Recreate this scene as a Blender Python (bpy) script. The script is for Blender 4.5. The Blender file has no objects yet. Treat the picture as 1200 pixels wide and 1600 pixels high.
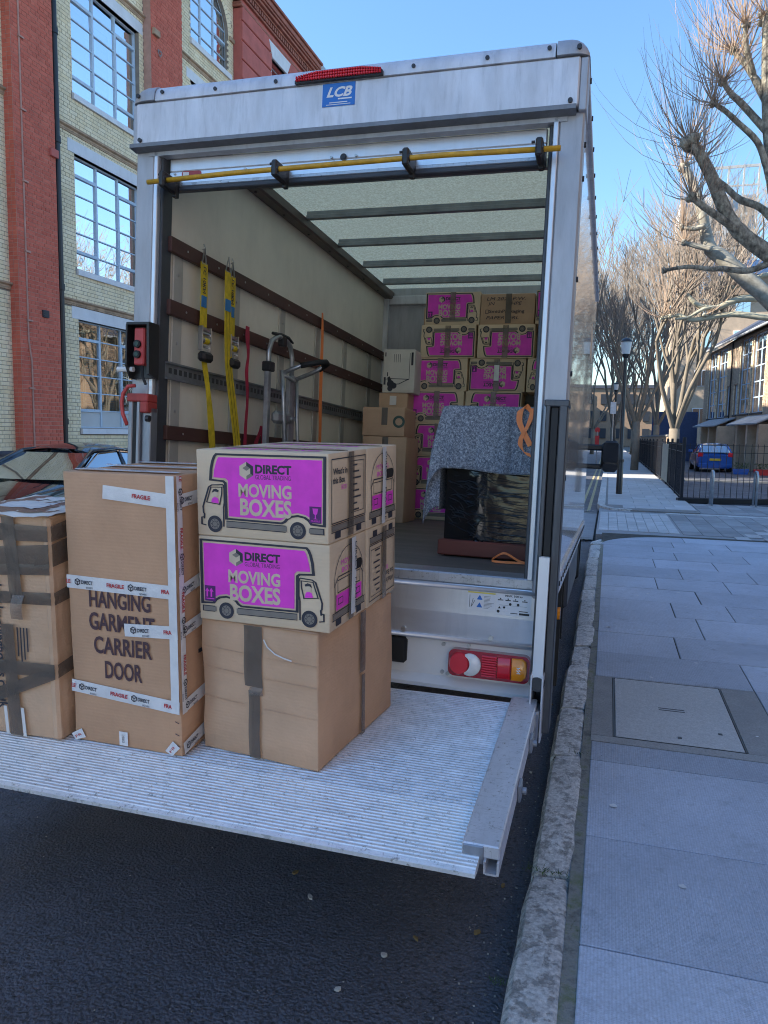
import bpy, bmesh, math, random
from mathutils import Vector, Matrix, Euler, noise
random.seed(7)
sc = bpy.context.scene
COL = sc.collection
rad = math.radians

# ------------------------------------------------------------------ camera
cam_d = bpy.data.cameras.new('camera')
cam = bpy.data.objects.new('camera', cam_d); COL.objects.link(cam)
cam.location = (0, 0, 1.67)
cam.rotation_euler = (1.4656825, -0.0165419, 0.2940529)
cam_d.sensor_fit = 'VERTICAL'; cam_d.sensor_height = 36; cam_d.sensor_width = 27
cam_d.lens = 1159.58 / 1600 * 36
cam_d.clip_end = 3000; cam_d.clip_start = 0.05
sc.camera = cam

# ------------------------------------------------------------------ sky, sun, exposure
SUN_AZ = Vector((-1.0, -0.27)).normalized()       # where the sun stands, seen from above
SUN_EL = rad(33)
world = bpy.data.worlds.new('World'); sc.world = world; world.use_nodes = True
wn = world.node_tree; bg = wn.nodes['Background']
sky = wn.nodes.new('ShaderNodeTexSky'); sky.sky_type = 'NISHITA'; sky.sun_disc = False
sky.sun_elevation = SUN_EL; sky.sun_rotation = math.atan2(SUN_AZ.x, SUN_AZ.y)
sky.altitude = 30; sky.air_density = 1.5; sky.dust_density = 0.0; sky.ozone_density = 8.0
wn.links.new(sky.outputs[0], bg.inputs[0]); bg.inputs[1].default_value = 0.115
sl = bpy.data.lights.new('sun', 'SUN'); sl.energy = 5.0; sl.angle = rad(0.53); sl.color = (1.0, 0.92, 0.78)
sun = bpy.data.objects.new('sun', sl); COL.objects.link(sun)
sd = Vector((SUN_AZ.x * math.cos(SUN_EL), SUN_AZ.y * math.cos(SUN_EL), math.sin(SUN_EL)))
sun.rotation_euler = sd.to_track_quat('Z', 'Y').to_euler(); sun.location = (-30, 6, 30)
sc.view_settings.view_transform = 'Standard'; sc.view_settings.look = 'None'
sc.view_settings.exposure = 1.38; sc.view_settings.gamma = 1; sc.view_settings.use_curve_mapping = False
sc.cycles.max_bounces = 8; sc.cycles.transparent_max_bounces = 12
sc.cycles.use_denoising = True; sc.cycles.filter_width = 1.05

# ------------------------------------------------------------------ mesh helper
class MB:
    def __init__(s): s.v = []; s.f = []
    def add(s, vs, fs):
        n = len(s.v); s.v += [tuple(p) for p in vs]; s.f += [tuple(i + n for i in q) for q in fs]; return s
    def box(s, x0, y0, z0, x1, y1, z1):
        return s.add([(x0,y0,z0),(x1,y0,z0),(x1,y1,z0),(x0,y1,z0),(x0,y0,z1),(x1,y0,z1),(x1,y1,z1),(x0,y1,z1)],
              [(0,3,2,1),(4,5,6,7),(0,1,5,4),(1,2,6,5),(2,3,7,6),(3,0,4,7)])
    def cbox(s, x0, y0, z0, x1, y1, z1, b=0.004):
        b = min(b, .49*abs(x1-x0), .49*abs(y1-y0), .49*abs(z1-z0))
        X=(x0,x1);Y=(y0,y1);Z=(z0,z1); vs=[]; idx={}
        for i in (0,1):
            for j in (0,1):
                for k in (0,1):
                    sx=1-2*i; sy=1-2*j; sz=1-2*k
                    idx[i,j,k]=len(vs)
                    vs+= [(X[i],Y[j]+sy*b,Z[k]+sz*b),(X[i]+sx*b,Y[j],Z[k]+sz*b),(X[i]+sx*b,Y[j]+sy*b,Z[k])]
        I=idx; fs=[]
        fs.append([I[0,0,0],I[0,0,1],I[0,1,1],I[0,1,0]]); fs.append([I[1,0,0],I[1,1,0],I[1,1,1],I[1,0,1]])
        fs.append([I[0,0,0]+1,I[1,0,0]+1,I[1,0,1]+1,I[0,0,1]+1]); fs.append([I[0,1,0]+1,I[0,1,1]+1,I[1,1,1]+1,I[1,1,0]+1])
        fs.append([I[0,0,0]+2,I[0,1,0]+2,I[1,1,0]+2,I[1,0,0]+2]); fs.append([I[0,0,1]+2,I[1,0,1]+2,I[1,1,1]+2,I[0,1,1]+2])
        for j in (0,1):
            for k in (0,1): fs.append([I[0,j,k]+1,I[0,j,k]+2,I[1,j,k]+2,I[1,j,k]+1])
        for i in (0,1):
            for k in (0,1): fs.append([I[i,0,k],I[i,0,k]+2,I[i,1,k]+2,I[i,1,k]])
        for i in (0,1):
            for j in (0,1): fs.append([I[i,j,0],I[i,j,0]+1,I[i,j,1]+1,I[i,j,1]])
        for key,a in I.items(): fs.append([a,a+1,a+2])
        return s.add(vs,fs)
    def tube(s, pts, r, n=8, cap=True):
        pts=[Vector(p) for p in pts]; m=len(pts)
        if not hasattr(r,'__len__'): r=[r]*m
        vs=[]; fs=[]; prev=None
        for i,p in enumerate(pts):
            d=(pts[min(i+1,m-1)]-pts[max(i-1,0)])
            d=d.normalized() if d.length>1e-9 else Vector((0,0,1))
            if prev is None:
                a=d.orthogonal().normalized()
            else:
                a=prev-d*prev.dot(d); a=a.normalized() if a.length>1e-6 else d.orthogonal().normalized()
            prev=a; b=d.cross(a)
            for k in range(n):
                t=2*math.pi*k/n; vs.append(p+(a*math.cos(t)+b*math.sin(t))*r[i])
        for i in range(m-1):
            for k in range(n):
                k2=(k+1)%n; fs.append((i*n+k,i*n+k2,(i+1)*n+k2,(i+1)*n+k))
        if cap and n>2: fs.append(tuple(range(n-1,-1,-1))); fs.append(tuple((m-1)*n+k for k in range(n)))
        return s.add(vs,fs)
    def cyl(s, a, b, r, n=12): return s.tube([a,b],r,n)
    def prism(s, poly, fn, h0, h1):
        n=len(poly); vs=[fn(u,v,h0) for u,v in poly]+[fn(u,v,h1) for u,v in poly]
        fs=[tuple(range(n-1,-1,-1)),tuple(range(n,2*n))]+[(i,(i+1)%n,n+(i+1)%n,n+i) for i in range(n)]
        return s.add(vs,fs)
    def poly(s, poly, fn, h=0): 
        return s.add([fn(u,v,h) for u,v in poly],[tuple(range(len(poly)))])
    def grid(s, nu, nv, fn):
        vs=[fn(i/nu,j/nv) for j in range(nv+1) for i in range(nu+1)]
        return s.add(vs,[(j*(nu+1)+i,j*(nu+1)+i+1,(j+1)*(nu+1)+i+1,(j+1)*(nu+1)+i) for j in range(nv) for i in range(nu)])
    def stroke(s, pts, w, fn, h=0, closed=False):
        P=[Vector(p) for p in pts]; n=len(P); vs=[]
        for i in range(n):
            a=P[(i-1)%n] if (closed or i>0) else P[i]; b=P[(i+1)%n] if (closed or i<n-1) else P[i]
            d1=(P[i]-a); d2=(b-P[i])
            d1=d1.normalized() if d1.length>1e-9 else d2.normalized(); d2=d2.normalized() if d2.length>1e-9 else d1
            t=(d1+d2); t=t.normalized() if t.length>1e-6 else d1
            nn=Vector((-t.y,t.x)); k=min(2.0,1/max(.3,nn.dot(Vector((-d1.y,d1.x)))))
            vs+= [fn(*(P[i]+nn*w/2*k),h), fn(*(P[i]-nn*w/2*k),h)]
        m=n if closed else n-1
        return s.add(vs,[(2*i,2*i+1,2*((i+1)%n)+1,2*((i+1)%n)) for i in range(m)])
    def ring(s, c, r0, r1, fn, h=0, n=24):
        vs=[]
        for k in range(n):
            t=2*math.pi*k/n; vs+=[fn(c[0]+r0*math.cos(t),c[1]+r0*math.sin(t),h),fn(c[0]+r1*math.cos(t),c[1]+r1*math.sin(t),h)]
        return s.add(vs,[(2*k,2*k+1,2*((k+1)%n)+1,2*((k+1)%n)) for k in range(n)])
    def disc(s, c, r, fn, h=0, n=20): return s.poly([(c[0]+r*math.cos(2*math.pi*k/n),c[1]+r*math.sin(2*math.pi*k/n)) for k in range(n)],fn,h)
    def text(s, st, u, v, height, fn, h=0, width=None, bold=.0, align='L', shear=0, rot=0, xs=1.0):
        vs,fs=text_mesh(st,bold,shear)
        if not vs: return s
        x0=min(p[0] for p in vs);x1=max(p[0] for p in vs)
        k=height/0.70; kx=k*xs if width is None else width/(x1-x0)
        off={'L':0,'C':-.5,'R':-1}[align]*(x1-x0)*kx
        c,sn=math.cos(rot),math.sin(rot); out=[]
        for p in vs:
            a=(p[0]-x0)*kx+off; b=p[1]*k; out.append(fn(u+a*c-b*sn,v+a*sn+b*c,h))
        return s.add(out,fs)
    def mesh(s, name, mat, smooth=False):
        me=bpy.data.meshes.new(name); me.from_pydata(s.v,[],s.f); me.update()
        if isinstance(mat,str): mat=M[mat]
        if mat: me.materials.append(mat)
        if smooth:
            me.shade_smooth()
        return me
    def build(s, name, mat, parent=None, smooth=False, ang=None):
        me=s.mesh(name,mat,smooth)
        if ang is not None:
            me.shade_smooth()
            try: me.set_sharp_from_angle(angle=rad(ang))
            except Exception: pass
        return link(name,me,parent)
def link(name, me, parent=None, loc=None):
    o=bpy.data.objects.new(name,me); COL.objects.link(o)
    if parent: o.parent=parent
    if loc: o.location=loc
    return o
def tag(o,label=None,cat=None,group=None,kind=None):
    if label: o['label']=label
    if cat: o['category']=cat
    if group: o['group']=group
    if kind: o['kind']=kind
    return o
def empty(name,loc=(0,0,0),rot=(0,0,0),label=None,cat=None,group=None,parent=None):
    o=bpy.data.objects.new(name,None); COL.objects.link(o); o.location=loc; o.rotation_euler=rot
    o.empty_display_size=.1
    if parent: o.parent=parent
    return tag(o,label,cat,group)
def copy_tree(o,parent=None):
    c=o.copy(); COL.objects.link(c); c.parent=parent
    for ch in list(o.children): copy_tree(ch,c)
    return c
_tc={}
def text_mesh(st,bold=0.,shear=0.):
    key=(st,bold,shear)
    if key in _tc: return _tc[key]
    cu=bpy.data.curves.new('txt','FONT'); cu.body=st; cu.offset=bold; cu.shear=shear; cu.resolution_u=3; cu.fill_mode='FRONT'
    ob=bpy.data.objects.new('txt',cu); COL.objects.link(ob)
    dg=bpy.context.evaluated_depsgraph_get(); dg.update()
    me=bpy.data.meshes.new_from_object(ob.evaluated_get(dg))
    vs=[tuple(v.co) for v in me.vertices]; fs=[tuple(p.vertices) for p in me.polygons]
    bpy.data.objects.remove(ob); bpy.data.curves.remove(cu); bpy.data.meshes.remove(me)
    _tc[key]=(vs,fs); return vs,fs
def plane_fn(o,ex,ey):
    o=Vector(o);ex=Vector(ex);ey=Vector(ey);n=ex.cross(ey)
    return lambda u,v,h=0: o+ex*u+ey*v+n*h

# ------------------------------------------------------------------ materials
M={}
class NT:
    def __init__(s,name):
        s.m=bpy.data.materials.new(name); s.m.use_nodes=True; s.t=s.m.node_tree; s.b=s.t.nodes['Principled BSDF']; s.out=s.t.nodes['Material Output']
        M[name]=s.m
    def n(s,typ,**kw):
        nd=s.t.nodes.new('ShaderNode'+typ)
        for k,v in kw.items():
            if k.startswith('_'): setattr(nd,k[1:],v)
            else: nd.inputs[k.replace('_',' ')].default_value=v
        return nd
    def l(s,a,b): s.t.links.new(a,b)
    def coord(s,scale=(1,1,1)):
        tc=s.n('TexCoord'); mp=s.n('Mapping'); mp.inputs['Scale'].default_value=scale
        s.l(tc.outputs['Object'],mp.inputs[0]); return mp.outputs[0]
    def noise(s,co,scale,detail=5,rough=.6):
        nd=s.n('TexNoise',Scale=scale,Detail=detail,Roughness=rough); s.l(co,nd.inputs['Vector']); return nd.outputs['Fac']
    def ramp(s,fac,stops):
        r=s.n('ValToRGB'); e=r.color_ramp.elements
        while len(e)<len(stops): e.new(.5)
        for q,(p,c) in zip(e,stops):
            q.position=p; q.color=(c if hasattr(c,'__len__') else (c,c,c))[:3]+(1,) if hasattr(c,'__len__') else (c,c,c,1)
        s.l(fac,r.inputs[0]); return r.outputs[0]
    def mix(s,fac,a,b,mode='MIX'):
        nd=s.n('Mix',_data_type='RGBA',_blend_type=mode)
        for sock,val in ((nd.inputs[0],fac),(nd.inputs[6],a),(nd.inputs[7],b)):
            if hasattr(val,'is_output'): s.l(val,sock)
            elif hasattr(val,'__len__'): sock.default_value=tuple(val)[:3]+(1,)
            else: sock.default_value=val if sock is nd.inputs[0] else (val,val,val,1)
        return nd.outputs[2]
    def math(s,op,a,b=None):
        nd=s.n('Math',_operation=op)
        for i,val in enumerate((a,b)):
            if val is None: continue
            if hasattr(val,'is_output'): s.l(val,nd.inputs[i])
            else: nd.inputs[i].default_value=val
        return nd.outputs[0]
    def rnd(s,island=True):
        oi=s.n('ObjectInfo').outputs['Random']
        if not island: return oi
        g=s.n('NewGeometry').outputs['Random Per Island']
        return s.math('FRACT',s.math('ADD',oi,g))
    def bump(s,h,strength=.3,dist=.01):
        b=s.n('Bump',Strength=strength,Distance=dist); s.l(h,b.inputs['Height']); s.l(b.outputs[0],s.b.inputs['Normal']); return b
    def base(s,c): s.l(c,s.b.inputs['Base Color'])
    def set(s,rough=None,metal=None,spec=None,coat=None):
        if rough is not None: s.b.inputs['Roughness'].default_value=rough
        if metal is not None: s.b.inputs['Metallic'].default_value=metal
        if spec is not None: s.b.inputs['Specular IOR Level'].default_value=spec
        if coat is not None: s.b.inputs['Coat Weight'].default_value=coat
        return s
def mul(c,k): return tuple(min(1,x*k) for x in c)
def mat(name,c,r=.6,m=0,var=.15,sc_=5,bump=0,bs=60,rnd=0,stretch=(1,1,1),spec=.5,coat=0,c2=None,rvar=.08,dirt=0,dirtc=(.03,.028,.025)):
    t=NT(name); co=t.coord(stretch); f=t.noise(co,sc_)
    col=t.mix(t.ramp(f,[(.3,0.),(.7,1.)]),mul(c,1-var),c2 or mul(c,1+var))
    if dirt:
        d=t.ramp(t.noise(t.coord((1,1,.35)),sc_*2.3,8,.7),[(.5,0.),(.75,1.)])
        col=t.mix(t.math('MULTIPLY',d,dirt),col,dirtc)
    if rnd:
        hs=t.n('HueSaturation'); t.l(col,hs.inputs['Color'])
        v=t.math('ADD',t.math('MULTIPLY',t.rnd(),2*rnd),1-rnd); t.l(v,hs.inputs['Value']); col=hs.outputs[0]
    t.base(col); t.set(r,m,spec,coat)
    if rvar:
        t.l(t.math('ADD',t.math('MULTIPLY',t.noise(co,sc_*3.1),2*rvar),r-rvar),t.b.inputs['Roughness'])
    if bump: t.bump(t.noise(t.coord(stretch),bs,4),bump,.004)
    return t
# --- ground
def asphalt():
    t=NT('asphalt'); co=t.coord()
    big=t.ramp(t.noise(co,.9,4),[(.3,(.065,.068,.085)),(.7,(.135,.14,.17))])
    v=t.n('TexVoronoi',Scale=85.); t.l(co,v.inputs['Vector'])
    spk=t.ramp(t.noise(co,240,2),[(.55,0.),(.72,1.)])
    col=t.mix(t.math('MULTIPLY',spk,.35),big,(.30,.30,.31))
    pit=t.ramp(t.noise(t.coord((1,1.6,1)),62,5,.6),[(.34,1.),(.44,0.)]); col=t.mix(t.math('MULTIPLY',pit,.85),col,(.025,.026,.034))
    t.base(col); t.set(.55,spec=.5)
    t.l(t.math('ADD',t.math('MULTIPLY',t.noise(co,3.,5),.5),.32),t.b.inputs['Roughness'])
    h=t.math('ADD',t.math('ADD',t.noise(co,120,4),t.math('MULTIPLY',v.outputs['Distance'],-.9)),t.math('MULTIPLY',pit,-1.0)); t.bump(h,1.0,.010)
asphalt()
def paving(name,c,stain=.5,sc_=3,rough=.75,rnd=.10,dim=False):
    t=NT(name); co=t.coord()
    col=t.mix(t.ramp(t.noise(co,sc_,8,.65),[(.3,0.),(.7,1.)]),mul(c,.86),mul(c,1.12))
    bl=t.ramp(t.noise(co,.8,6,.6),[(.35,.30),(.6,0.)]); col=t.mix(bl,col,mul(c,.6)); st=t.ramp(t.noise(co,sc_*6,6,.7),[(.56,0.),(.72,1.)]); col=t.mix(t.math('MULTIPLY',st,stain),col,mul(c,.55))
    gr=t.noise(co,95,5,.75); col=t.mix(t.ramp(gr,[(.36,.55),(.5,0.)]),col,mul(c,.55)); col=t.mix(t.ramp(gr,[(.55,0.),(.72,.5)]),col,mul(c,1.5))
    if dim:
        wv=t.n('TexWave',Scale=30.,Distortion=.6,_bands_direction='X'); t.l(co,wv.inputs['Vector']); col=t.mix(t.math('MULTIPLY',wv.outputs['Fac'],.30),col,mul(c,.55))  # darker bands paint the dimples' shading into the colour
    hs=t.n('HueSaturation'); t.l(col,hs.inputs['Color']); t.l(t.math('ADD',t.math('MULTIPLY',t.rnd(),2*rnd),1-rnd),hs.inputs['Value'])
    t.base(hs.outputs[0]); t.set(rough)
    h=t.noise(co,110,5)
    if dim:
        w=t.n('TexWave',Scale=48.,_bands_direction='Y'); t.l(co,w.inputs['Vector']); w2=t.n('TexWave',Scale=48.,_bands_direction='X'); t.l(co,w2.inputs['Vector'])
        h=t.math('ADD',t.math('MULTIPLY',h,.7),t.math('MULTIPLY',t.math('MULTIPLY',w.outputs['Fac'],w2.outputs['Fac']),.5))
    t.bump(h,.5,.005)
paving('slab',(.50,.535,.62),.65,2.2,rnd=.16,dim=True); paving('slab_far',(.52,.51,.50),.3,2)
paving('block_paving',(.33,.33,.34),.3,3,rnd=.2); paving('block_pale',(.56,.55,.55),.3,3,rnd=.1)
paving('cover_concrete',(.50,.49,.48),.45,8); paving('surround',(.33,.32,.31),.4,6)
paving('cover_stone',(.52,.51,.50),.6,30,rnd=0); paving('concrete',(.25,.24,.23),.4,4)
def granite():
    t=NT('granite'); co=t.coord()
    col=t.mix(t.ramp(t.noise(co,60,6,.7),[(.35,0.),(.65,1.)]),(.38,.37,.36),(.78,.76,.73))
    st=t.ramp(t.noise(co,22,8,.72),[(.52,0.),(.60,1.)]); col=t.mix(t.math('MULTIPLY',st,.6),col,(.16,.155,.145))
    gr=t.ramp(t.noise(co,7,5,.6),[(.58,0.),(.75,1.)]); col=t.mix(t.math('MULTIPLY',gr,.35),col,(.13,.15,.06))
    hs=t.n('HueSaturation'); t.l(col,hs.inputs['Color']); t.l(t.math('ADD',t.math('MULTIPLY',t.rnd(),.24),.88),hs.inputs['Value'])
    t.base(hs.outputs[0]); t.set(.8); t.bump(t.math('ADD',t.noise(co,55,6,.75),t.math('MULTIPLY',st,-.5)),.75,.008)
granite()
def mossy():
    t=NT('mossy_joint'); co=t.coord()
    col=t.ramp(t.noise(co,14,7,.7),[(.35,(.13,.128,.115)),(.50,(.27,.265,.24)),(.66,(.17,.19,.10)),(.82,(.14,.18,.06))])
    t.base(col); t.set(.95); t.bump(t.noise(co,120,5),.8,.01)
mossy()
mat('weed',(.05,.085,.02),.8,var=.3,sc_=40); mat('joint_dark',(.055,.052,.045),.95,var=.4,sc_=12); mat('line_white',(.55,.55,.53),.8,var=.3,sc_=30); mat('line_yellow',(.42,.36,.20),.8,var=.3,sc_=30)
mat('litter_pale',(.5,.47,.42),.8,sc_=60); mat('litter_brown',(.22,.15,.06),.8,sc_=60)
mat('gum',(.62,.62,.62),.8,var=.2,sc_=9); mat('litter_grit',(.34,.32,.29),.85,var=.5,sc_=9)
mat('ground_far',(.12,.12,.11),.9)
# --- masonry
def brick(name,c1,c2,paint=0):
    t=NT(name); co=t.coord(); r=t.rnd()
    col=t.mix(r,c1,c2); col=t.mix(t.ramp(t.noise(co,2.2,7,.65),[(.35,0.),(.75,.45)]),col,mul(c1,.45))
    col=t.mix(t.ramp(t.noise(co,45,4),[(.4,0.),(.8,.35)]),col,mul(c2,1.35))
    t.base(col); t.set(.8); t.bump(t.noise(co,70,4),.5,.006)
brick('brick_red',(.56,.115,.07),(.66,.165,.105)); brick('brick_cream',(.88,.70,.43),(.95,.80,.56)); brick('brick_blue',(.06,.06,.08),(.09,.09,.11))
brick('brick_dark',(.11,.08,.06),(.16,.115,.085)); brick('brick_stock',(.52,.39,.28),(.66,.51,.37)); brick('brick_brown',(.32,.22,.15),(.43,.30,.205))
mat('mortar_red',(.50,.29,.23),.9,sc_=6); mat('mortar_grey',(.27,.23,.19),.9,sc_=6); mat('mortar_stock',(.27,.23,.18),.9)
mat('string_course',(.42,.29,.19),.8,var=.3,sc_=5,bump=.4); mat('painted_stone',(.72,.72,.74),.6,var=.06,sc_=3,dirt=.12)
mat('render_red',(.50,.135,.11),.85,var=.15,sc_=2.5,bump=.3,bs=30); mat('terracotta',(.36,.13,.09),.8,var=.25,sc_=4,bump=.4)
mat('lead_grey',(.33,.35,.38),.7,sc_=2); mat('pale_clad',(.62,.63,.64),.6,sc_=1)
mat('window_paint',(.48,.60,.72),.5,var=.08,sc_=6); mat('window_dark',(.03,.035,.045),.5); mat('white_paint',(.78,.78,.78),.45,var=.04)
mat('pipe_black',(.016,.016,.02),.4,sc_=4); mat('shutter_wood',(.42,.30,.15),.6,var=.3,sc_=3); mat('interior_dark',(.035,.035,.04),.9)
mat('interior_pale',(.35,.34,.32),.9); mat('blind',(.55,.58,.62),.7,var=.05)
def glass(name,refl,tint=(.55,.62,.68),dens=.55):
    t=NT(name); fr=t.n('LayerWeight',Blend=.35)
    gl=t.n('BsdfGlossy',Roughness=.015); gl.inputs['Color'].default_value=(.95,.97,1,1)
    tr=t.n('BsdfTransparent'); tr.inputs['Color'].default_value=tint+(1,)
    wob=t.n('Bump',Strength=.05,Distance=.05); t.l(t.noise(t.coord(),1.3,2),wob.inputs['Height']); t.l(wob.outputs[0],gl.inputs['Normal'])
    mx=t.n('MixShader'); t.l(t.math('MINIMUM',t.math('ADD',t.math('MULTIPLY',fr.outputs['Facing'],.5),refl),1.0),mx.inputs[0])
    t.l(tr.outputs[0],mx.inputs[1]); t.l(gl.outputs[0],mx.inputs[2]); t.l(mx.outputs[0],t.out.inputs[0])
glass('glass_sky',.72); glass('glass_clear',.10,(.8,.83,.84)); glass('glass_car',.42,(.16,.19,.2)); glass('glass_lamp',.12,(.9,.9,.9))
# ------------------------------------------------------------------ ground, road, pavements
def struct(mb,name,m,**k): return tag(mb.build(name,m,**k),kind='structure')
g=MB(); g.add([(-900,-400,-.06),(900,-400,-.06),(900,1500,-.06),(-900,1500,-.06)],[(0,1,2,3)]); struct(g,'ground','ground_far')
XK=-.205; XI=-.052
road=MB()
xs=[-8.6,-8.0,-6.5,-4.4,-2.3,-.9,-.19]
def road_z(x): return .0+.075*(1-((x+4.4)/4.2)**2)
ys=[-30,-8,0,4,8,12,30,60,120,300]
road.grid(len(xs)-1,len(ys)-1,lambda u,v:(xs[round(u*(len(xs)-1))],ys[round(v*(len(ys)-1))],road_z(xs[round(u*(len(xs)-1))])))
struct(road,'road','asphalt')
# block paved raised table at the junction, laid on the road and round into the side street
tb=MB(); tb.grid(len(xs)-1,1,lambda u,v:(xs[round(u*6)],12.35+4.5*v,road_z(xs[round(u*6)])+.02)); struct(tb,'raised_table','block_paving')
for yy in (12.35,16.6):
    s=MB(); s.grid(6,1,lambda u,v:(xs[round(u*6)],yy+.25*v,road_z(xs[round(u*6)])+.024)); tag(s.build('table_edge_strip','concrete'),kind='structure')
# paving bed right
bed=MB(); bed.box(XI+.002,-1.5,-.05,9,12.62,.1135); struct(bed,'pavement_bed','joint_dark')
# kerb stones: each a stone of its own
kerb=empty('kerb',(0,0,0)); tag(kerb,kind='structure')
random.seed(11)
J=[-1.2,-.35,.55,1.45,2.58,3.64,4.32,5.16,5.67,6.30,7.35,7.87,8.71,9.34,9.95,10.6,11.2]
def kerbstone(y0,y1,name='kerb_stone',parent=kerb,dx=0):
    b=MB(); n=7; m=5
    jx=random.uniform(-.008,.008); tl=random.uniform(-.006,.006)
    prof=[(XK+dx,-.03),(XK+dx-.0,.085),(XK+dx+.018,.113),(XK+dx+.07,.12),(XI+dx-.02,.121),(XI+dx-.006,.112),(XI+dx-.004,-.03)]
    q=len(prof); vs=[]
    for i in range(n):
        t=i/(n-1); y=y0+.009+(y1-y0-.018)*t
        e=1 if 0<i<n-1 else 0
        for k,(x,z) in enumerate(prof):
            nx=noise.noise((x*9+y0*3,y*7,z*9))*.007
            nz=noise.noise((x*13,y*8+3,y0))*.006
            drop=(0 if e or z<0 else -.016)
            vs.append((x+jx+(nx if z>0 else 0)+(0 if e else (.004 if x<XK+.03+dx else -.004)),y,z+(nz if z>.05 else 0)+drop+tl*(1 if z>0 else 0)))
    fs=[(i*q+k,(i+1)*q+k,(i+1)*q+k+1,i*q+k+1) for i in range(n-1) for k in range(q-1)]
    fs+= [tuple(range(q)),tuple((n-1)*q+k for k in range(q-1,-1,-1))]
    b.add(vs,fs); return b.build(name,'granite',parent,ang=40)
for a,b_ in zip(J,J[1:]): kerbstone(a,b_)
for i in range(7): # rounded corner into the side street
    a0=i/7*math.pi/2; a1=(i+1)/7*math.pi/2; R0=1.35; R1=1.20; cx=XK+1.35; cy=11.2
    b=MB()
    pt_=lambda a,r:(cx-r*math.cos(a),cy+r*math.sin(a))
    pl=[pt_(a0+.01,R0),pt_(a1-.01,R0),pt_(a1-.01,R1),pt_(a0+.01,R1)]
    b.prism(pl[::-1],lambda u,v,h:(u,v,h),-.02,.118-.045*i/7); b.build('kerb_stone','granite',kerb)
kb=MB(); kb.box(XK+.012,-1.2,-.03,XI,11.2,.085); kb.build('joint_bed','joint_dark',kerb)
mj=MB()
for i in range(60):
    y0=-1+i*.21
    w0=.034; w1=.034
    mj.add([(XI-.012,y0,.1155),(XI+w0,y0,.1155),(XI+w1,y0+.21,.1155),(XI-.012,y0+.21,.1155)],[(0,1,2,3)])
tag(mj.build('mossy_joint','mossy_joint'),'mossy mortar joint between granite kerb and paving slabs','moss',kind='stuff')
# paving slabs
slabs=empty('pavement'); tag(slabs,kind='structure')
def slab(x0,y0,x1,y1,m='slab',z=.12,parent=slabs,gap=.0042,t=.04):
    b=MB(); dz=random.uniform(-.002,.002)
    b.cbox(x0+gap,y0+gap,z-t,x1-gap,y1-gap,z+dz,.003)
    if random.random()<.6:
        k=random.uniform(-.004,.004); b.v=[(x,y,zz+k*(x-x0)) for x,y,zz in b.v]
    # small rotation of joint lines, as laid by hand
    return b.build('paving_slab',m,parent)
X0=XI+.030
rows=[(-1.5,-.75,[X0,.62,1.45,2.4]),(-.75,.05,[X0,.95,1.8,2.4]),(.05,.8,[X0,.55,1.35,2.4]),(.8,1.52,[X0,.98,1.7,2.4]),(1.52,2.22,[X0,.74,1.5,2.4]),(2.22,2.88,[X0,.95,1.7,2.4]),(2.88,3.60,[X0,.86,1.6,2.4]),(3.60,3.83,[X0,.93,1.8,2.4]),
 (4.93,5.50,[X0,.93,1.55,2.4]),(5.50,6.10,[X0,.55,1.3,2.4]),(6.10,6.79,[X0,.78,1.5,2.4]),(6.79,7.42,[X0,.62,1.1,2.4]),(7.42,8.05,[X0,.9,1.7,2.4]),(8.05,8.7,[X0,.55,1.25,2.4]),(8.7,9.4,[X0,.85,1.6,2.4]),(9.4,10.05,[X0,.6,1.3,2.4]),(10.05,10.7,[X0,.9,1.75,2.4]),(10.7,11.2,[X0,.65,1.4,2.4]),(11.2,11.8,[.95,1.7,2.4])]
random.seed(5)
for y0,y1,xx in rows:
    for a,b_ in zip(xx,xx[1:]): slab(a,y0,b_,y1)
slab(.93,3.83,1.55,4.4); slab(.93,4.4,1.55,4.93); slab(1.55,3.83,2.4,4.93)
slab(1.15,11.8,2.4,12.38)
def arc_slab(y0,y1,x1):
    pl=[(1.145-1.19*math.sqrt(max(0,1-((y-11.2)/1.19)**2)),y) for y in [y0+(y1-y0)*k/6 for k in range(7)]]+[(x1,y1),(x1,y0)]
    b=MB(); b.prism(pl[::-1],lambda u,v,h:(u,v,h),.08,.119); b.build('paving_slab','slab',slabs)
arc_slab(11.205,11.795,.945); arc_slab(11.805,12.37,1.145)
for y0 in [i*.9-1.5 for i in range(16)]:
    slab(2.4,y0,3.6,y0+.9,'slab_far')
# manhole cover with its frame
mh=empty('manhole_cover',(.41,4.42,.12),label='concrete filled rectangular manhole cover set in the paving slabs',cat='manhole cover')
b=MB(); b.cbox(-.31,-.49,-.04,.31,.49,.001,.004); b.build('cover','cover_stone',mh)
b=MB()
for q in ((-.320,-.500,.320,-.493),(-.320,.493,.320,.500),(-.320,-.493,-.313,.493),(.313,-.493,.320,.493)): b.box(q[0],q[1],-.04,q[2],q[3],.0)
b.build('frame','pipe_black',mh)
b=MB(); b.box(-.07,-.02,.0015,.07,-.012,.003); b.box(-.07,.01,.0015,.07,.018,.003); b.box(-.0,-.42,.0015,.02,-.40,.004); b.box(.21,-.3,.0015,.23,-.28,.004); b.build('key_slots','pipe_black',mh)
b=MB()
for q in ((-.435,-.585,.52,-.502),(-.435,.502,.52,.51),(-.435,-.502,-.322,.502),(.322,-.502,.52,.502)): b.box(q[0]+.002,q[1]+.002,-.05,q[2]-.002,q[3]-.002,-.001)
b.build('mortar_surround','surround',mh)
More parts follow.
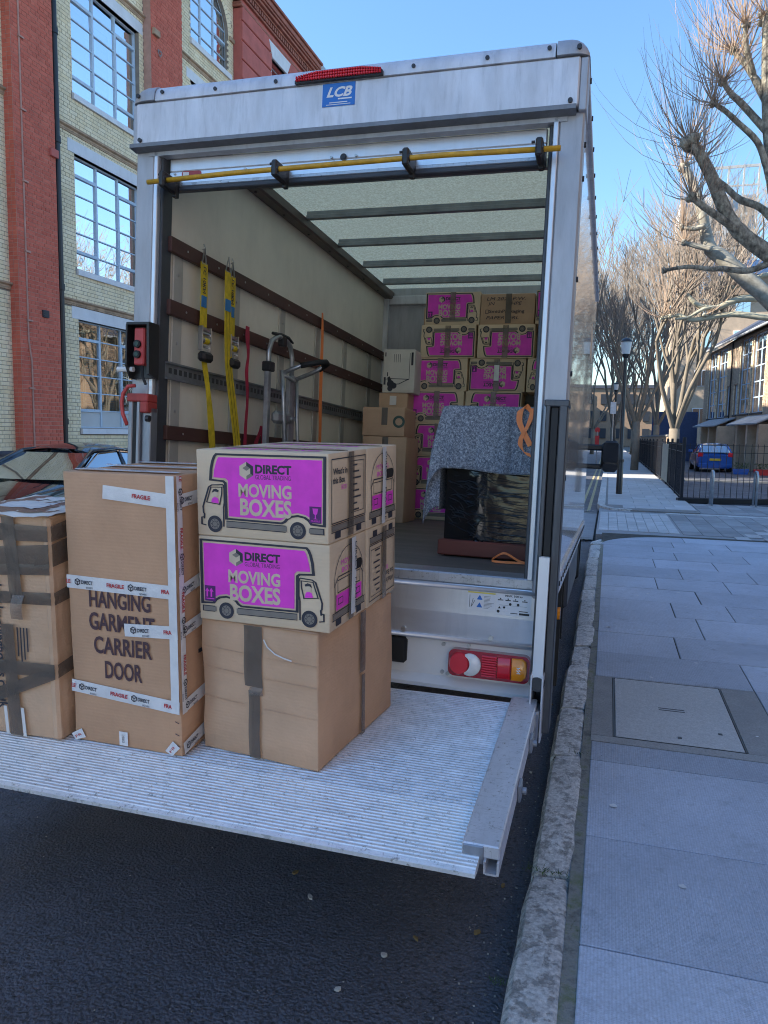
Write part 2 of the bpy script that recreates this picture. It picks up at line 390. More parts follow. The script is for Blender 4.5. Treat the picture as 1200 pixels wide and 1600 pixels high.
# crossing paving and far pavement
cr=empty('side_street_crossing'); tag(cr,kind='structure')
b=MB(); b.box(-.15,12.66,-.05,40,19.6,.082); b.build('bedding','block_paving',cr)
n=0
for i in range(8):
    for j in range(9): slab(-.12+i*.165,13.2+j*.36,-.12+(i+1)*.165,13.2+(j+1)*.36,'block_pale',.094,cr,.004,.03)
for i in range(9):
    for j in range(8): slab(1.24+i*.31,13.1+j*.42,1.24+(i+1)*.31,13.1+(j+1)*.42,'block_paving',.094,cr,.004,.03)
for k in range(16):
    x=1.2+k*.3; y=16.75
    slab(x,y-.25,x+.3,y,'block_pale',.097,cr,.004,.03)
for k in range(9): slab(2.0+k*.22,12.7+k*.42,2.22+k*.22,13.1+k*.42,'block_pale',.0985,cr,.004,.03)
for k in range(14):
    for j in range(4): slab(1.95+k*.33,17.0+j*.62,1.95+(k+1)*.33,17.0+(j+1)*.62,'block_paving',.094,cr,.004,.03)
far=empty('far_pavement'); tag(far,kind='structure')
b=MB(); cxs=[(-.2,60),(-.2,18.0),(-.12,17.4),(.1,17.0),(.5,16.86),(1.9,16.8),(1.9,60)]
b.prism(cxs[::-1],lambda u,v,h:(u,v,h),-.05,.115); b.build('bedding','concrete',far)
y=17.3; r=0
while y<46:
    h=.62 if y<30 else 1.2
    off=.33 if r%2 else 0
    xx=[.02 if y>17.6 else .35]+[q for q in (.62+off,1.25+off*.7) if q<1.7]+[1.88]
    if y<30:
        for a,b_ in zip(xx,xx[1:]): slab(a,y,b_,y+h,'slab_far' if not(17.2<y<18.4) else 'block_pale',.125,far,.004,.03)
    y+=h; r+=1
b=MB(); b.box(-.2,30,.1,1.88,120,.12); b.build('slab_sheet','slab_far',far)
for k in range(26):
    b=MB(); b.cbox(-.21,18.0+k*.9+.005,-.02,-.03,18.0+(k+1)*.9-.005,.128,.01); b.build('kerb_stone','granite',far)
for i in range(5):
    p0,p1=cxs[1:6][i:i+2] if i<4 else (None,None)
    if p0 is None: break
    b=MB(); d=(Vector(p1)-Vector(p0)); nn=Vector((d.y,-d.x)).normalized()*-.14
    if i==3: continue
    b.prism([p0,p1,tuple(Vector(p1)+nn),tuple(Vector(p0)+nn)],lambda u,v,h:(u-.004,v-.004,h),-.02,.127); b.build('kerb_stone','granite',far)
court=MB(); court.box(1.9,20.2,-.05,40,66,.06); struct(court,'parking_court','asphalt')
b=MB(); b.box(1.95,30.5,.055,40,30.75,.12); tag(b.build('court_kerb','concrete'),kind='structure')
# unseen ground behind the photographer, left open to bounce sunlight onto the van's rear
b=MB(); b.box(-.03,-60,-.05,9.5,-1.55,.118); struct(b,'rear_bounce_pavement','slab_far')
b=MB(); b.box(-40,-60,-.05,-10.6,-6.2,.10); struct(b,'unseen_bounce_yard','concrete')
# left pavement
lp=MB(); lp.box(-10.52,-30,-.05,-8.6,120,.14); struct(lp,'left_pavement','slab_far')
lk=MB(); lk.cbox(-8.6,-30,-.05,-8.45,120,.145,.015); struct(lk,'left_kerb','granite')
# road paint
b=MB()
for x in (-.60,-.42): b.add([(x,17.2,road_z(x)+.004),(x+.07,17.2,road_z(x+.07)+.004),(x+.07,90,road_z(x+.07)+.004),(x,90,road_z(x)+.004)],[(0,1,2,3)])
tag(b.build('yellow_lines','line_yellow'),kind='structure')
b=MB(); z=.09
b.add([(-2.75,2.50,road_z(-2.75)+.006),(-2.68,2.47,road_z(-2.68)+.006),(-2.40,2.68,road_z(-2.4)+.006),(-2.46,2.74,road_z(-2.46)+.006)],[(0,1,2,3)])
tag(b.build('white_road_mark','line_white'),kind='structure')
b=MB()
for yy in (17.0,12.2):
    for k in range(9): b.box(-.95+k*.08,yy,road_z(-.6)+.022,-.9+k*.08,yy+.2,road_z(-.6)+.028)
tag(b.build('drain_strips','concrete'),kind='structure')
# litter
random.seed(3)
LT=[(-.535,2.226,'pale cigarette end on the asphalt below the platform rail','litter_brown'),(-.612,2.115,'torn white paper scrap on the asphalt nearest the kerb bottom','litter_pale'),(-.70,1.93,'pale crumpled paper flake at the bottom edge of the road','litter_pale'),(-.943,2.305,'small pale ring shaped scrap on open asphalt','litter_pale'),(-.303,2.62,'dry leaf fragment in the gutter beside the kerb','litter_brown'),(-.35,2.33,'small twig fragment near the kerb foot','litter_brown'),(-1.05,2.42,'yellowed leaf on the asphalt under the platform edge','litter_brown'),(-.30,3.6,'pale stone chip in the gutter under the tail lift rail','litter_pale'),(-.27,4.6,'pale leaf in the gutter beside the rear wheel','litter_brown')]
for x,y,lab,m in LT:
    b=MB(); k=random.randint(5,7); L=random.uniform(.010,.017); W=random.uniform(.005,.009); a0=random.random()*6
    pl=[]
    for i in range(k):
        t=2*math.pi*i/k; r_=random.uniform(.7,1.15); px=L*math.cos(t)*r_; py=W*math.sin(t)*r_
        pl.append((x+px*math.cos(a0)-py*math.sin(a0),y+px*math.sin(a0)+py*math.cos(a0)))
    z0=road_z(x); b.prism(pl,lambda u,v,h:(u,v,h+z0),.0025,.009); tag(b.build('litter_scrap',m),lab,'litter','scraps lying on the road')
wd=MB()
for (cx,cy,cz,nb,sp) in ((XK+.06,2.58,.115,60,.06),(XI,2.3,.11,25,.05),(-.235,2.12,.012,40,.03),(XI,3.66,.11,20,.04)):
    for i in range(nb):
        x=cx+random.gauss(0,sp*.8); y=cy+random.gauss(0,.012); l=random.uniform(.006,.02); a=random.random()*6.28
        dx,dy=math.cos(a)*l*.8,math.sin(a)*l*.8; w=.0016
        wd.add([(x-w,y,cz),(x+w,y,cz),(x+dx,y+dy,cz+l)],[(0,1,2)])
tag(wd.build('weeds','weed'),'tiny grass tufts growing in the kerb joints','weeds',kind='stuff')

gm=MB(); random.seed(17)
for i in range(46):
    x=random.uniform(.0,2.2); y=random.uniform(1.9,10)
    r_=random.uniform(.008,.017); pl=[(x+r_*random.uniform(.75,1.2)*math.cos(t),y+r_*random.uniform(.75,1.2)*math.sin(t)) for t in [6.283*k/9 for k in range(9)]]
    gm.poly(pl,lambda u,v,h:(u,v,.1245))
tag(gm.build('gum_spots','gum'),'pale trodden chewing gum spots on the paving slabs','gum',kind='stuff')
gr_=MB()
for i in range(420):
    x=-.21-abs(random.gauss(0,.10)); y=random.uniform(1.6,9); s_=random.uniform(.0015,.0045); z0=road_z(x)
    a=random.random()*6; gr_.prism([(x+s_*math.cos(a+k*1.57)*random.uniform(.6,1.3),y+s_*math.sin(a+k*1.57)) for k in range(4)],lambda u,v,h:(u,v,z0+h),.001,.001+s_*.8)
for i in range(260):
    x=random.uniform(-3.2,-.4); y=random.uniform(1.6,3.6); s_=random.uniform(.0012,.003); z0=road_z(x)
    a=random.random()*6; gr_.prism([(x+s_*math.cos(a+k*1.57)*random.uniform(.6,1.3),y+s_*math.sin(a+k*1.57)) for k in range(4)],lambda u,v,h:(u,v,z0+h),.001,.001+s_*.8)
tag(gr_.build('road_grit','litter_grit'),'fine grit lying on the asphalt and along the gutter','grit',kind='stuff')
# ------------------------------------------------------------------ brick factory building on the left
FB=empty('factory_building',(-10.7,12,0),label='tall red and cream brick factory building with metal framed windows',cat='building')
FB.location=(0,0,0)
XP=-10.5; XW=-10.7; XG=-10.83
core=MB(); core.box(-24,-6,-.05,-11.6,24.9,14.0); core.box(-11.6,-6,-.05,-10.76,10.2,14.0)
core.build('core_wall','brick_cream',FB)
for yy in (-5.9,4):
    b=MB(); b.box(-10.76,yy,0,-10.5,yy+1.1,14); b.build('pier','brick_red',FB)
HOLES=[]  # (y0,y1,z0,z1)
WIN1=[(13.25,15.52,1.69,3.93),(13.25,15.52,4.96,7.24),(13.25,15.52,8.42,10.66)]
WIN2=[(17.72,19.72,1.69,3.93),(17.72,19.72,4.96,7.24),(17.72,19.72,8.42,10.6)]
ARCH=(17.75,19.72,11.62,12.55)
def backing(name,m,y0,y1,z0,z1,x0,x1,holes,arch=None):
    b=MB(); hs=[h for h in holes if h[0]<y1 and h[1]>y0]
    if arch: hs=hs+[(arch[0],arch[1],arch[2],arch[3]+ (arch[1]-arch[0])/2)]
    hs.sort(key=lambda h:h[2]); z=z0
    for h in hs:
        if h[2]>z: b.box(x0,y0,z,x1,y1,h[2])
        b.box(x0,y0,h[2],x1,h[0],h[3]); b.box(x0,h[1],h[2],x1,y1,h[3]); z=h[3]
    if z<z1: b.box(x0,y0,z,x1,y1,z1)
    if arch:
        cy=(arch[0]+arch[1])/2; R=(arch[1]-arch[0])/2
        for sgn in (-1,1):
            pl=[(cy+sgn*R,arch[3]),(cy+sgn*R,arch[3]+R)]+[(cy+sgn*R*math.sin(t),arch[3]+R*math.cos(t)) for t in [i*math.pi/2/8 for i in range(9)]]
            b.prism(pl,lambda u,v,h:(h,u,v),x0,x1)
    return b.build(name,m,FB)
def brick_rects(y0,y1,z0,z1,holes,arch=None,L=.225,H=.075,off=0):
    out=[]; r=0; z=z0
    while z+H<=z1+1e-6:
        step=L if r%2==0 else L/2
        y=y0-(step/2 if r%2 else 0)-off
        while y<y1:
            a=max(y,y0); c=min(y+step,y1); y+=step
            if c-a<.03: continue
            segs=[(a,c)]
            for h in holes:
                if z+H*.5>h[2] and z+H*.5<h[3]:
                    ns=[]
                    for s0,s1 in segs:
                        if s1<=h[0] or s0>=h[1]: ns.append((s0,s1)); continue
                        if s0<h[0]: ns.append((s0,h[0]))
                        if s1>h[1]: ns.append((h[1],s1))
                    segs=ns
            if arch:
                cy=(arch[0]+arch[1])/2; R=(arch[1]-arch[0])/2+.24; zz=z+H/2
                ns=[]
                for s0,s1 in segs:
                    m_=(s0+s1)/2
                    if arch[2]<zz<arch[3] and arch[0]<m_<arch[1]: continue
                    if zz>=arch[3] and (m_-cy)**2+(zz-arch[3])**2<R*R: continue
                    ns.append((s0,s1))
                segs=ns
            for s0,s1 in segs:
                if s1-s0>.025: out.append((s0+.005,s1-.005,z+.005,z+H-.005))
        z+=H; r+=1
    return out
_bm={}
def lay(parent,rects,x,m,singles=0,key=None,d=.02,proud=.007):
    """brick pieces on a wall facing +X: the nearest ones single, the rest joined"""
    rects=sorted(rects,key=key) if key else rects
    for (a,c,z0,z1) in rects[:singles]:
        k=(round(c-a,3),round(z1-z0,3),m)
        if k not in _bm:
            b=MB(); b.box(-d,-(c-a)/2,-(z1-z0)/2,0,(c-a)/2,(z1-z0)/2); _bm[k]=b.mesh('brick',m)
        link('brick',_bm[k],parent,(x+proud+random.uniform(-.002,.002),(a+c)/2,(z0+z1)/2))
    b=MB()
    for (a,c,z0,z1) in rects[singles:]:
        p=proud+random.uniform(-.002,.002); n=len(b.v)
        b.v+=[(x-d,a,z0),(x-d,c,z0),(x-d,c,z1),(x-d,a,z1),(x+p,a,z0),(x+p,c,z0),(x+p,c,z1),(x+p,a,z1)]
        b.f+=[(n+4,n+5,n+6,n+7),(n,n+1,n+5,n+4),(n+1,n+2,n+6,n+5),(n+2,n+3,n+7,n+6),(n+3,n,n+4,n+7)]
    if b.f: tag(b.build('brickwork',m,parent),kind='stuff')
random.seed(21)
near=lambda r:(abs(r[2]-2.0)+abs(r[0]-12)*.3)
# red pier
w=backing('brick_pier','mortar_red',11.42,12.47,1.2,14,XW-.1,XP,[])
lay(w,brick_rects(11.42,12.47,1.2,13.9,[]),XP,'brick_red',120,near)
b=MB()     # headers on the return of the pier
for r in range(168):
    z=1.2+r*.075; hw=.1025
    for s in range(2):
        x0=XW+.005+s*.1; n=len(b.v); p=.006
        b.v+=[(x0,11.44,z+.005),(x0+.09,11.44,z+.005),(x0+.09,11.44,z+.07),(x0,11.44,z+.07),(x0,11.42-p,z+.005),(x0+.09,11.42-p,z+.005),(x0+.09,11.42-p,z+.07),(x0,11.42-p,z+.07)]
        b.f+=[(n+5,n+4,n+7,n+6),(n,n+1,n+5,n+4),(n+1,n+2,n+6,n+5),(n+2,n+3,n+7,n+6),(n+3,n,n+4,n+7)]
tag(b.build('brickwork','brick_red',w),kind='stuff')
w=backing('brick_pier','mortar_red',15.7,17.02,1.2,14,XW-.1,XP,[])
lay(w,brick_rects(15.7,17.02,1.2,13.9,[]),XP,'brick_red')
# plinth
w=backing('plinth','mortar_grey',10.2,20,-.03,1.2,XW-.1,XP+.02,[])
lay(w,brick_rects(10.2,20,.0,1.2,[]),XP+.02,'brick_blue',40,lambda r:abs(r[2]-1.1)+abs(r[0]-11))
b=MB(); b.cbox(XP-.2,10.2,1.16,XP+.045,20,1.235,.02); b.build('plinth_coping','brick_blue',FB)
# cream bays
for nm,y0,y1,wins,arch,sing,tex in (('brick_bay',10.2,11.42,[],None,50,0),('brick_bay',12.47,15.7,WIN1,None,90,0),('brick_bay',17.02,20.0,WIN2,ARCH,0,0)):
    holes=[(h[0],h[1],h[2]-.13,h[3]+.26) for h in wins]
    hb=[(h[0]-.2,h[1]+.15,h[3],h[3]+.25) for h in wins]+[(h[0]-.05,h[1]+.13,h[2]-.13,h[2]) for h in wins]
    w=backing(nm,'mortar_grey',y0,y1,1.2,14,XW-.14,XW,[(h[0],h[1],h[2]-.0,h[3]) for h in wins],arch)
    if arch: hb=hb+[(arch[0]-.04,arch[1]+.1,arch[2]-.14,arch[2])]
    lay(w,brick_rects(y0,y1,1.235,13.95,[(h[0],h[1],h[2],h[3]) for h in wins]+hb+[(y0-1,y1+1,z-.01,z+.13) for z in (4.2,7.6,10.98)],arch),XW,'brick_cream',sing,near)
    for z in (4.2,7.6,10.98):
        b=MB(); pr=[(XW-.05,z),(XW+.02,z),(XW+.035,z+.03),(XW+.03,z+.06),(XW+.075,z+.085),(XW+.075,z+.115),(XW-.05,z+.13)]
        b.prism(pr,lambda u,v,h:(u,h,v),y0+.003,y1-.003); b.build('string_course','string_course',FB)
        nb=int((y1-y0)/.14)
        b=MB()
        for i in range(nb):
            a=y0+i*(y1-y0)/nb; b.cbox(XW-.02,a+.006,z-.012,XW+.026,a+(y1-y0)/nb-.006,z+.045,.005)
        tag(b.build('dentils','string_course',FB),kind='stuff')
# windows
def window(y0,y1,z0,z1,ms,rows,inner,kind='sky',casement=True):
    fr=MB(); x0,x1=XG-.02,XG+.03
    t=.028
    fr.box(x0,y0,z0,x1,y0+t,z1); fr.box(x0,y1-t,z0,x1,y1,z1); fr.box(x0,y0+t,z0,x1,y1-t,z0+t); fr.box(x0,y0+t,z1-t,x1,y1-t,z1)
    ye=[y0]+ms+[y1]
    for m_ in ms: fr.box(x0-.002,m_-.02,z0+t,x1+.004,m_+.02,z1-t)
    for c in range(3):
        a,d=ye[c]+.02,ye[c+1]-.02
        for r in range(1,rows):
            z=z0+(z1-z0)*r/rows; thick=.011
            if c!=1 and r in (1,rows-1): thick=.03
            fr.box(x0+.003,a,z-thick,x1-.004+(.012 if thick>.02 else 0),d,z+thick)
        if c!=1:
            za=z0+(z1-z0)/rows+.03; zb=z0+(z1-z0)*(rows-1)/rows-.03
            fr.box(x0+.001,a,za,x1+.008,a+.02,zb); fr.box(x0+.001,d-.02,za,x1+.008,d,zb)
    f=fr.build('window','window_paint',FB)
    for c in range(3):
        for r in range(rows):
            a,d=ye[c]+.01,ye[c+1]-.01; za=z0+(z1-z0)*r/rows+.008; zb=z0+(z1-z0)*(r+1)/rows-.008
            p=MB(); k=random.uniform(-.004,.004); k2=random.uniform(-.004,.004)
            p.add([(XG+k,a,za),(XG-k,d,za),(XG-k+k2,d,zb),(XG+k+k2,a,zb)],[(0,1,2,3)])
            frosted=(inner=='shutter' and r==0)
            p.build('pane','glass_frost' if frosted else ('glass_clear' if kind=='clear' else 'glass_sky'),f)
    # reveals and room behind
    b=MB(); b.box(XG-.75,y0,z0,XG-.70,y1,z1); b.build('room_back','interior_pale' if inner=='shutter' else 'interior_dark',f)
    b=MB(); b.box(XW-.14,y0-.02,z0-.13,XW+.055,y1+.13,z0); b.v=[(x,y,z-(.02 if x>XW and z>z0-.05 else 0)) for x,y,z in b.v]; s=b.build('sill','painted_stone',f)
    b=MB(); b.cbox(XW-.14,y0-.2,z1,XW+.012,y1+.15,z1+.25,.006); b.build('lintel','painted_stone',f)
    if inner=='shutter':
        nl=int((z1-z0)*.83/.05)
        for c in range(3):
            a,d=ye[c]+.03,ye[c+1]-.03
            sh=MB(); mid=(a+d)/2
            for (p,q) in ((a,mid-.015),(mid+.015,d)):
                for k in range(nl):
                    z=z0+.42+k*.05; sh.add([(XG-.12,p,z),(XG-.12,q,z),(XG-.085,q,z+.022),(XG-.085,p,z+.022)],[(0,1,2,3)])
                sh.box(XG-.125,p,z0+.4,XG-.08,p+.035,z1-.1); sh.box(XG-.125,q-.035,z0+.4,XG-.08,q,z1-.1)
            sh.build('shutter','shutter_wood',f)
    elif inner=='blind':
        sh=MB(); a,d=ye[1]+.03,ye[2]-.03
        for k in range(int((z1-z0)/.13)): 
            z=z0+.05+k*.13; sh.add([(XG-.2,a,z),(XG-.2,d,z),(XG-.17,d,z+.06),(XG-.17,a,z+.06)],[(0,1,2,3)])
        sh.build('blind','blind',f)
mat('glass_frost',(.52,.55,.56),.35,var=.05,sc_=2)
ms=[14.05,14.78]
window(*WIN1[0],ms,6,'shutter','clear'); window(*WIN1[1],ms,6,'blind'); window(*WIN1[2],ms,6,'blind')
for w_ in WIN2: window(*w_,[18.4,19.05],6,'none')
# arched window
cy=(ARCH[0]+ARCH[1])/2; R=(ARCH[1]-ARCH[0])/2
fr=MB(); arc=[(cy+R*math.cos(t),ARCH[3]+R*math.sin(t)) for t in [math.pi*i/20 for i in range(21)]]
fnx=lambda u,v,h:(XG+h,u,v)
path=[(ARCH[1],ARCH[2])]+arc+[(ARCH[0],ARCH[2])]
fr.stroke(path,.06,fnx,.03,closed=True)
for m_ in (18.4,19.07):
    zt=ARCH[3]+math.sqrt(R*R-(m_-cy)**2); fr.box(XG-.02,m_-.02,ARCH[2],XG+.03,m_+.02,zt)
for k in range(1,6):
    z=ARCH[2]+k*.37; hw=R if z<ARCH[3] else math.sqrt(max(.01,R*R-(z-ARCH[3])**2)); fr.box(XG-.015,cy-hw,z-.013,XG+.025,cy+hw,z+.013)
fr.box(XG-.02,19.09,ARCH[2]+.74,XG+.05,19.68,ARCH[2]+.80)
f=fr.build('arched_window','window_paint',FB)
p=MB(); p.poly(path[::-1],fnx,0); p.build('pane','glass_sky',f)
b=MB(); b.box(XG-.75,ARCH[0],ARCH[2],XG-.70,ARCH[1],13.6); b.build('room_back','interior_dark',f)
b=MB(); b.box(XW-.14,ARCH[0]-.05,ARCH[2]-.14,XW+.06,ARCH[1]+.1,ARCH[2]); b.build('sill','painted_stone',f)
for ring,(r0,r1,m_) in enumerate(((R+.0,R+.12,'brick_cream'),(R+.125,R+.24,'brick_cream'))):
    nv=32
    for i in range(nv):
        t0=math.pi*i/nv+.005; t1=math.pi*(i+1)/nv-.005; b=MB()
        b.prism([(cy+r0*math.cos(t0),ARCH[3]+r0*math.sin(t0)),(cy+r1*math.cos(t0),ARCH[3]+r1*math.sin(t0)),(cy+r1*math.cos(t1),ARCH[3]+r1*math.sin(t1)),(cy+r0*math.cos(t1),ARCH[3]+r0*math.sin(t1))],lambda u,v,h:(h,u,v),XW-.1,XW+.012-.006*ring)
        b.build('arch_brick',m_,f)
b=MB(); b.cbox(XW-.05,ARCH[1]+.02,ARCH[3]-.02,XW+.06,20.0,ARCH[3]+.09,.01); b.build('impost','string_course',f)
# red end block
E0,E1=20.02,25.05; WE=(21.95,23.05,10.9,13.05)
w=backing('end_block','render_red',E0,E1,-.03,14.0,-11.6,-10.46,[WE]); 
rows_=[z for z in [1.2+.52*i for i in range(24)]]
for z in rows_:
    segs=[(E0,E1)]
    if WE[2]-.4<z<WE[3]: segs=[(E0,WE[0]-.02),(WE[1]+.02,E1)]
    for a,c in segs:
        b=MB(); b.cbox(-10.5,a+.004,z+.015,-10.41,c-.004,z+.505,.02); b.build('banded_block','render_red',w)
b=MB(); b.add([(-10.40,WE[0]-.25,WE[3]+.42),(-10.40,WE[0]+.0,WE[3]),(-10.40,WE[1]+.0,WE[3]),(-10.40,WE[1]+.25,WE[3]+.42),(-10.55,WE[0]-.25,WE[3]+.42),(-10.55,WE[0],WE[3]),(-10.55,WE[1],WE[3]),(-10.55,WE[1]+.25,WE[3]+.42)],[(0,1,2,3),(4,7,6,5),(0,3,7,4),(1,0,4,5),(2,1,5,6),(3,2,6,7)]); b.build('flared_lintel','painted_stone',w)
f=MB()
for q in ((WE[0],WE[0]+.05),(WE[1]-.05,WE[1]),((WE[0]+WE[1])/2-.025,(WE[0]+WE[1])/2+.025)): f.box(-10.75,q[0],WE[2],-10.70,q[1],WE[3])
for k in range(5): z=WE[2]+k*(WE[3]-WE[2])/4; f.box(-10.745,WE[0]+.05,z-.02,-10.705,WE[1]-.05,z+.02)
f=f.build('window','window_paint',FB); p=MB(); p.add([(-10.72,WE[0],WE[2]),(-10.72,WE[1],WE[2]),(-10.72,WE[1],WE[3]),(-10.72,WE[0],WE[3])],[(0,1,2,3)]); p.build('pane','glass_sky',f)
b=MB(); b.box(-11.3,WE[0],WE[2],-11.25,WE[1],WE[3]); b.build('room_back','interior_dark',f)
# frieze and cornice
for z0,z1,pr in ((13.52,13.60,.06),(13.60,13.66,.03),(13.72,13.78,.10),(13.92,13.98,.16),(13.98,14.06,.24),(14.06,14.12,.30),(14.12,14.26,.34),(14.26,14.34,.40)):
    b=MB(); b.cbox(-11.6,E0-.05-pr*.3,z0,-10.46+pr,E1+pr*.6,z1,.012); b.build('cornice_moulding','terracotta',FB)
b=MB(); b.box(-11.6,E0,13.5,-10.44,E1,14.3); b.build('frieze','render_red',FB)
nd=34
for i in range(nd):
    y=E0+.02+i*(E1-E0)/nd; b=MB(); b.box(-10.45,y,13.79,-10.33,y+.085,13.91); b.build('dentil','terracotta',FB)
b=MB(); b.box(-11.6,10,14.0,-10.3,E0-.2,14.25); b.build('parapet','terracotta',FB)
# rainwater pipe, conduit, fittings
b=MB(); b.tube([(-10.57,12.60,.2),(-10.57,12.60,14)],.062,12)
for z in (1.75,4.4,7.2,9.2,11.4): b.tube([(-10.57,12.60,z),(-10.57,12.60,z+.12)],.08,12)
b.build('drainpipe','pipe_black',FB,ang=40)
b=MB(); b.tube([(-10.48,11.66,.3),(-10.48,11.66,2.9),(-10.485,11.60,3.3),(-10.485,11.6,14)],.016,6)
for i in range(9): b.box(-10.5,11.57,2.4+i*1.25,-10.455,11.70,2.43+i*1.25)
b.build('conduit','mortar_red',FB)
b=MB(); b.cbox(-10.5,11.98,3.78,-10.46,12.14,3.92,.006)
for k in range(3): b.box(-10.46,11.995,3.805+k*.04,-10.452,12.125,3.82+k*.04)
b.build('air_brick','window_dark',FB)
b=MB(); b.cbox(-10.5,12.30,6.85,-10.44,12.50,7.0,.006); b.build('vent_grille','render_red',FB)
b=MB(); fnp=lambda u,v,h:(-10.5+h,u,v)
hp=[(16.02+.075*math.sin(t)**3,10.42+.075*(.81*math.cos(t)-.31*math.cos(2*t)-.12*math.cos(3*t)-.06*math.cos(4*t))) for t in [2*math.pi*i/24 for i in range(24)]]
b.stroke(hp,.028,fnp,.03,closed=True); b.build('wall_anchor','concrete',FB)
b=MB(); b.cbox(-10.5,15.74,10.72,-10.42,15.98,10.86,.01); b.build('bracket','string_course',FB)
# neighbouring block beyond the alley
NB=empty('neighbour_block',(0,0,0),label='pale flat roofed block beyond the brick factory with grey coping',cat='building')
b=MB(); b.box(-26,30.2,-.05,-11,41,15.6); b.box(-26,41,-.05,-11,80,18.2); b.build('wall','pale_clad',NB)  # taller rear part added out of sight to keep the terrace shaded
b=MB(); b.cbox(-26.2,30.0,15.6,-10.75,40.99,15.95,.04); b.build('coping','pale_clad',NB)
b=MB(); b.cbox(-22,30.5,15.95,-12.2,33,17.0,.05); b.build('plant_room','lead_grey',NB)
b=MB()
for k in range(12):
    for z in (2,5.2,8.4,11.6): b.box(-11.02,31+k*3.4,z,-10.97,32.6+k*3.4,z+1.9)
b.build('windows','window_dark',NB)
# ------------------------------------------------------------------ removal van (frame: x right, y forward, z up from the load floor)
def alu(name,c,r,m,streak=.35,dirt=.3,stretch=(1,1,.25),sc_=9,bump=.08):
    t=NT(name); co=t.coord(stretch); deck=name.startswith('alu_deck') or name in('alu_rail','alu_sill')
    f=t.noise(co,sc_,8,.65); col=t.mix(t.ramp(f,[(.3,0.),(.72,1.)]),mul(c,1-streak*.5),mul(c,1+streak*.25))
    d=t.ramp(t.noise(t.coord((1,1,.12)),sc_*3.3,7,.7),[(.52,0.),(.78,1.)]); col=t.mix(t.math('MULTIPLY',d,dirt),col,mul(c,.38))
    if deck:
        scr=t.ramp(t.noise(t.coord((3,60,3)),6,4,.6),[(.60,0.),(.66,.6)]); col=t.mix(scr,col,mul(c,.5)); scr2=t.ramp(t.noise(t.coord((70,4,4)),5,4,.6),[(.63,0.),(.68,.5)]); col=t.mix(scr2,col,mul(c,.55)); sp_=t.ramp(t.noise(t.coord(),48,6,.8),[(.57,0.),(.66,.85)]); col=t.mix(sp_,col,mul((c[0],c[1]*.93,c[2]*.82),.34))
    t.base(col); t.set(r,m); t.l(t.math('ADD',t.math('MULTIPLY',t.noise(co,sc_*2.1,6),.3),r-.15),t.b.inputs['Roughness'])
    t.bump(t.noise(co,38,5),bump,.003)
alu('alu_header',(.66,.67,.71),.5,.35,.45,.5); alu('alu_post',(.44,.45,.48),.5,.4,.4,.35); alu('alu_trim',(.70,.72,.76),.35,.5,.15,.1)
alu('alu_sill',(.50,.51,.54),.45,.75,.35,.45,(.3,1,1)); alu('alu_panel',(.70,.71,.74),.34,.7,.25,.2,(.25,1,1),5,.12)
alu('steel_dark',(.10,.105,.115),.5,.6,.5,.5,(1,1,.2)); alu('steel_galv',(.36,.38,.42),.5,.75,.5,.5,(1,1,.2),14); alu('alu_deck',(.78,.78,.80),.42,.4,.5,.55,(.6,1,1),22,.25)
alu('alu_rail',(.72,.72,.76),.5,.6,.3,.3,(1,.2,1),12)
mat('grp_rib',(.50,.48,.44),.45,.2,var=.1)
mat('grp_inside',(.84,.79,.69),.42,var=.10,sc_=1.6,dirt=.10,bump=.10,bs=9); mat('rail_brown',(.085,.035,.028),.55,var=.35,sc_=6,stretch=(1,.15,1),bump=.3)
mat('track_steel',(.26,.28,.30),.45,.6,var=.25,sc_=8); mat('floor_ply',(.16,.135,.115),.6,var=.25,sc_=3,stretch=(.4,1.5,1),dirt=.35,bump=.25,bs=120)
mat('black_rubber',(.012,.012,.013),.6,var=.2); mat('black_plastic',(.018,.018,.02),.42,var=.2); mat('white_grp',(.68,.67,.62),.12,var=.05,sc_=1.5,rvar=.04,coat=.6,spec=.6)
mat('pole_yellow',(.55,.30,.02),.45,var=.2,sc_=18,dirt=.25); mat('bolt_dark',(.05,.05,.055),.45,.5); mat('bolt_steel',(.5,.5,.5),.4,.9)
mat('lens_red',(.72,.02,.04),.12,var=.08,coat=.6,rvar=.02); mat('lens_red_deep',(.36,.010,.025),.12,coat=.6,rvar=.02); mat('lens_amber',(1.0,.32,.02),.14,var=.06,coat=.5,rvar=.02); mat('lens_clear',(.80,.80,.80),.14,coat=.5,rvar=.02)
mat('sticker_blue',(.02,.16,.55),.4,var=.08); mat('sticker_white',(.72,.73,.75),.45,var=.05); mat('sticker_yellow',(.72,.62,.10),.45); mat('sticker_red',(.38,.05,.06),.4); mat('print_black',(.02,.02,.022),.55,var=.05)
mat('control_red',(.55,.07,.07),.5,var=.08); mat('button_green',(.02,.06,.045),.4); mat('red_paint',(.36,.045,.04),.55,var=.25,dirt=.3); mat('seal_dark',(.055,.06,.07),.5)
mat('tyre',(.02,.02,.021),.8,bump=.3,bs=40); mat('white_body',(.78,.78,.78),.25,coat=.5,var=.04); mat('cove_brown',(.10,.075,.065),.45,var=.2,sc_=4)
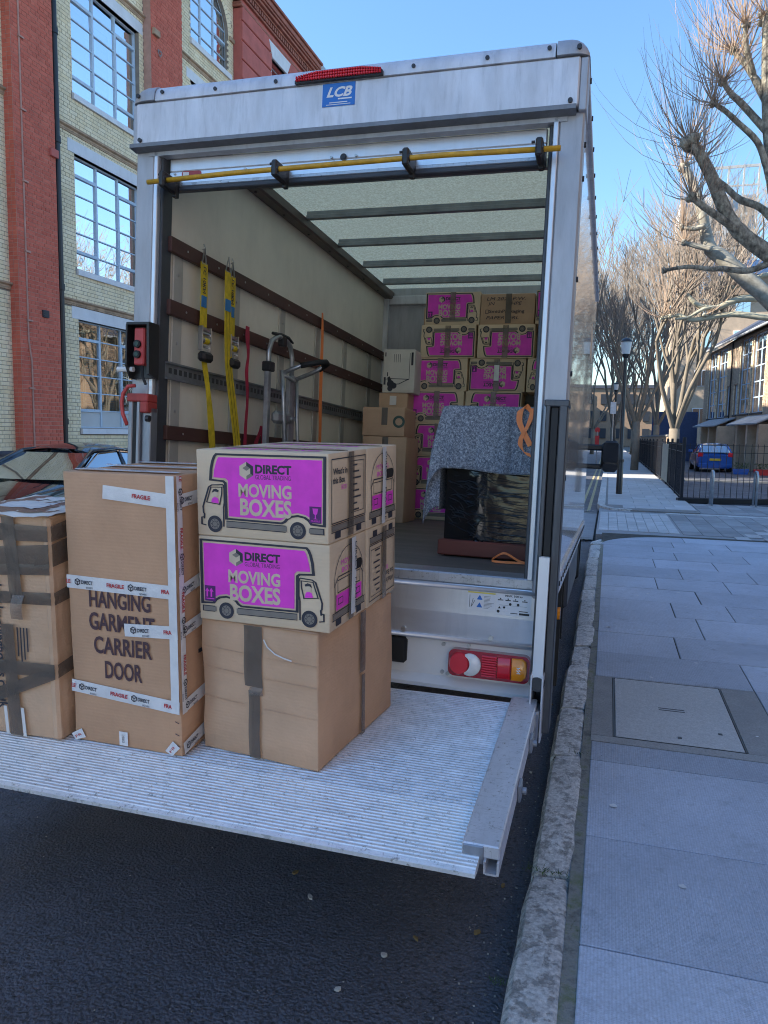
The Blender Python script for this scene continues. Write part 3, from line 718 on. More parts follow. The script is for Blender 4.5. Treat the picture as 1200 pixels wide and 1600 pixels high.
def roof_tr():
    t=NT('roof_translucent'); co=t.coord()
    sp=t.ramp(t.noise(co,75,5,.75),[(.42,0.),(.68,1.)]); pt_=t.noise(co,3,5)
    col=t.mix(sp,(.70,.54,.29),(1.0,.86,.52)); col=t.mix(t.ramp(pt_,[(.4,0.),(.8,.4)]),col,(.84,.67,.38))
    d=t.n('BsdfDiffuse'); tr=t.n('BsdfTranslucent'); t.l(col,d.inputs[0]); t.l(col,tr.inputs[0])
    mx=t.n('MixShader'); mx.inputs[0].default_value=.92; t.l(d.outputs[0],mx.inputs[1]); t.l(tr.outputs[0],mx.inputs[2]); t.l(mx.outputs[0],t.out.inputs[0])
roof_tr()
alu('gutter_grey',(.20,.21,.23),.5,.4,.4,.4)
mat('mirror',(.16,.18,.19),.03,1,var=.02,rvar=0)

VT=Vector((-1.2592,3.2368,1.0617)); VR=Euler((-0.0475424,0.0157213,0.0014818),'XYZ')
VAN=empty('removal_van',VT,VR,label='white box bodied removal van with its roller door open and tail lift lowered',cat='van')
MT=Matrix.Translation(VT)@VR.to_matrix().to_4x4()
def V(mb,name,m,parent=VAN,**k): return mb.build(name,m,parent,**k)
WI=.946; HW=1.07; LB=3.853
b=MB(); b.box(-WI,.16,-.06,WI,LB,0); V(b,'load_floor','floor_ply')
b=MB(); b.cbox(-.99,-.012,-.045,.99,.16,.004,.006); V(b,'threshold','alu_sill')
lw=MB(); lw.box(-1.055,.1,-.08,-WI,LB,2.2); lw=V(lw,'left_wall','grp_inside')
for y in (.16,.79,1.45,2.1,2.72,3.40):   # wall ribs
    b=MB(); b.cbox(-WI,y-.045,.0,-WI+.012,y+.045,1.53,.004); b.build('wall_rib','grp_rib',lw)
    r=MB()
    for z in (.3,.7,1.05,1.4): r.cyl((-WI+.012,y,z),(-WI+.016,y,z),.008,8)
    tag(r.build('rivets','bolt_steel',lw),kind='stuff')
for z0,z1,d in ((1.49,1.567,.026),(1.178,1.256,.026),(.548,.622,.026)):
    b=MB(); b.cbox(-WI+.012,.05,z0,-WI+.012+d,LB-.02,z1,.004); b.build('lashing_rail','rail_brown',lw)
    k=MB()
    for i in range(12): k.cyl((-WI+.036,.2+i*.32,(z0+z1)/2),(-WI+.041,.2+i*.32,(z0+z1)/2),.006,8)
    tag(k.build('screws','bolt_steel',lw),kind='stuff')
tr_=MB(); tr_.box(-WI+.010,.05,.859,-WI+.020,3.5,.942); tr_.box(-WI+.010,.05,.935,-WI+.036,3.5,.944); tr_.box(-WI+.010,.05,.857,-WI+.036,3.5,.866)
tr_=tr_.build('cargo_track','track_steel',lw)
k=MB()
for i in range(70): k.box(-WI+.0195,.08+i*.048,.888,-WI+.0225,.105+i*.048,.916)
tag(k.build('track_slots','steel_dark',tr_),kind='stuff')
rw=MB(); rw.box(WI,.1,-.08,1.055,LB+.4,2.2); rw=V(rw,'right_wall','grp_inside')
sk=MB(); sk.grid(1,1,lambda u,v:(1.0565,.0+u*4.28,-.0+v*2.17)); sk=V(sk,'side_skin','white_grp')
b=MB(); b.cbox(1.052,-.0,-.085,1.068,4.28,.012,.003); V(b,'side_rail','white_body')
for i in range(28):
    y=.06+i*.152; b=MB(); b.cyl((1.066,y,-.035),(1.073,y,-.035),.012,8); V(b,'side_bolt','bolt_dark')
b=MB(); b.cbox(1.05,.0,2.13,1.075,4.28,2.17,.005); V(b,'roof_edge_rail','alu_header')
for i in range(12):
    y=.12+i*.35
    b=MB(); b.cyl((1.073,y,2.15),(1.082,y,2.15),.012,8); V(b,'side_bolt','bolt_dark')
for z in (1.72,1.86,1.3,.9,.45): 
    b=MB(); b.cyl((1.066,.06,z),(1.078,.06,z),.012,8); V(b,'side_bolt','bolt_dark')
b=MB(); b.box(-WI,LB,-.06,WI,LB+.05,2.2); b.box(WI,LB,-.06,1.05,LB+.05,2.2); V(b,'front_bulkhead','alu_post')
for x in (-WI,WI-.05):
    b=MB(); b.cbox(x,LB-.06,.0,x+.05,LB,2.1,.005); V(b,'corner_angle','alu_header')
b=MB(); b.cbox(-WI+.05,LB-.05,2.035,WI-.05,LB,2.12,.006); V(b,'front_header_rail','alu_header')
# roof
def rf(u,v):
    x=-1.0+2.0*u; y=.05+(LB+.35)*v; return (x,y,2.205+.012*math.sin(v*60)*.15)
b=MB(); b.grid(8,40,rf); ro=V(b,'roof_panel','roof_translucent',smooth=True)
for y in (.42,1.02,1.625,2.265,2.876,3.469):
    b=MB(); b.cbox(-.86,y-.018,2.145,.94,y+.018,2.175,.004); b.cbox(-.86,y-.006,2.175,.94,y+.006,2.202,.002); b.build('roof_bow','track_steel',ro)
b=MB(); b.cbox(-WI,.06,2.09,-.855,LB,2.165,.012); V(b,'cove_rail','cove_brown')
b=MB(); b.cbox(.90,.06,2.10,WI,LB,2.165,.012); V(b,'cove_rail','cove_brown')
b=MB()
for i in range(9): b.cyl((-.90,.5+i*.42,2.09),(-.90,.5+i*.42,2.082),.008,8)
tag(V(b,'cove_bolts','bolt_dark'),kind='stuff')
b=MB(); b.box(-.95,.04,2.12,.95,.30,2.2); V(b,'door_drum_cover','steel_dark')
# rear frame
for s in (-1,1):
    p=MB(); p.cbox(*sorted((s*.967,s*1.07))[:1],-.025,-.08,sorted((s*.967,s*1.07))[1],.11,1.965,.008); p=V(p,'rear_post','alu_post')
    a,c=sorted((s*.945,s*.967)); t_=MB(); t_.cbox(a,-.030,.0,c,.06,1.965,.003); t_.build('door_channel','alu_trim',p)
    a,c=sorted((s*.928,s*.945)); t_=MB(); t_.cbox(a,-.006,.0,c,.08,1.95,.004); t_.build('door_seal','seal_dark',p)
hd=MB(); hd.cbox(-1.052,-.062,1.972,1.042,.02,2.166,.006); hd=V(hd,'rear_header','alu_header')
b=MB(); b.cbox(-1.075,-.050,1.97,-1.052,.1,2.166,.004); b.build('header_end','alu_post',hd); b=MB(); b.cbox(1.042,-.050,1.955,1.075,.1,2.166,.004); b.build('header_end','alu_post',hd)
b=MB(); b.prism([(-.062,1.972),(-.084,1.968),(-.084,1.950),(-.030,1.944),(-.030,1.972)],lambda u,v,h:(h,u,v),-1.07,1.035); b.build('rain_gutter','gutter_grey',hd)
b=MB(); b.box(-1.0,-.03,1.925,1.0,.02,1.972); b.build('header_lower_board','alu_post',hd)  # plain board under the header, same finish as the posts
# curved cap and corner castings
def cap_prof(): 
    pr=[(-.068,2.168)]
    for i in range(7):
        t=math.pi/2*i/6; pr.append((-.068+.062*(1-math.cos(t)),2.186+.062*math.sin(t)))
    return pr+[(.14,2.252),(.14,2.168)]
b=MB(); cp=cap_prof(); b.prism(cp,lambda u,v,h:(h,u,v),-.944,.94); V(b,'roof_cap','alu_header',ang=35)
def corner(s):
    b=MB(); n=9; q=len(cp); vs=[]
    for i in range(n):
        t=i/(n-1); 
        if t<.35: x=.946+t/.35*.05; sh=0
        else:
            a=(t-.35)/.65*math.pi/2; x=.996+.082*math.sin(a); sh=.082*(1-math.cos(a))
        for (u,v) in cp:
            k=max(0,(v-2.168)/.084); vs.append((s*x,(u if u>0 else u-.004)+sh*.5,v+.004-sh*k))
    fs=[(i*q+j,(i+1)*q+j,(i+1)*q+(j+1)%q,i*q+(j+1)%q) for i in range(n-1) for j in range(q)]
    fs+= [tuple(range(q)),tuple((n-1)*q+j for j in range(q-1,-1,-1))]
    if s>0: fs=[f[::-1] for f in fs]
    b.add(vs,fs); c=V(b,'corner_casting','alu_post',ang=40)
    k=MB(); k.cyl((s*1.035,-.066,2.196),(s*1.035,-.078,2.196),.010,10); k.build('bolt','bolt_dark',c)
corner(-1); corner(1)
for x,z in ((-.905,2.205),(-.62,2.192),(-.31,2.194),(.34,2.194),(.66,2.194),(.915,2.205)):
    b=MB(); y=-.062; b.cyl((x,y,z),(x,y-.011,z),.009,10); V(b,'bolt','bolt_dark')
for x in (-1.025,1.01):
    b=MB(); b.cyl((x,-.06,1.99),(x,-.072,1.99),.010,10); V(b,'bolt','bolt_dark')
# high level brake lamp
bl=MB(); bl.prism([(-.21,2.168),(.205,2.168),(.205,2.186),(.19,2.200),(.1,2.213),(-.1,2.213),(-.185,2.196),(-.21,2.180)],lambda u,v,h:(u,-.062-h,v),0,.020); bl=V(bl,'brake_lamp','black_plastic')
ln=MB()
for i in range(34):
    x0=-.204+i*.0119; x1=x0+.0105; m_=(x0+x1)/2; zt=2.210-.26*max(0,abs(m_)-.10)**1.25*1.0; zt=max(2.182,zt); n_=3
    for j in range(n_):
        z0=2.174+(zt-2.174)*j/n_; z1=2.174+(zt-2.174)*(j+1)/n_-.001
        ln.cbox(x0,-.094,z0,x1,-.080,z1,.003)
ln.build('lens','lens_red',bl)
# body builder sticker
st=MB(); fnr=lambda u,v,h=0:(u,-.0635-h,v)
st.prism([(-.08,2.06),(.075,2.06),(.075,2.16),(-.08,2.16)],fnr,0,.0008); st=V(st,'sticker','sticker_blue')
t_=MB(); t_.text('LCB',-.06,2.102,.040,fnr,.0016,width=.122,bold=.035,shear=.35);
for q in ((-.005,.060,2.088,.006),(-.045,.040,2.074,.004),(-.06,.055,2.066,.003)): t_.add([fnr(q[0],q[2],.0016),fnr(q[1],q[2],.0016),fnr(q[1],q[2]+q[3],.0016),fnr(q[0],q[2]+q[3],.0016)],[(0,1,2,3)])
t_.build('sticker_lettering','sticker_white',st)
# roller shutter: two slats and the bottom rail, still showing under the header
dr=MB(); dr.cbox(-.916,.03,1.868,.916,.06,1.93,.004); dr=V(dr,'roller_door','alu_trim')
b=MB(); b.cbox(-.916,.026,1.795,.916,.06,1.866,.004); b.build('door_slat','alu_panel',dr)
b=MB(); b.cbox(-.916,.022,1.772,.916,.062,1.794,.004); b.build('bottom_seal','seal_dark',dr)
b=MB(); b.cbox(-.916,.024,1.794,.916,.062,1.812,.003); b.build('bottom_rail','alu_sill',dr)
for x in (-.885,-.5,-.06,-.045,.055,.06,.3,.62,.88):
    b=MB(); z=1.855+(.02 if x in(-.06,.06) else 0); b.cyl((x,.028,z),(x,.018,z),.006,8); b.build('rivet','bolt_steel',dr)
b=MB(); b.ring((0,1.872),.008,.016,lambda u,v,h:(u,.02,v)); b.cyl((0,.03,1.872),(0,.016,1.872),.010,12); b.build('lock','bolt_dark',dr)
b=MB(); fnd=lambda u,v,h=0:(u,.0255-h,v)
b.prism([(-.845,1.845),(-.835,1.834),(-.745,1.830),(-.735,1.840),(-.738,1.858),(-.748,1.864),(-.836,1.866),(-.846,1.858)][::-1],fnd,0,.0008); lb=b.build('reflector_label','sticker_red',dr)
b=MB(); b.add([fnd(-.838,1.841,.002),fnd(-.805,1.839,.002),fnd(-.805,1.859,.002),fnd(-.838,1.860,.002)],[(0,1,2,3)]); b.build('label_patch','sticker_white',lb)
po=MB(); po.tube([(-.955,-.095,1.776),(-.5,-.10,1.787),(0,-.10,1.792),(.5,-.10,1.796),(.985,-.095,1.790)],.0115,12); po=V(po,'pull_down_pole','pole_yellow',smooth=True)
for x,z in ((-.865,1.78),(-.28,1.79),(.335,1.796),(.90,1.795)):
    b=MB(); b.cbox(x-.015,-.122,z-.036,x+.015,-.008,z+.038,.007); b.cbox(x-.011,-.008,z-.048,x+.011,.022,z+.045,.003); b.cyl((x-.014,-.10,z),(x+.018,-.10,z),.020,12); k=b.build('pole_clip','black_plastic',po)
    b=MB(); b.cyl((x-.02,-.09,z+.03),(x-.034,-.09,z+.03),.006,8); b.build('clip_screw','bolt_dark',k)
# rear step panels
b=MB(); prof=[(-.014,-.045),(-.020,-.06),(-.020,-.175),(-.006,-.285),(.02,-.285),(.02,-.045)]
b.prism(prof,lambda u,v,h:(h,u,v),-.985,.985); sp_=V(b,'step_panel','alu_panel')
b=MB(); b.tube([(-.985,-.020,-.058),(.985,-.020,-.058)],.010,8); b.build('panel_bead','alu_trim',sp_,smooth=True)
b=MB(); b.tube([(-.985,-.010,-.296),(.985,-.010,-.296)],.012,8); b.build('panel_roll','alu_trim',sp_,smooth=True)
for x,z,y in ((.40,-.272,-.01),(.80,-.272,-.01),(-.4,-.272,-.01)):
    b=MB(); b.cyl((x,y,z),(x,y-.012,z),.011,10); b.build('bolt','bolt_steel',sp_)
lbd=MB(); lbd.box(-.985,.015,-.50,.985,.045,-.30); lbd.prism([(.015,-.475),(-.03,-.505),(-.03,-.522),(.045,-.522),(.045,-.475)],lambda u,v,h:(h,u,v),-.985,.983); lbd=V(lbd,'lamp_board','white_body')
for x,z in ((.585,-.328),(.70,-.322),(.585,-.455),(.61,-.46)):
    b=MB(); b.cyl((x,.016,z),(x,.004,z),.009,10); b.build('bolt','bolt_steel',lbd)
b=MB(); b.cbox(.325,-.018,-.432,.418,.016,-.312,.012); b.build('rubber_buffer','black_rubber',lbd)
# tail lamp
def rrect(x0,z0,x1,z1,r,n=5):
    out=[]
    for cx,cz,a0 in ((x1-r,z1-r,0),(x0+r,z1-r,90),(x0+r,z0+r,180),(x1-r,z0+r,270)):
        for i in range(n+1): t=rad(a0+90*i/n); out.append((cx+r*math.cos(t),cz+r*math.sin(t)))
    return out
TX0,TX1,TZ0,TZ1=.618,.978,-.455,-.335
tl=MB(); tl.prism(rrect(TX0,TZ0,TX1,TZ1,.028)[::-1],lambda u,v,h:(u,.016-h,v),0,.045); tl=V(tl,'tail_lamp','lens_red_deep')
ft=lambda u,v,h=0:(u,-.029-h,v)
def lens(pl,m,name,h=.014):
    b=MB(); n=len(pl); c=(sum(p[0] for p in pl)/n,sum(p[1] for p in pl)/n)
    inn=[(c[0]+(p[0]-c[0])*.90,c[1]+(p[1]-c[1])*.90) for p in pl]
    vs=[ft(u,v,0) for u,v in pl]+[ft(u,v,h*.7) for u,v in pl]+[ft(u,v,h) for u,v in inn]
    fs=[((i+1)%n,i,n+i,n+(i+1)%n) for i in range(n)]+[(n+(i+1)%n,n+i,2*n+i,2*n+(i+1)%n) for i in range(n)]+[tuple(2*n+i for i in range(n-1,-1,-1))]
    b.add(vs,fs); return b.build(name,m,tl,ang=50)
zc=(TZ0+TZ1)/2
lens([(.668+.042*math.cos(t)*1.05,zc+.050*math.sin(t)) for t in [2*math.pi*i/22 for i in range(22)]],'lens_red','fog_lens',.02)
cres=[(.716+.050*math.cos(t),zc-.002+.050*math.sin(t)) for t in [rad(-115+230*i/16) for i in range(17)]]+[(.670+.046*math.cos(t),zc+.046*math.sin(t)) for t in [rad(62-124*i/10) for i in range(11)]]
lens(cres,'lens_clear','reversing_lens',.016)
for i in range(9):
    z0=TZ0+.012+i*.0108; b=MB(); b.cbox(.768,-.041,z0,.836,-.028,z0+.0088,.003); b.build('lens_rib','lens_red',tl)
lens([(.838,TZ0+.012),(.896,TZ0+.012),(.896,TZ1-.012),(.838,TZ1-.012)],'lens_red','brake_lens',.014)
lens([(.900,TZ0+.012),(.945,TZ0+.012),(.965,TZ0+.03),(.968,zc),(.963,TZ1-.022),(.945,TZ1-.010),(.900,TZ1-.012)],'lens_amber','indicator_lens',.018)
b=MB(); fa=lambda u,v,h=0:(u,-.0485-h,v); b.stroke([(.925,zc-.012),(.939,zc-.012),(.925,zc),(.939,zc),(.925,zc+.012),(.939,zc+.012)],.004,fa); b.build('lens_mark','lens_clear',tl)
# notices on the panel
fpn=lambda u,v,h=0:(u,-.0205-h,v)
lb1=MB(); lb1.prism([(.690,-.150),(.812,-.150),(.812,-.070),(.690,-.070)],fpn,0,.0006); lb1=lb1.build('notice','sticker_white',sp_)
b=MB(); b.add([fpn(.690,-.076,.0012),fpn(.812,-.076,.0012),fpn(.812,-.070,.0012),fpn(.690,-.070,.0012)],[(0,1,2,3)]); b.build('notice_band','sticker_yellow',lb1)
b=MB()
for z in (-.088,-.122):
    b.add([fpn(.730,z-.016,.0012),fpn(.756,z-.016,.0012),fpn(.743,z+.006,.0012)],[(0,1,2)])
b.build('warning_sign','sticker_blue',lb1)
b=MB(); 
for i in range(10): b.box(.762,-.0218,-.088-i*.0058,.762+random.uniform(.02,.046),-.0215,-.0868-i*.0058)
for u0,v0,u1,v1 in ((.699,-.14,.699,-.085),(.706,-.14,.714,-.10),(.709,-.135,.722,-.108)): b.stroke([(u0,v0),(u1,v1)],.002,fpn,.0012)
b.build('notice_lettering','print_black',lb1)
lb2=MB(); lb2.prism([(.815,-.162),(.968,-.160),(.968,-.064),(.815,-.070)],fpn,0,.0006); lb2=lb2.build('notice','sticker_white',sp_)
b=MB(); b.text('MAX. 500 kg',.855,-.080,.0085,fpn,.0012,width=.075,bold=.02)
for x in (.835,.868,.900,.940): b.box(x-.012,-.0218,-.098,x+.012,-.0215,-.094); b.disc((x,-.090),.003,fpn,.0012,8)
for x in (.878,.912): b.disc((x,-.112),.006,fpn,.0012,10)
b.box(.83,-.0218,-.1185,.95,-.0215,-.1178)
b.add([fpn(.825,-.134,.0012),fpn(.838,-.134,.0012),fpn(.8315,-.124,.0012)],[(0,1,2)]); b.disc((.852,-.128),.005,fpn,.0012); b.disc((.827,-.147),.0065,fpn,.0012)
b.box(.918,-.0218,-.1415,.955,-.0215,-.138); b.box(.88,-.0218,-.152,.912,-.0215,-.1495); b.box(.918,-.0218,-.156,.962,-.0215,-.147)
b.build('notice_lettering','print_black',lb2)
# tail lift columns and arms
cR=MB(); cR.cbox(.992,-.15,-.62,1.010,-.026,.76,.003); cR.cbox(1.046,-.15,-.62,1.080,-.026,.76,.004); cR.cbox(1.010,-.045,-.62,1.046,-.026,.76,.002); cR=V(cR,'lift_column','steel_dark')
b=MB(); b.cbox(1.011,-.14,.05,1.045,-.06,.74,.004); b.build('column_slide','black_rubber',cR)
b=MB(); b.cbox(.985,-.152,.74,1.085,-.02,.768,.004); b.build('column_cap','steel_dark',cR)
ar=MB()
for q in ((1.004,-.20,1.008,-.16),(1.042,-.20,1.046,-.16),(1.008,-.20,1.042,-.196),(1.008,-.164,1.042,-.16)): ar.box(q[0],q[1],-.38,q[2],q[3],.125)
ar=ar.build('lift_strut','alu_trim',cR)
b=MB(); b.cyl((1.025,-.205,-.40),(1.025,-.155,-.40),.030,16); b.build('pivot_pin','bolt_dark',cR)
b=MB(); b.cbox(.998,-.215,-.64,1.006,-.10,-.36,.003); b.cbox(1.044,-.215,-.64,1.052,-.10,-.36,.003); b.build('link_plate','alu_trim',cR)
b=MB(); b.cbox(1.008,-.26,-.62,1.042,-.12,-.50,.008); b.build('link_arm','steel_galv',cR)
cL=MB(); cL.cbox(-1.028,-.105,-.62,-1.003,-.026,.74,.004); cL.cbox(-.982,-.105,-.62,-.962,-.026,.74,.004); cL.cbox(-1.003,-.045,-.62,-.982,-.026,.74,.002); cL.cbox(-.962,-.085,-.62,-.912,-.026,.70,.004); cL=V(cL,'lift_column','steel_galv')
b=MB(); b.box(-1.002,-.10,-.6,-.983,-.05,.735); b.build('column_slide','black_rubber',cL)
b=MB(); b.cbox(-1.032,-.115,.725,-.912,-.03,.765,.005); b.cbox(-.955,-.118,.672,-.912,-.03,.726,.005); b.build('lift_bracket','red_paint',cL)
b=MB(); b.cyl((-.93,-.095,.645),(-.912,-.095,.645),.016,12); b.build('bracket_bolt','bolt_dark',cL)
b=MB(); b.tube([(-1.0,-.09,.805),(-1.035,-.10,.80),(-1.062,-.10,.765),(-1.070,-.10,.72),(-1.062,-.10,.665),(-1.035,-.10,.61)],.0095,8); b.build('red_hose','control_red',cL,smooth=True)
b=MB(); b.cyl((-1.11,-.08,.885),(-1.02,-.08,.885),.013,10); b.build('white_spigot','white_paint',cL)
cb=MB(); cb.cbox(-1.045,-.115,1.095,-.912,-.03,1.110,.003)
cb.prism([(-.115,1.10),(-.115,.90),(-.08,.84),(-.03,.84),(-.03,1.10)],lambda u,v,h:(h,u,v),-1.045,-1.036); cb.prism([(-.12,1.10),(-.11,.86),(-.03,.84),(-.03,1.10)],lambda u,v,h:(h,u,v),-.925,-.912); cb.box(-1.036,-.05,.845,-.925,-.03,1.095); cb=V(cb,'control_box','black_plastic')
b=MB(); b.cbox(-1.010,-.098,.905,-.952,-.05,1.085,.006); cp_=b.build('control_panel','control_red',cb)
for z in (1.005,.955):
    b=MB(); b.cyl((-.985,-.095,z),(-.985,-.112,z),.019,16); b.build('push_button','black_rubber',cp_); b=MB(); b.cyl((-.985,-.112,z),(-.985,-.114,z),.011,12); b.build('button_face','button_green',cp_)
b=MB(); b.tube([(-.965,-.09,.90),(-.955,-.10,.85),(-.935,-.10,.81)],.007,6); b.build('cable','black_rubber',cb)
# chassis, wheels, cab (mostly hidden)
b=MB(); b.box(-.45,.2,-.42,-.35,6,-.2); b.box(.35,.2,-.42,.45,6,-.2); b.box(-.9,.25,-.16,.9,LB,-.06); V(b,'chassis','black_rubber')
def wheel(x,y,zb,r=.345,w=.2):
    b=MB(); zc=zb+r
    pr=[(-w/2,r*.62),(-w/2,r*.93),(-w/2+.025,r),(w/2-.025,r),(w/2,r*.93),(w/2,r*.62)]; n=28; q=len(pr); vs=[]
    for i in range(n):
        t=2*math.pi*i/n
        for a,rr in pr: vs.append((x+a,y+rr*math.cos(t),zc+rr*math.sin(t)))
    b.add(vs,[(i*q+j,i*q+j+1,((i+1)%n)*q+j+1,((i+1)%n)*q+j) for i in range(n) for j in range(q-1)]); wv=V(b,'wheel','tyre',smooth=True)
    b=MB(); b.cyl((x-w*.35,y,zc),(x+w*.42,y,zc),r*.62,20); b.build('rim','alu_rail',wv)
GZ=lambda y:-1.035+.0492*y
for x in (.90,.68,-.9,-.68): wheel(x,1.75,GZ(1.75)+.002,.345,.19)
for x in (.90,-.9): wheel(x,5.62,GZ(5.62)+.002,.345,.21)
b=MB(); b.box(.55,2.3,-.75,1.0,2.32,-.12); V(b,'mud_flap','black_rubber')
b=MB(); b.box(.60,1.15,-.78,1.04,1.17,-.12); V(b,'mud_flap','black_rubber')
b=MB(); b.cbox(.75,2.45,-.55,1.02,4.3,-.12,.02); V(b,'side_locker','steel_dark')
b=MB(); b.cyl((1.06,.35,-.20),(1.075,.35,-.20),.03,10); V(b,'side_marker','lens_amber')
cabp=[(-.62,4.35),(-.62,6.6),(-.2,6.85),(.25,6.75),(.42,6.25),(1.05,5.6),(1.2,5.2),(1.2,4.35)]
b=MB(); b.prism([(y,z) for z,y in cabp],lambda u,v,h:(h,u,v),-.98,.98); cab=V(b,'cab','white_body')
b=MB(); b.box(.981,4.9,.45,.986,5.75,.98); b.box(-.986,4.9,.45,-.981,5.75,.98); b.build('cab_window','glass_car',cab)
mi=MB(); mi.cbox(1.178,5.26,.50,1.372,5.40,.845,.045); mi=V(mi,'door_mirror','black_plastic',ang=40)
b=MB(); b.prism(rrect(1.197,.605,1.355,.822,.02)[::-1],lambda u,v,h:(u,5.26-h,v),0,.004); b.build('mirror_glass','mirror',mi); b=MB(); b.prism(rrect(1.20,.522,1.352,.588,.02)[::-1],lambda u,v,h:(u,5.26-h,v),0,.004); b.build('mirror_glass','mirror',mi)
b=MB(); b.cbox(.97,5.31,.735,1.2,5.37,.80,.015); b.cbox(.97,5.31,.53,1.2,5.37,.585,.015); b.build('mirror_arm','black_plastic',mi)

# ---- tail lift platform (its own level frame)
PO=Vector((-1.2667,3.0116,.5532)); PR=Euler((0.03477,0.00375,0.0014818),'XYZ')
MP=Matrix.Translation(PO)@PR.to_matrix().to_4x4()
dk=MB(); pr=[(.05,-.035)]
y=.05
while y>-.815:
    pr+=[(y,-.004),(y-.0035,.0),(y-.0095,.0),(y-.013,-.004)]; y-=.018
pr+=[(-.825,-.004),(-.826,-.035)]
dk.prism(pr,lambda u,v,h:(h,u,v),-.98,.921)
dk=dk.build('tail_lift_platform','alu_deck',VAN); dk.matrix_local=MT.inverted()@MP
alu('alu_deck_clean',(.90,.90,.90),.40,.4,.3,.3,(.6,1,1),16,.2)
rp=MB(); pr=[(-.827,-.035),(-.827,-.002)]; y=-.830
while y>-1.115:
    t=(y+.83)/-.305; z=-.001-.006*t
    pr+=[(y,z-.003),(y-.003,z),(y-.008,z),(y-.011,z-.003)]; y-=.0165
pr+=[(-1.122,-.009),(-1.138,-.014),(-1.138,-.026),(-1.10,-.034)]
rp.prism(pr,lambda u,v,h:(h,u,v),-.99,.972); rp.build('ramp_edge','alu_deck_clean',dk)
for s in (1,-1):
    a,c=sorted((s*.922,s*1.028)); b=MB(); b.cbox(a,-1.062,-.012,c,.05,.028,.004)
    lo,hi=(.985,1.028) if s>0 else (-1.028,-.985)
    b.box(lo,-1.075,-.05,lo+.006,.03,-.012); b.box(hi-.006,-1.075,-.05,hi,.03,-.012); b.box(lo+.006,-1.075,-.052,hi-.006,.03,-.046)
    r=b.build('platform_side_rail','alu_rail',dk)
    b=MB(); b.cbox(*((.924,-1.066,-.030,.984,-1.02,.024) if s>0 else (-.984,-1.066,-.03,-.924,-1.02,.024)),.003); b.build('rail_end','steel_galv',r)
    for y in (-.25,-.62):
        b=MB(); b.cbox(s*1.034-.006,y-.03,-.06,s*1.034+.006,y+.03,.0,.003); b.cyl((s*1.04,y,-.03),(s*1.055,y,-.03),.012,10); b.build('rail_fitting','steel_galv',r)
b=MB(); b.box(-.9,-.75,-.075,.9,-.70,-.036); b.box(-.9,-.2,-.075,.9,-.12,-.036)
for x in (-.7,0,.7): b.box(x-.04,-.70,-.07,x+.04,-.2,-.036)
b.build('platform_frame','steel_dark',dk)
# ------------------------------------------------------------------ goods: cartons, blanket, straps, hand truck
def board(name,c,rnd=.06,wr=.5):
    t=NT(name); co=t.coord()
    col=t.mix(t.ramp(t.noise(co,4,7,.6),[(.3,0.),(.7,1.)]),mul(c,.88),mul(c,1.08))
    w=t.n('TexWave',Scale=26.,Distortion=.4,_bands_direction='Z'); t.l(co,w.inputs['Vector'])
    col=t.mix(t.math('MULTIPLY',w.outputs['Fac'],.03),col,mul(c,.7))
    sc_=t.ramp(t.noise(t.coord((3,3,.5)),11,8,.7),[(.62,0.),(.74,1.)]); col=t.mix(t.math('MULTIPLY',sc_,.18),col,mul(c,.62))
    wh=t.ramp(t.noise(t.coord((1,1,5)),16,7,.75),[(.64,0.),(.72,.35)]); col=t.mix(wh,col,mul((c[0]*1.05,c[1]*1.12,c[2]*1.25),1.15))
    hs=t.n('HueSaturation'); t.l(col,hs.inputs['Color']); t.l(t.math('ADD',t.math('MULTIPLY',t.rnd(False),2*rnd),1-rnd),hs.inputs['Value'])
    t.base(hs.outputs[0]); t.set(.68)
    h=t.math('ADD',t.math('MULTIPLY',w.outputs['Fac'],.018),t.math('MULTIPLY',t.noise(co,6,5,.6),wr)); t.bump(h,.55,.02)
board('card_moving',(.70,.545,.38)); board('card_plain',(.62,.39,.245),wr=1.2); board('card_garment',(.59,.345,.205),wr=.8); board('card_brown',(.62,.405,.26),wr=1.4); board('card_old',(.56,.36,.23))
board('card_white',(.70,.66,.60))
def printm(name,c,r=.6): mat(name,c,r,var=.10,sc_=14,rvar=.05)
printm('print_magenta',(.80,.055,.60)); printm('print_navy',(.035,.035,.05)); printm('print_tan',(.66,.53,.39)); printm('print_grey',(.23,.20,.17)); printm('print_white',(.62,.58,.54)); printm('print_brown',(.085,.045,.055)); printm('print_violet',(.10,.02,.14))
def tape_m(name,c,r,mixt):
    t=NT(name); co=t.coord(); col=t.mix(t.noise(co,9,5),mul(c,.7),mul(c,1.3)); t.base(col); t.set(r,spec=.6)
    t.bump(t.noise(t.coord((1,1,1)),26,6,.7),.55,.006)
    tr=t.n('BsdfTransparent'); tr.inputs[0].default_value=(.75,.66,.55,1); mx=t.n('MixShader'); mx.inputs[0].default_value=mixt
    t.l(tr.outputs[0],mx.inputs[1]); t.l(t.b.outputs[0],mx.inputs[2]); t.l(mx.outputs[0],t.out.inputs[0])
tape_m('tape_brown',(.16,.135,.115),.22,.70); tape_m('tape_clear',(.32,.29,.27),.12,.45); tape_m('tape_white',(.84,.84,.86),.28,.96); tape_m('tape_rust',(.27,.14,.11),.3,.8)
mat('paper_white',(.72,.70,.68),.7,var=.05); mat('tape_red_ink',(.50,.04,.05),.5); mat('hole_dark',(.015,.013,.012),.9)

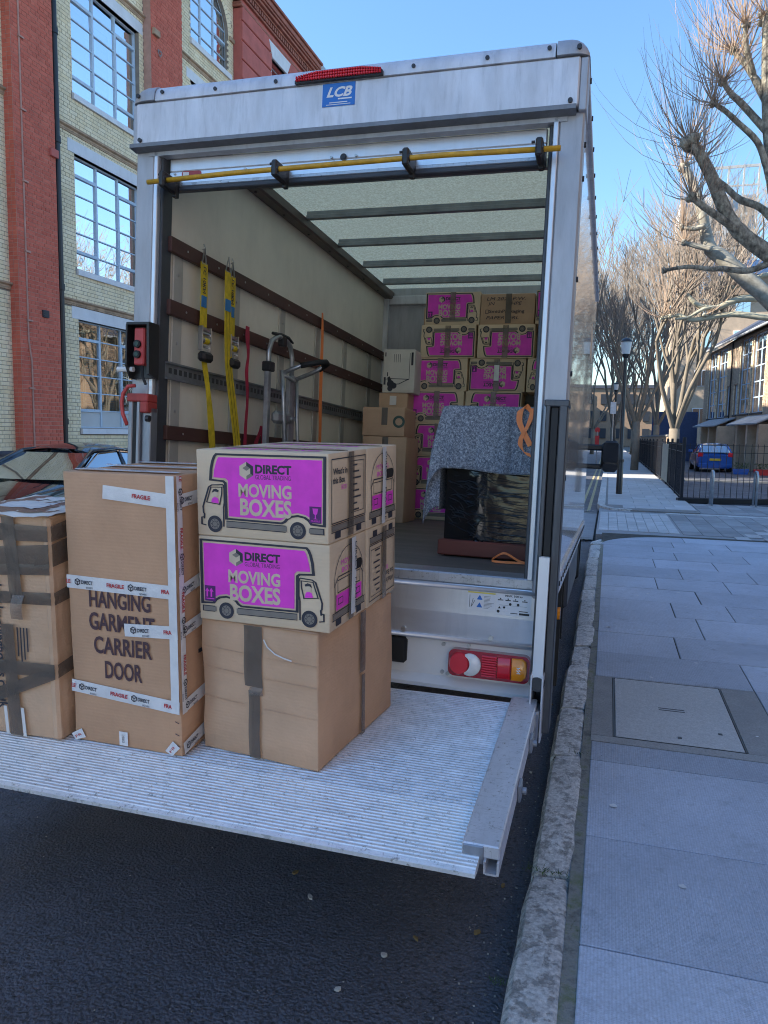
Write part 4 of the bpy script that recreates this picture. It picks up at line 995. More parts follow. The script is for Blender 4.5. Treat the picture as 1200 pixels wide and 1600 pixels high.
def carton_mesh(w,d,h,m,seed=0,bulge=.002,ch=.005,name='carton',crush=0):
    """a closed board box with eased edges, slightly bowed faces and two top flaps"""
    e=ch
    def ax(L): return [0,e,L*.2,L*.4,L*.6,L*.8,L-e,L]
    X,Y,Z=ax(w),ax(d),ax(h); vid={}; b=MB()
    def vtx(i,j,k):
        key=(i,j,k)
        if key in vid: return vid[key]
        x,y,z=X[i],Y[j],Z[k]; on=(i in(0,7))+(j in(0,7))+(k in(0,7))
        if on>=2:
            q=e*.33
            if i in(0,7): x+=q if i==0 else -q
            if j in(0,7): y+=q if j==0 else -q
            if k in(0,7): z+=q if k==0 else -q
        n=noise.noise((x*6+seed,y*6,z*6+seed*.7))*bulge
        bow=lambda t:max(0,4*t*(1-t))
        if i in(0,7): x+=(-1 if i==0 else 1)*(n+bulge*.6*bow(y/d)*bow(z/h))
        if j in(0,7): y+=(-1 if j==0 else 1)*(n+bulge*.6*bow(x/w)*bow(z/h))
        if k==7: z+=n*.5-bulge*bow(x/w)*bow(y/d)*.4 - crush*max(0,noise.noise((x*5+seed,y*5,3)))
        if k==0: z=max(z,0)
        vid[key]=len(b.v); b.v.append((x,y,z)); return vid[key]
    R=range(7)
    for a in R:
        for c in R:
            b.f+=[(vtx(a,c,0),vtx(a,c+1,0),vtx(a+1,c+1,0),vtx(a+1,c,0)),(vtx(a,c,7),vtx(a+1,c,7),vtx(a+1,c+1,7),vtx(a,c+1,7)),
                  (vtx(a,0,c),vtx(a+1,0,c),vtx(a+1,0,c+1),vtx(a,0,c+1)),(vtx(a,7,c),vtx(a,7,c+1),vtx(a+1,7,c+1),vtx(a+1,7,c)),
                  (vtx(0,a,c),vtx(0,a,c+1),vtx(0,a+1,c+1),vtx(0,a+1,c)),(vtx(7,a,c),vtx(7,a+1,c),vtx(7,a+1,c+1),vtx(7,a,c+1))]
    me=b.mesh(name,m); me.shade_smooth()
    try: me.set_sharp_from_angle(angle=rad(28))
    except Exception: pass
    return me
BW,BD,BH=.495,.327,.2955
FR=lambda o=0.0022:(lambda u,v,h=0:(u,-o-h,v))
def van_art(cab):
    """flat print of the cartoon van on the long side; cab 'L' or 'R'"""
    W,H=BW,BH
    mx=(lambda u:u) if cab=='L' else (lambda u:1-u)
    f0=FR()
    def f(u,v,h=0): return f0(mx(u)*W,(1-v)*H,h)
    def flip(pl): return pl if cab=='L' else pl[::-1]
    outer=[(.975,.045),(.165,.050),(.150,.075),(.135,.13),(.122,.22),(.115,.345),(.215,.355),(.232,.375),(.236,.785),(.66,.795),(.685,.775),(.70,.745),(.73,.715),(.78,.70),(.83,.715),(.86,.745),(.88,.785),(.972,.795)]
    c=(.6,.42)
    inn=[(.955,.078),(.182,.083),(.170,.11),(.155,.18),(.145,.24),(.139,.315),(.235,.322),(.254,.35),(.256,.755),(.645,.765),(.672,.745),(.69,.715),(.725,.685),(.78,.668),(.835,.685),(.87,.715),(.893,.757),(.953,.765)]
    mg=MB(); mg.poly(flip(inn),f,.0003)
    dk=MB()
    dk.stroke(outer,.022,lambda u,v,h=0:f(u,v,h),.0004,closed=True)
    # sill band
    gr=MB(); gr.poly(flip([(.235,.815),(.70,.825),(.70,.885),(.235,.875)]),f,.0003); gr.poly(flip([(.86,.83),(.965,.83),(.965,.885),(.86,.885)]),f,.0003)
    dk.stroke([(.235,.812),(.69,.822)],.010,f,.0005); dk.stroke([(.235,.882),(.69,.892)],.010,f,.0005); dk.stroke([(.87,.828),(.967,.828),(.967,.89),(.87,.89)],.010,f,.0005)
    ar=W/H
    def ringm(cx,cy,r0,r1,mb,h):
        n=26; vs=[]
        for k in range(n):
            t=2*math.pi*k/n; vs+=[f(cx+r0/ar*math.cos(t),cy+r0*math.sin(t),h),f(cx+r1/ar*math.cos(t),cy+r1*math.sin(t),h)]
        mb.add(vs,[(2*k,2*k+1,2*((k+1)%n)+1,2*((k+1)%n)) for k in range(n)])
    def discm(cx,cy,r,mb,h): mb.poly(flip([(cx+r/ar*math.cos(-2*math.pi*k/22),cy+r*math.sin(-2*math.pi*k/22)) for k in range(22)]),f,h)
    tn=MB()
    for cx,cy in ((.145,.855),(.78,.865)):
        discm(cx,cy,.098,dk,.0007); discm(cx,cy,.062,gr,.0010); ringm(cx,cy,.030,.036,dk,.0013)
        for k in range(8): t=k*math.pi/4; discm(cx+.048/ar*math.cos(t),cy+.048*math.sin(t),.006,dk,.0013)
    # cab
    dk.stroke([(.215,.395),(.125,.405),(.10,.43),(.060,.62),(.052,.66),(.055,.73),(.062,.745),(.060,.80)],.013,f,.0005)
    dk.stroke([(.062,.78),(.040,.785),(.040,.865),(.075,.875)],.012,f,.0005)
    dk.stroke([(.215,.395),(.222,.44),(.222,.60),(.215,.66),(.215,.88)],.011,f,.0005)
    win=[(.118,.43),(.205,.425),(.203,.50),(.185,.625),(.082,.605)]
    dk.stroke(win,.010,f,.0005,closed=True)
    # driver, plain cartoon
    hx=.152; mg.poly(flip([(.118,.605),(.128,.555),(.150,.54),(.172,.555),(.180,.615)]),f,.0004); discm(hx,.51,.035,tn,.0005); dk.poly(flip([(hx-.028,.495),(hx-.018,.455),(hx+.006,.445),(hx+.028,.465),(hx+.022,.485),(hx-.006,.478)]),f,.0007)
    # texts are never mirrored
    g=lambda u,v,h=0:f0(u*W,(1-v)*H,h)
    s=.0 if cab=='L' else -.095
    lt=MB(); kx=1/W; 
    def T(mb,st,u0,u1,v0,v1,bold,h=.0006): mb.text(st,u0*W,(1-v1)*H,(v1-v0)*H,f0,h,width=(u1-u0)*W,bold=bold)
    T(lt,'MOVING',.335+s,.735+s,.375,.515,.032); T(lt,'BOXES',.345+s,.735+s,.545,.725,.034)
    T(dk,'DIRECT',.465+s,.735+s,.155,.245,.045,.0006); T(dk,'GLOBAL TRADING',.465+s,.730+s,.265,.315,.0,.0006)
    # logo: hexagon of cube faces
    hc=(.398+s,.225); hexp=[(hc[0]+.105/ar*math.cos(rad(30+60*k)),hc[1]-.105*math.sin(rad(30+60*k))) for k in range(6)]
    pc=[(hc[0]+.058/ar*math.cos(rad(30+60*k)),hc[1]-.058*math.sin(rad(30+60*k))) for k in range(6)]
    for k in range(6):
        a,b_,c_,d_=hexp[k],hexp[(k+1)%6],pc[(k+1)%6],pc[k]
        sh=lambda p:(p[0]*.97+hc[0]*.03,p[1]*.97+hc[1]*.03)
        (tn if k in (1,2,3) else (gr if k==4 else dk)).poly([sh(p) for p in (a,b_,c_,d_)],g,.0006)
    for k in (0,2,4):
        (gr if k==0 else tn if k==2 else tn).poly([hc,pc[k],pc[(k+1)%6],pc[(k+2)%6]][:4],g,.0007)
    ix=.865 if cab=='L' else .050
    vi=MB(); vi.poly([(ix,.77),(ix+.085,.77),(ix+.085,.585),(ix,.585)],g,.0005)
    if cab=='L':
        mg.poly([(ix+.022,.605),(ix+.063,.605),(ix+.056,.665),(ix+.046,.675),(ix+.046,.715),(ix+.06,.722),(ix+.025,.722),(ix+.039,.715),(ix+.039,.675),(ix+.029,.665)][::-1],g,.0008); T(mg,'FRAGILE',ix+.012,ix+.074,.735,.755,0,.0008)
    else:
        for q in (.012,.045): mg.poly([(ix+q,.72),(ix+q+.012,.72),(ix+q+.012,.655),(ix+q+.024,.655),(ix+q+.006,.61),(ix+q-.010,.655),(ix+q,.655)],g,.0008)
        mg.poly([(ix+.01,.745),(ix+.075,.745),(ix+.075,.735),(ix+.01,.735)],g,.0008)
    return [(n_,mb.mesh(n_,m_)) for n_,mb,m_ in (('printed_panel',mg,'print_magenta'),('printed_outline',dk,'print_navy'),('printed_lettering',lt,'print_tan'),('printed_shading',gr,'print_grey'),('printed_highlight',tn,'print_tan'),('printed_symbol',vi,'print_violet'))]
def end_art(kind):
    """print on the short side (right side of the box, facing +x)"""
    f=lambda u,v,h=0:(BW+.0022+h,u*BD,v*BH)
    dk=MB(); mg=MB(); ho=MB(); gr=MB()
    if kind=='form':
        dk.stroke([(.06,.22),(.06,.93),(.95,.93),(.95,.22)],.012,f,.0004,closed=True)
        for i,st in enumerate(("What's in","this Box")): dk.text(st,.09*BD,(.76-i*.10)*BH,.020,lambda u,v,h=0:(BW+.0022+h,u,v),.0004,width=.36*BD if i==0 else .30*BD,bold=.02)
        for i in range(8):
            dk.stroke([(.60,.83-i*.075),(.60+.12+.1*((i*7)%3)/2,.83-i*.075)],.020,f,.0004)
        dk.stroke([(.55,.28),(.55,.88),(.90,.88),(.90,.28)],.008,f,.0004,closed=True)
        mg.text('BOX',.30*BD,.58*BH,.016,lambda u,v,h=0:(BW+.0022+h,u,v),.0004)
    else:
        dk.stroke([(.10,.50)]+[(.5-.40*math.cos(t),.52+.40*math.sin(t)) for t in [math.pi*i/12 for i in range(13)]]+[(.90,.50)],.010,f,.0004)
        dk.stroke([(.12,.20),(.12,.52),(.20,.60),(.80,.60),(.88,.52),(.88,.20)],.014,f,.0004,closed=True)
        mg.poly([(.15,.22),(.85,.22),(.85,.40),(.15,.40)],f,.0003); mg.text('MOVING',.28*BD,.72*BH,.018,lambda u,v,h=0:(BW+.0022+h,u,v),.0004,width=.4*BD); mg.text('BOXES',.30*BD,.63*BH,.018,lambda u,v,h=0:(BW+.0022+h,u,v),.0004,width=.36*BD)
        dk.stroke([(.19,.42),(.19,.56),(.80,.56),(.80,.42)],.010,f,.0005,closed=True); dk.stroke([(.5,.42),(.5,.56)],.01,f,.0005)
        for q in (.2,.68): dk.stroke([(q,.28),(q+.12,.28),(q+.12,.35),(q,.35)],.010,f,.0006,closed=True)
        ho.prism(rrect(.60*BD,.58*BH,.86*BD,.70*BH,.016),lambda u,v,h:(BW+.0006+h,u,v),0,.0025)
    gr.poly([(.06,.13),(.94,.13),(.94,.19),(.06,.19)],f,.0003); dk.stroke([(.05,.12),(.95,.12)],.012,f,.0005); dk.stroke([(.05,.20),(.95,.20)],.010,f,.0005)
    for q in (.14,.70): dk.poly([(q,.04),(q+.14,.04),(q+.14,.12),(q,.12)],f,.0004)
    return [(n_,mb.mesh(n_,m_)) for n_,mb,m_ in (('printed_outline',dk,'print_navy'),('printed_panel',mg,'print_magenta'),('hand_hole',ho,'hole_dark'),('printed_shading',gr,'print_grey')) if mb.v]
ART={'L':van_art('L'),'R':van_art('R')}; ENDS={'form':end_art('form'),'cab':end_art('cab')}
_cm=[carton_mesh(BW,BD,BH,'card_moving',s,.0010) for s in (1,4,9)]
_seam=MB(); _seam.box(.004,BD/2-.0012,BH-.0008,BW-.004,BD/2+.0012,BH+.0009); _seamM=_seam.mesh('flap_seam','hole_dark')
_topart=MB(); ftp=lambda u,v,h=0:(u,v,BH+.0016+h)
_topart.text('MOVING BOXES',.06,.06,.045,ftp,0,width=.37,bold=.03); _topart.text('FRAGILE  FRAGILE',.06,.24,.03,ftp,0,width=.37); _topM=_topart.mesh('top_print','print_magenta')
_count=[0]
def moving_box(mtx,cab,label,group,up=True,end='form',parent_van=False,top=False):
    o=empty('moving_box',label=label,cat='box',group=group)
    m=mtx
    if not up: m=m@Matrix.Translation((BW,0,BH))@Matrix.Rotation(math.pi,4,'Y')
    o.matrix_world=m
    _count[0]+=1; link('carton',_cm[_count[0]%3],o)
    for n_,me in ART[cab]: tag(link(n_,me,o),kind='stuff')
    if end:
        for n_,me in ENDS[end]: tag(link(n_,me,o),kind='stuff')
    link('flap_seam',_seamM,o)
    if top: link('top_print',_topM,o)
    return o
def strip(parent,name,m,pts,width_dir,w,t=.0006):
    b=MB(); wd=Vector(width_dir)*w/2
    for a,c in zip(pts,pts[1:]):
        a=Vector(a);c=Vector(c); n=(c-a).cross(wd).normalized()*t
        b.add([a-wd,a+wd,c+wd,c-wd,a-wd+n,a+wd+n,c+wd+n,c-wd+n],[(0,1,2,3),(7,6,5,4),(0,4,5,1),(1,5,6,2),(2,6,7,3),(3,7,4,0)])
    return b.build(name,m,parent)
def wrinkled(parent,name,m,fn,nu=14,nv=3,amp=.0012,seed=0,base=.0028):
    """tape laid on a face: fn(u,v,h) with u,v in 0..1"""
    b=MB(); b.grid(nu,nv,lambda u,v:fn(u,v,base+amp*abs(noise.noise((u*9+seed,v*4,seed*1.7)))*(2 if 0<v<1 else .6)))
    return b.build(name,m,parent,smooth=True)
PM=lambda x,y,z,yaw=0,rx=0,ry=0:MP@Matrix.Translation((x,y,z))@Euler((rx,ry,yaw)).to_matrix().to_4x4()
TM=lambda x,y,z,yaw=0:MT@Matrix.Translation((x,y,z))@Matrix.Rotation(yaw,4,'Z')

# ---- plain square carton carrying the stack
PW,PD,PH=.47,.622,.484
pb=empty('large_plain_carton',label='large plain brown carton under four moving boxes on the tail lift',cat='box'); pb.matrix_world=PM(-.093,-.712,.001,-.122)
link('carton',carton_mesh(PW,PD,PH,'card_plain',3,.007,.008),pb)
f_=lambda x0,x1,z0,z1:(lambda u,v,h=0:(x0+(x1-x0)*v+(.0015*math.sin(u*7)),-h-.0060-.0015*math.sin(3.14*u),z1+(z0-z1)*u))
wrinkled(pb,'tape','tape_brown',f_(.185,.258,.265,.482),12,5,.003,1); wrinkled(pb,'tape','tape_brown',f_(.200,.246,.004,.25),10,3,.0015,2)
wrinkled(pb,'tape_fold','tape_clear',lambda u,v,h=0:(.205+.055*v,-.0045-h-.006*math.sin(u*3.1),.262-.035*u+.01*v),4,3,.003,4)
wrinkled(pb,'tape','tape_brown',lambda u,v,h=0:(PW+.009+h,.30+.045*v,.482-.23*u),8,2,.002,5); wrinkled(pb,'tape','tape_brown',lambda u,v,h=0:(PW+.0085+h,.315+.03*v,.24-.235*u),8,2,.001,6)
b=MB()
for z,k in ((.385,1),(.31,2),(.20,3)):
    b.tube([(.004,-.003,z),(.09,-.006,z-.004),(.18,-.008,z-.006)],.0014,4); b.tube([(.262,-.008,z-.010),(.36,-.006,z-.012),(.468,-.003,z-.014)],.0014,4)
tag(b.build('crease','card_plain',pb),kind='stuff')
b=MB(); b.stroke([(.265,.44),(.28,.415),(.31,.395),(.345,.385),(.375,.38)],.005,lambda u,v,h=0:(u,-.0105-h,v)); b.build('scuff','paper_white',pb)
# lip of the flaps showing under the stack
b=MB(); b.grid(14,1,lambda u,v:(.002+.466*u,-.010+.014*v,PH+.001+.004*abs(noise.noise((u*8,v,2))))); b.build('flap_edge','card_plain',pb)

# ---- four moving boxes, two by two
yw=-.048
c,s_=math.cos(yw),math.sin(yw)
def at(lx,ly,z,extra=0,rx=.0): return PM(-.081+c*lx-s_*ly,-.741+s_*lx+c*ly,z,yw+extra,rx)
ZB=.4885
def ends_tape(o,white=True,seed=0):
    wrinkled(o,'tape','tape_brown',lambda u,v,h=0:(BW+.004+h,.150+.046*v+.004*math.sin(u*4),BH-.002-.285*u),10,3,.0015,seed)
def white_end_tape(o,seed,u0,l):
    w=wrinkled(o,'printed_tape','tape_white',lambda u,v,h=0:(BW+.0055+h,u0+.040*v+.004*math.sin(u*5),BH-.002-l*u),10,3,.0015,seed)
    t_=MB(); ff=lambda u,v,h=0:(BW+.0105+h,u,v); t_.text('DIRECT  FRAGILE',u0+.028,BH-.02,.016,ff,0,width=l*.9,rot=-math.pi/2); t_.build('tape_lettering','print_navy',w)
b1=moving_box(at(0,0,ZB),'R','lower front moving box of the tail lift stack, cartoon van facing right','moving boxes stacked on the tail lift',end='cab'); ends_tape(b1,seed=1)
white_end_tape(b1,7,.17,.27)
b2=moving_box(at(.004,BD+.002,ZB,.01),'L','lower rear moving box of the tail lift stack, upside down','moving boxes stacked on the tail lift',up=False,end=None); 
m2=MB()
b3=moving_box(at(-.003,.004,ZB+BH+.001,-.012),'L','upper front moving box of the tail lift stack, cartoon van facing left','moving boxes stacked on the tail lift',end='form',top=True); ends_tape(b3,seed=3)
b4=moving_box(at(.002,BD+.006,ZB+BH+.001,-.004),'R','upper rear moving box of the tail lift stack, hand hole on its end','moving boxes stacked on the tail lift',end='cab',top=True); white_end_tape(b4,5,.14,.29)
# lower rear box: form upside down on the visible end = print mirrored to the other short side
fl=Matrix.Translation((BW,BD,0))@Matrix.Rotation(math.pi,4,'Z')
for n_,me in ENDS['form']:
    o=link(n_,me,b2); o.matrix_local=fl
wrinkled(b2,'tape','tape_brown',lambda u,v,h=0:(-.004-h,.150+.046*v,BH-.002-.285*u),10,3,.0015,8)
for o,yy in ((b3,.5),(b4,.5)):
    wrinkled(o,'top_tape','tape_clear',lambda u,v,h=0:(.01+.475*u,BD*.5-.024+.048*v,BH+.0012+h*.4),12,2,.001,9)

# ---- tall hanging garment carrier box
GW,GD,GH=.453,.46,.993
gb=empty('garment_carrier_box',label='tall wardrobe carton reading hanging garment carrier door, bound with white tape',cat='box'); gb.matrix_world=PM(-.575,-.805,.001,-.014)
link('carton',carton_mesh(GW,GD,GH,'card_garment',12,.0034,.007),gb)
FG=lambda u,v,h=0:(u,-.0058-h,v)
t_=MB()
t_.text('HANGING',.092,.515,.058,FG,0,width=.254,bold=.024); t_.text('GARMENT',.088,.432,.061,FG,0,width=.272,bold=.024); t_.text('CARRIER',.104,.346,.060,FG,0,width=.242,bold=.024); t_.text('DOOR',.147,.256,.062,FG,0,width=.155,bold=.024)
t_.build('printed_lettering','print_brown',gb)
b=MB(); fs_=lambda u,v,h=0:(GW+.0058+h,u,v); b.poly([(.16,.38),(.22,.38),(.22,.47),(.27,.47),(.19,.575),(.11,.47),(.16,.47)],fs_); b.poly([(.11,.345),(.27,.345),(.27,.36),(.11,.36)],fs_); b.build('printed_arrow','print_navy',gb)
def logo(mb,fn,u,v,r,h):
    hx=[(u+r*math.cos(rad(30+60*k)),v+r*math.sin(rad(30+60*k))) for k in range(6)]
    mb.stroke(hx,r*.28,fn,h,closed=True)
    for k in (1,3,5): mb.stroke([(u,v),hx[(k+3)%6]],r*.26,fn,h)
def fragile_tape(parent,x0,x1,z0,z1,w,fn=None,phase=0,seed=0,base=.0070,amp=.0016):
    """white tape with DIRECT / FRAGILE repeats from (x0,z0) to (x1,z1) on a face"""
    fn=fn or (lambda u,v,h=0:(u,-h,v))
    L=math.hypot(x1-x0,z1-z0); ex,ez=(x1-x0)/L,(z1-z0)/L
    g=lambda u,v,h=0:fn(x0+ex*u-ez*v,z0+ez*u+ex*v,h)
    tp=wrinkled(parent,'printed_tape','tape_white',lambda u,v,h=0:g(L*u,(v-.5)*w,h),max(4,int(L/.03)),4,amp,seed,base)
    dk=MB(); rd=MB(); hh=base+amp*2.6
    u=phase-.24
    while u<L:
        for (a,st,kind) in ((.0,'DIRECT','d'),(.135,'FRAGILE','r')):
            p=u+a
            if kind=='d':
                if p>0.0 and p+.085<L+.002:
                    logo(dk,g,p+.012,.002,.0115,hh); dk.text('DIRECT',p+.028,-.004,.0125,g,hh,width=.048,bold=.03); dk.text('BOXES',p+.048,-.019,.0062,g,hh,width=.028,bold=.01)
                elif -.03<p<=0 and False: pass
            else:
                if p>0 and p+.075<L: rd.text('FRAGILE',p,-.005,.0135,g,hh,width=.072,bold=.035)
                elif p>0 and p+.045<L: rd.text('FRA',p,-.005,.0135,g,hh,width=.032,bold=.035)
                elif -.058<p<0: rd.text('LE',0.001,-.005,.0135,g,hh,width=.018,bold=.035)
        u+=.222
    if dk.v: tag(dk.build('tape_lettering','print_navy',tp),kind='stuff')
    if rd.v: tag(rd.build('tape_warning','tape_red_ink',tp),kind='stuff')
    return tp
fragile_tape(gb,.170,.450,.928,.905,.048,phase=.004,seed=1)
fragile_tape(gb,.001,.452,.600,.592,.048,phase=.055,seed=2); fragile_tape(gb,.237,.452,.442,.452,.046,phase=.045,seed=3); fragile_tape(gb,.001,.452,.212,.180,.046,phase=.052,seed=4)
sideF=lambda u,v,h=0:(GW+h,u,v)
for z0,z1,sd in ((.905,.925,5),(.592,.66,6),(.452,.50,7),(.180,.235,8),(.03,.10,9)): fragile_tape(gb,.001,.40,z0,z1,.046,sideF,.03,sd)
fragile_tape(gb,.440,.436,.992,.16,.032,phase=10,seed=10,base=.0100)
ct=fragile_tape(gb,.010,.008,.992,.16,.03,sideF,phase=.06,seed=11,base=.0100)
for x,z,r in ((.02,.02,.5),(.215,.035,1.5708),(.418,.025,.9)):
    tp=MB(); l=.026; cs,sn=math.cos(r),math.sin(r)
    tp.add([(x+a*cs-b_*sn,-.0072,z+a*sn+b_*cs) for a,b_ in ((-l,-.018),(l,-.018),(l,.018),(-l,.018))],[(0,1,2,3)])
    tp.v=[(p[0],p[1],max(.001,p[2])) for p in tp.v]; o=tp.build('tape_patch','tape_white',gb)
    tt=MB(); tt.text('DIREC' if abs(r-1.57)<.1 else 'FR',x-.014*cs+.004*sn,max(.004,z-.014*sn-.004*cs),.010,lambda u,v,h=0:(u,-.0086-h,v),0,width=.03,rot=r); tt.build('tape_lettering','print_navy' if abs(r-1.57)<.1 else 'tape_red_ink',o)
topF=lambda u,v,h=0:(u,v,GH-.001+h)
fragile_tape(gb,.02,.44,.06,.05,.048,topF,.02,12); fragile_tape(gb,.0,.45,.24,.25,.048,topF,.06,13); fragile_tape(gb,.02,.44,.42,.42,.048,topF,.05,14)
b=MB()
for z in (.13,.085,.045): b.stroke([(.430,z),(.446,z-.006)],.003,lambda u,v,h=0:(u,-.0058-h,v))
b.build('staple_marks','print_brown',gb)

# ---- battered taped carton at the left
TW,TD,TH=.42,.42,.835
tb_=empty('battered_carton',label='battered tall brown carton bound with dark tape, leftmost on the tail lift',cat='box'); tb_.matrix_world=PM(-1.032,-.845,.001,.02)
link('carton',carton_mesh(TW,TD,TH,'card_brown',31,.006,.008,crush=.01),tb_)
# bevelled corner fold on the right
b=MB(); b.cbox(TW-.030,-.012,.004,TW+.004,.02,TH-.004,.010); b.build('corner_post','card_brown',tb_)
fb=lambda z0,z1,z2,z3,x0=0.,x1=TW:(lambda u,v,h=0:(x0+(x1-x0)*u,-.012-h,(z0+(z1-z0)*u)*(1-v)+(z2+(z3-z2)*u)*v))
sb=lambda z0,z1,z2,z3:(lambda u,v,h=0:(TW+.008+h,-.012+.2*u,(z0+(z1-z0)*u)*(1-v)+(z2+(z3-z2)*u)*v))
for q in ((.735,.745,.805,.800),(.63,.655,.70,.735),(.50,.515,.545,.56),(.235,.245,.29,.295)):
    wrinkled(tb_,'tape','tape_brown',fb(*q),18,5,.003,q[0]*9); 
    wrinkled(tb_,'tape','tape_brown',sb(q[1],q[1]+.02,q[3],q[3]+.03),8,4,.003,q[0]*7)
wrinkled(tb_,'tape','tape_brown',fb(.60,.625,.64,.665),18,4,.004,2.2); wrinkled(tb_,'tape','tape_brown',fb(.06,.24,.115,.29),18,4,.003,5.2)
wrinkled(tb_,'tape','tape_brown',lambda u,v,h=0:(.225+.055*v+.02*u,-.014-h,TH-.005-.30*u),14,5,.005,3.1)
wrinkled(tb_,'tape','tape_brown',lambda u,v,h=0:(.195+.055*v+.015*u,-.013-h,.43-.425*u),14,4,.003,4.1)
wrinkled(tb_,'tape_fold','tape_clear',lambda u,v,h=0:(.262+.05*v-.01*u,-.018-h-.012*math.sin(u*3),.545-.09*u),6,4,.008,6.1)
for xx in (.186,.262): wrinkled(tb_,'label_strip','paper_white',lambda u,v,h=0:(xx+.014*v+.006*u,-.0135-h,.115-.11*u),6,2,.001,xx)
t_=MB(); t_.text('globalmovingboxes.co.uk',.163,.60,.042,lambda u,v,h=0:(u,-.0105-h,v),0,width=.50,bold=.02,rot=-math.pi/2)
for i,st in enumerate((.11,.13,.12,.09)): t_.stroke([(.262+i*.014,.42),(.262+i*.014,.42-st)],.006,lambda u,v,h=0:(u,-.0105-h,v))
t_.build('printed_lettering','print_navy',tb_)
# crumpled lid with labels
b=MB()
def lid(u,v):
    x=-.012+(TW+.03)*u; y=-.03+(TD+.04)*v; e=max(0,1-min(u,1-u,v,1-v)*9)
    return (x,y,TH+.012+.010*noise.noise((x*11,y*9,4))+.006*noise.noise((x*31,y*27,1))-.018*e*(.5+.5*noise.noise((x*17,y*13,7))))
b.grid(22,22,lid); ld=b.build('crumpled_lid','card_white',tb_,smooth=True)
def patch(x0,y0,x1,y1,m,nm,dz):
    b=MB(); b.grid(8,8,lambda u,v:(lambda p:(p[0],p[1],p[2]+dz))(lid((x0+(x1-x0)*u+.012)/(TW+.03),(y0+(y1-y0)*v+.03)/(TD+.04)))); b.build(nm,m,ld,smooth=True)
patch(.10,.05,.30,.22,'paper_white','address_label',.0035)
for q in ((.0,.0,.42,.055),(.06,.05,.11,.40),(.29,.05,.345,.40),(.02,.22,.40,.27)): patch(*q,'tape_rust','tape',.002)
patch(.12,.28,.28,.38,'paper_white','paper_slip',.0035)

# ---- boxes inside the van
gin='moving boxes stacked at the front of the load space'
RZ=[0,.286,.572,.858,1.144,1.430,1.716]; SC=.286/BH
def inside(col,row,x,y,cab,up,label,dyaw=0):
    m=TM(x,y,.001+(row)*(BH+.0005)*.965,dyaw)@Matrix.Diagonal((.98,.965,.965,1))
    return moving_box(m,cab,label,gin,up,end=None)
CNM=['left','middle','right']
spec=[ # col,row,x,cab,up
 (0,0,-.452,'R',True),(0,1,-.455,'L',True),(0,2,-.458,'L',True),(0,3,-.474,'R',True),(0,4,-.456,'R',True),(0,5,-.396,'R',False),(0,6,-.372,'R',True),
 (1,0,.040,'R',True),(1,1,.036,'L',True),(1,2,.042,'R',True),(1,3,.026,'L',True),(1,4,.046,'L',False),(1,5,.108,'R',False),
 ]
ordn=['bottom','second','third','fourth','fifth','sixth','top']
for cc,r,x,cab,up in spec:
    lab='%s moving box of the %s column inside the van%s'%({0:'bottom',6:'topmost'}.get(r,ordn[r]+' lowest'),CNM[cc],'' if up else ', upside down')
    o=inside(cc,r,x,3.19+random.uniform(-.012,.012),cab,up,lab,random.uniform(-.012,.012))
    if r>=3 or r==2: wrinkled(o,'tape','tape_clear',lambda u,v,h=0:(.225+.05*v,-.004-h,BH-.003-(.25 if up else .285)*u),8,3,.002,r*3+cc)
    if (cc,r)==(1,4): wrinkled(o,'glossy_tape','tape_white',lambda u,v,h=0:(.228+.045*v,-.009-h,.06+.14*u),5,3,.003,77)
for r in range(6):
    o=inside(2,r,.545+ (.03 if r==5 else 0),3.19,'L',r%2==0,'%s moving box of the right column inside the van'%('bottom' if r==0 else ordn[r]+' lowest'))
    o.scale.x*=.76
o=inside(2,6,.59,3.19,'R',True,'moving box on top of the right column inside the van, only its magenta edge showing'); o.scale.x*=.66
def plain(name,x,y,z,w,d,h,m,label,yaw=0,seed=0,tape=True,cat='box',group='plain cartons inside the van'):
    o=empty(name,label=label,cat=cat,group=group); o.matrix_world=TM(x,y,z,yaw)
    link('carton',carton_mesh(w,d,h,m,seed,.003,.005),o)
    if tape: wrinkled(o,'tape','tape_brown',lambda u,v,h_=0:(w*.46+.05*v,-.0035-h_,h-.003-(h*.6)*u),8,3,.002,seed)
    return o
zt=6*(BH+.0005)*.965
lt_=plain('written_carton',.118,3.20,5*(BH+.0005)*.965+BH*.965+.002,.46,.32,.262,'card_old','brown carton with marker writing on top of the middle column in the van',seed=41,tape=False)
t_=MB(); FW=lambda u,v,h=0:(u,-.0045-h,v)
t_.text('LM 2020 P.W.',.05,.205,.028,FW,0,width=.33,shear=.2); t_.text('JN',.06,.165,.026,FW,0,width=.06,shear=.2); t_.text('HPE',.26,.165,.028,FW,0,width=.09,shear=.2); t_.text('SmithPackaging',.075,.100,.026,FW,0,width=.30,bold=.01); t_.stroke([(.045,.095),(.045,.125),(.068,.125),(.068,.095)],.004,FW,0,closed=True); t_.text('PAPER DRL',.05,.045,.028,FW,0,width=.28,shear=.25)
t_.build('marker_writing','print_navy',lt_)
wrinkled(lt_,'tape','tape_brown',lambda u,v,h=0:(.215+.05*v,-.005-h,.26-.25*u),8,3,.002,4)
plain('brown_carton',-.47,3.54,1.44,.42,.28,.50,'card_old','brown carton standing behind the top moving boxes of the left column',seed=44,tape=False)
plain('brown_carton',-.50,3.53,.001,.44,.3,1.438,'card_old','tall brown carton hidden behind the left column of moving boxes',seed=45,tape=False)
x0=-.72
c1=plain('brown_carton',-.70,2.58,.001,.375,.40,.70,'card_old','tall plain carton standing on the van floor beside the left column',seed=51)
c2=plain('brown_carton',-.705,2.575,.704,.355,.40,.235,'card_old','squat taped carton on top of the tall plain carton by the van wall',.02,52)
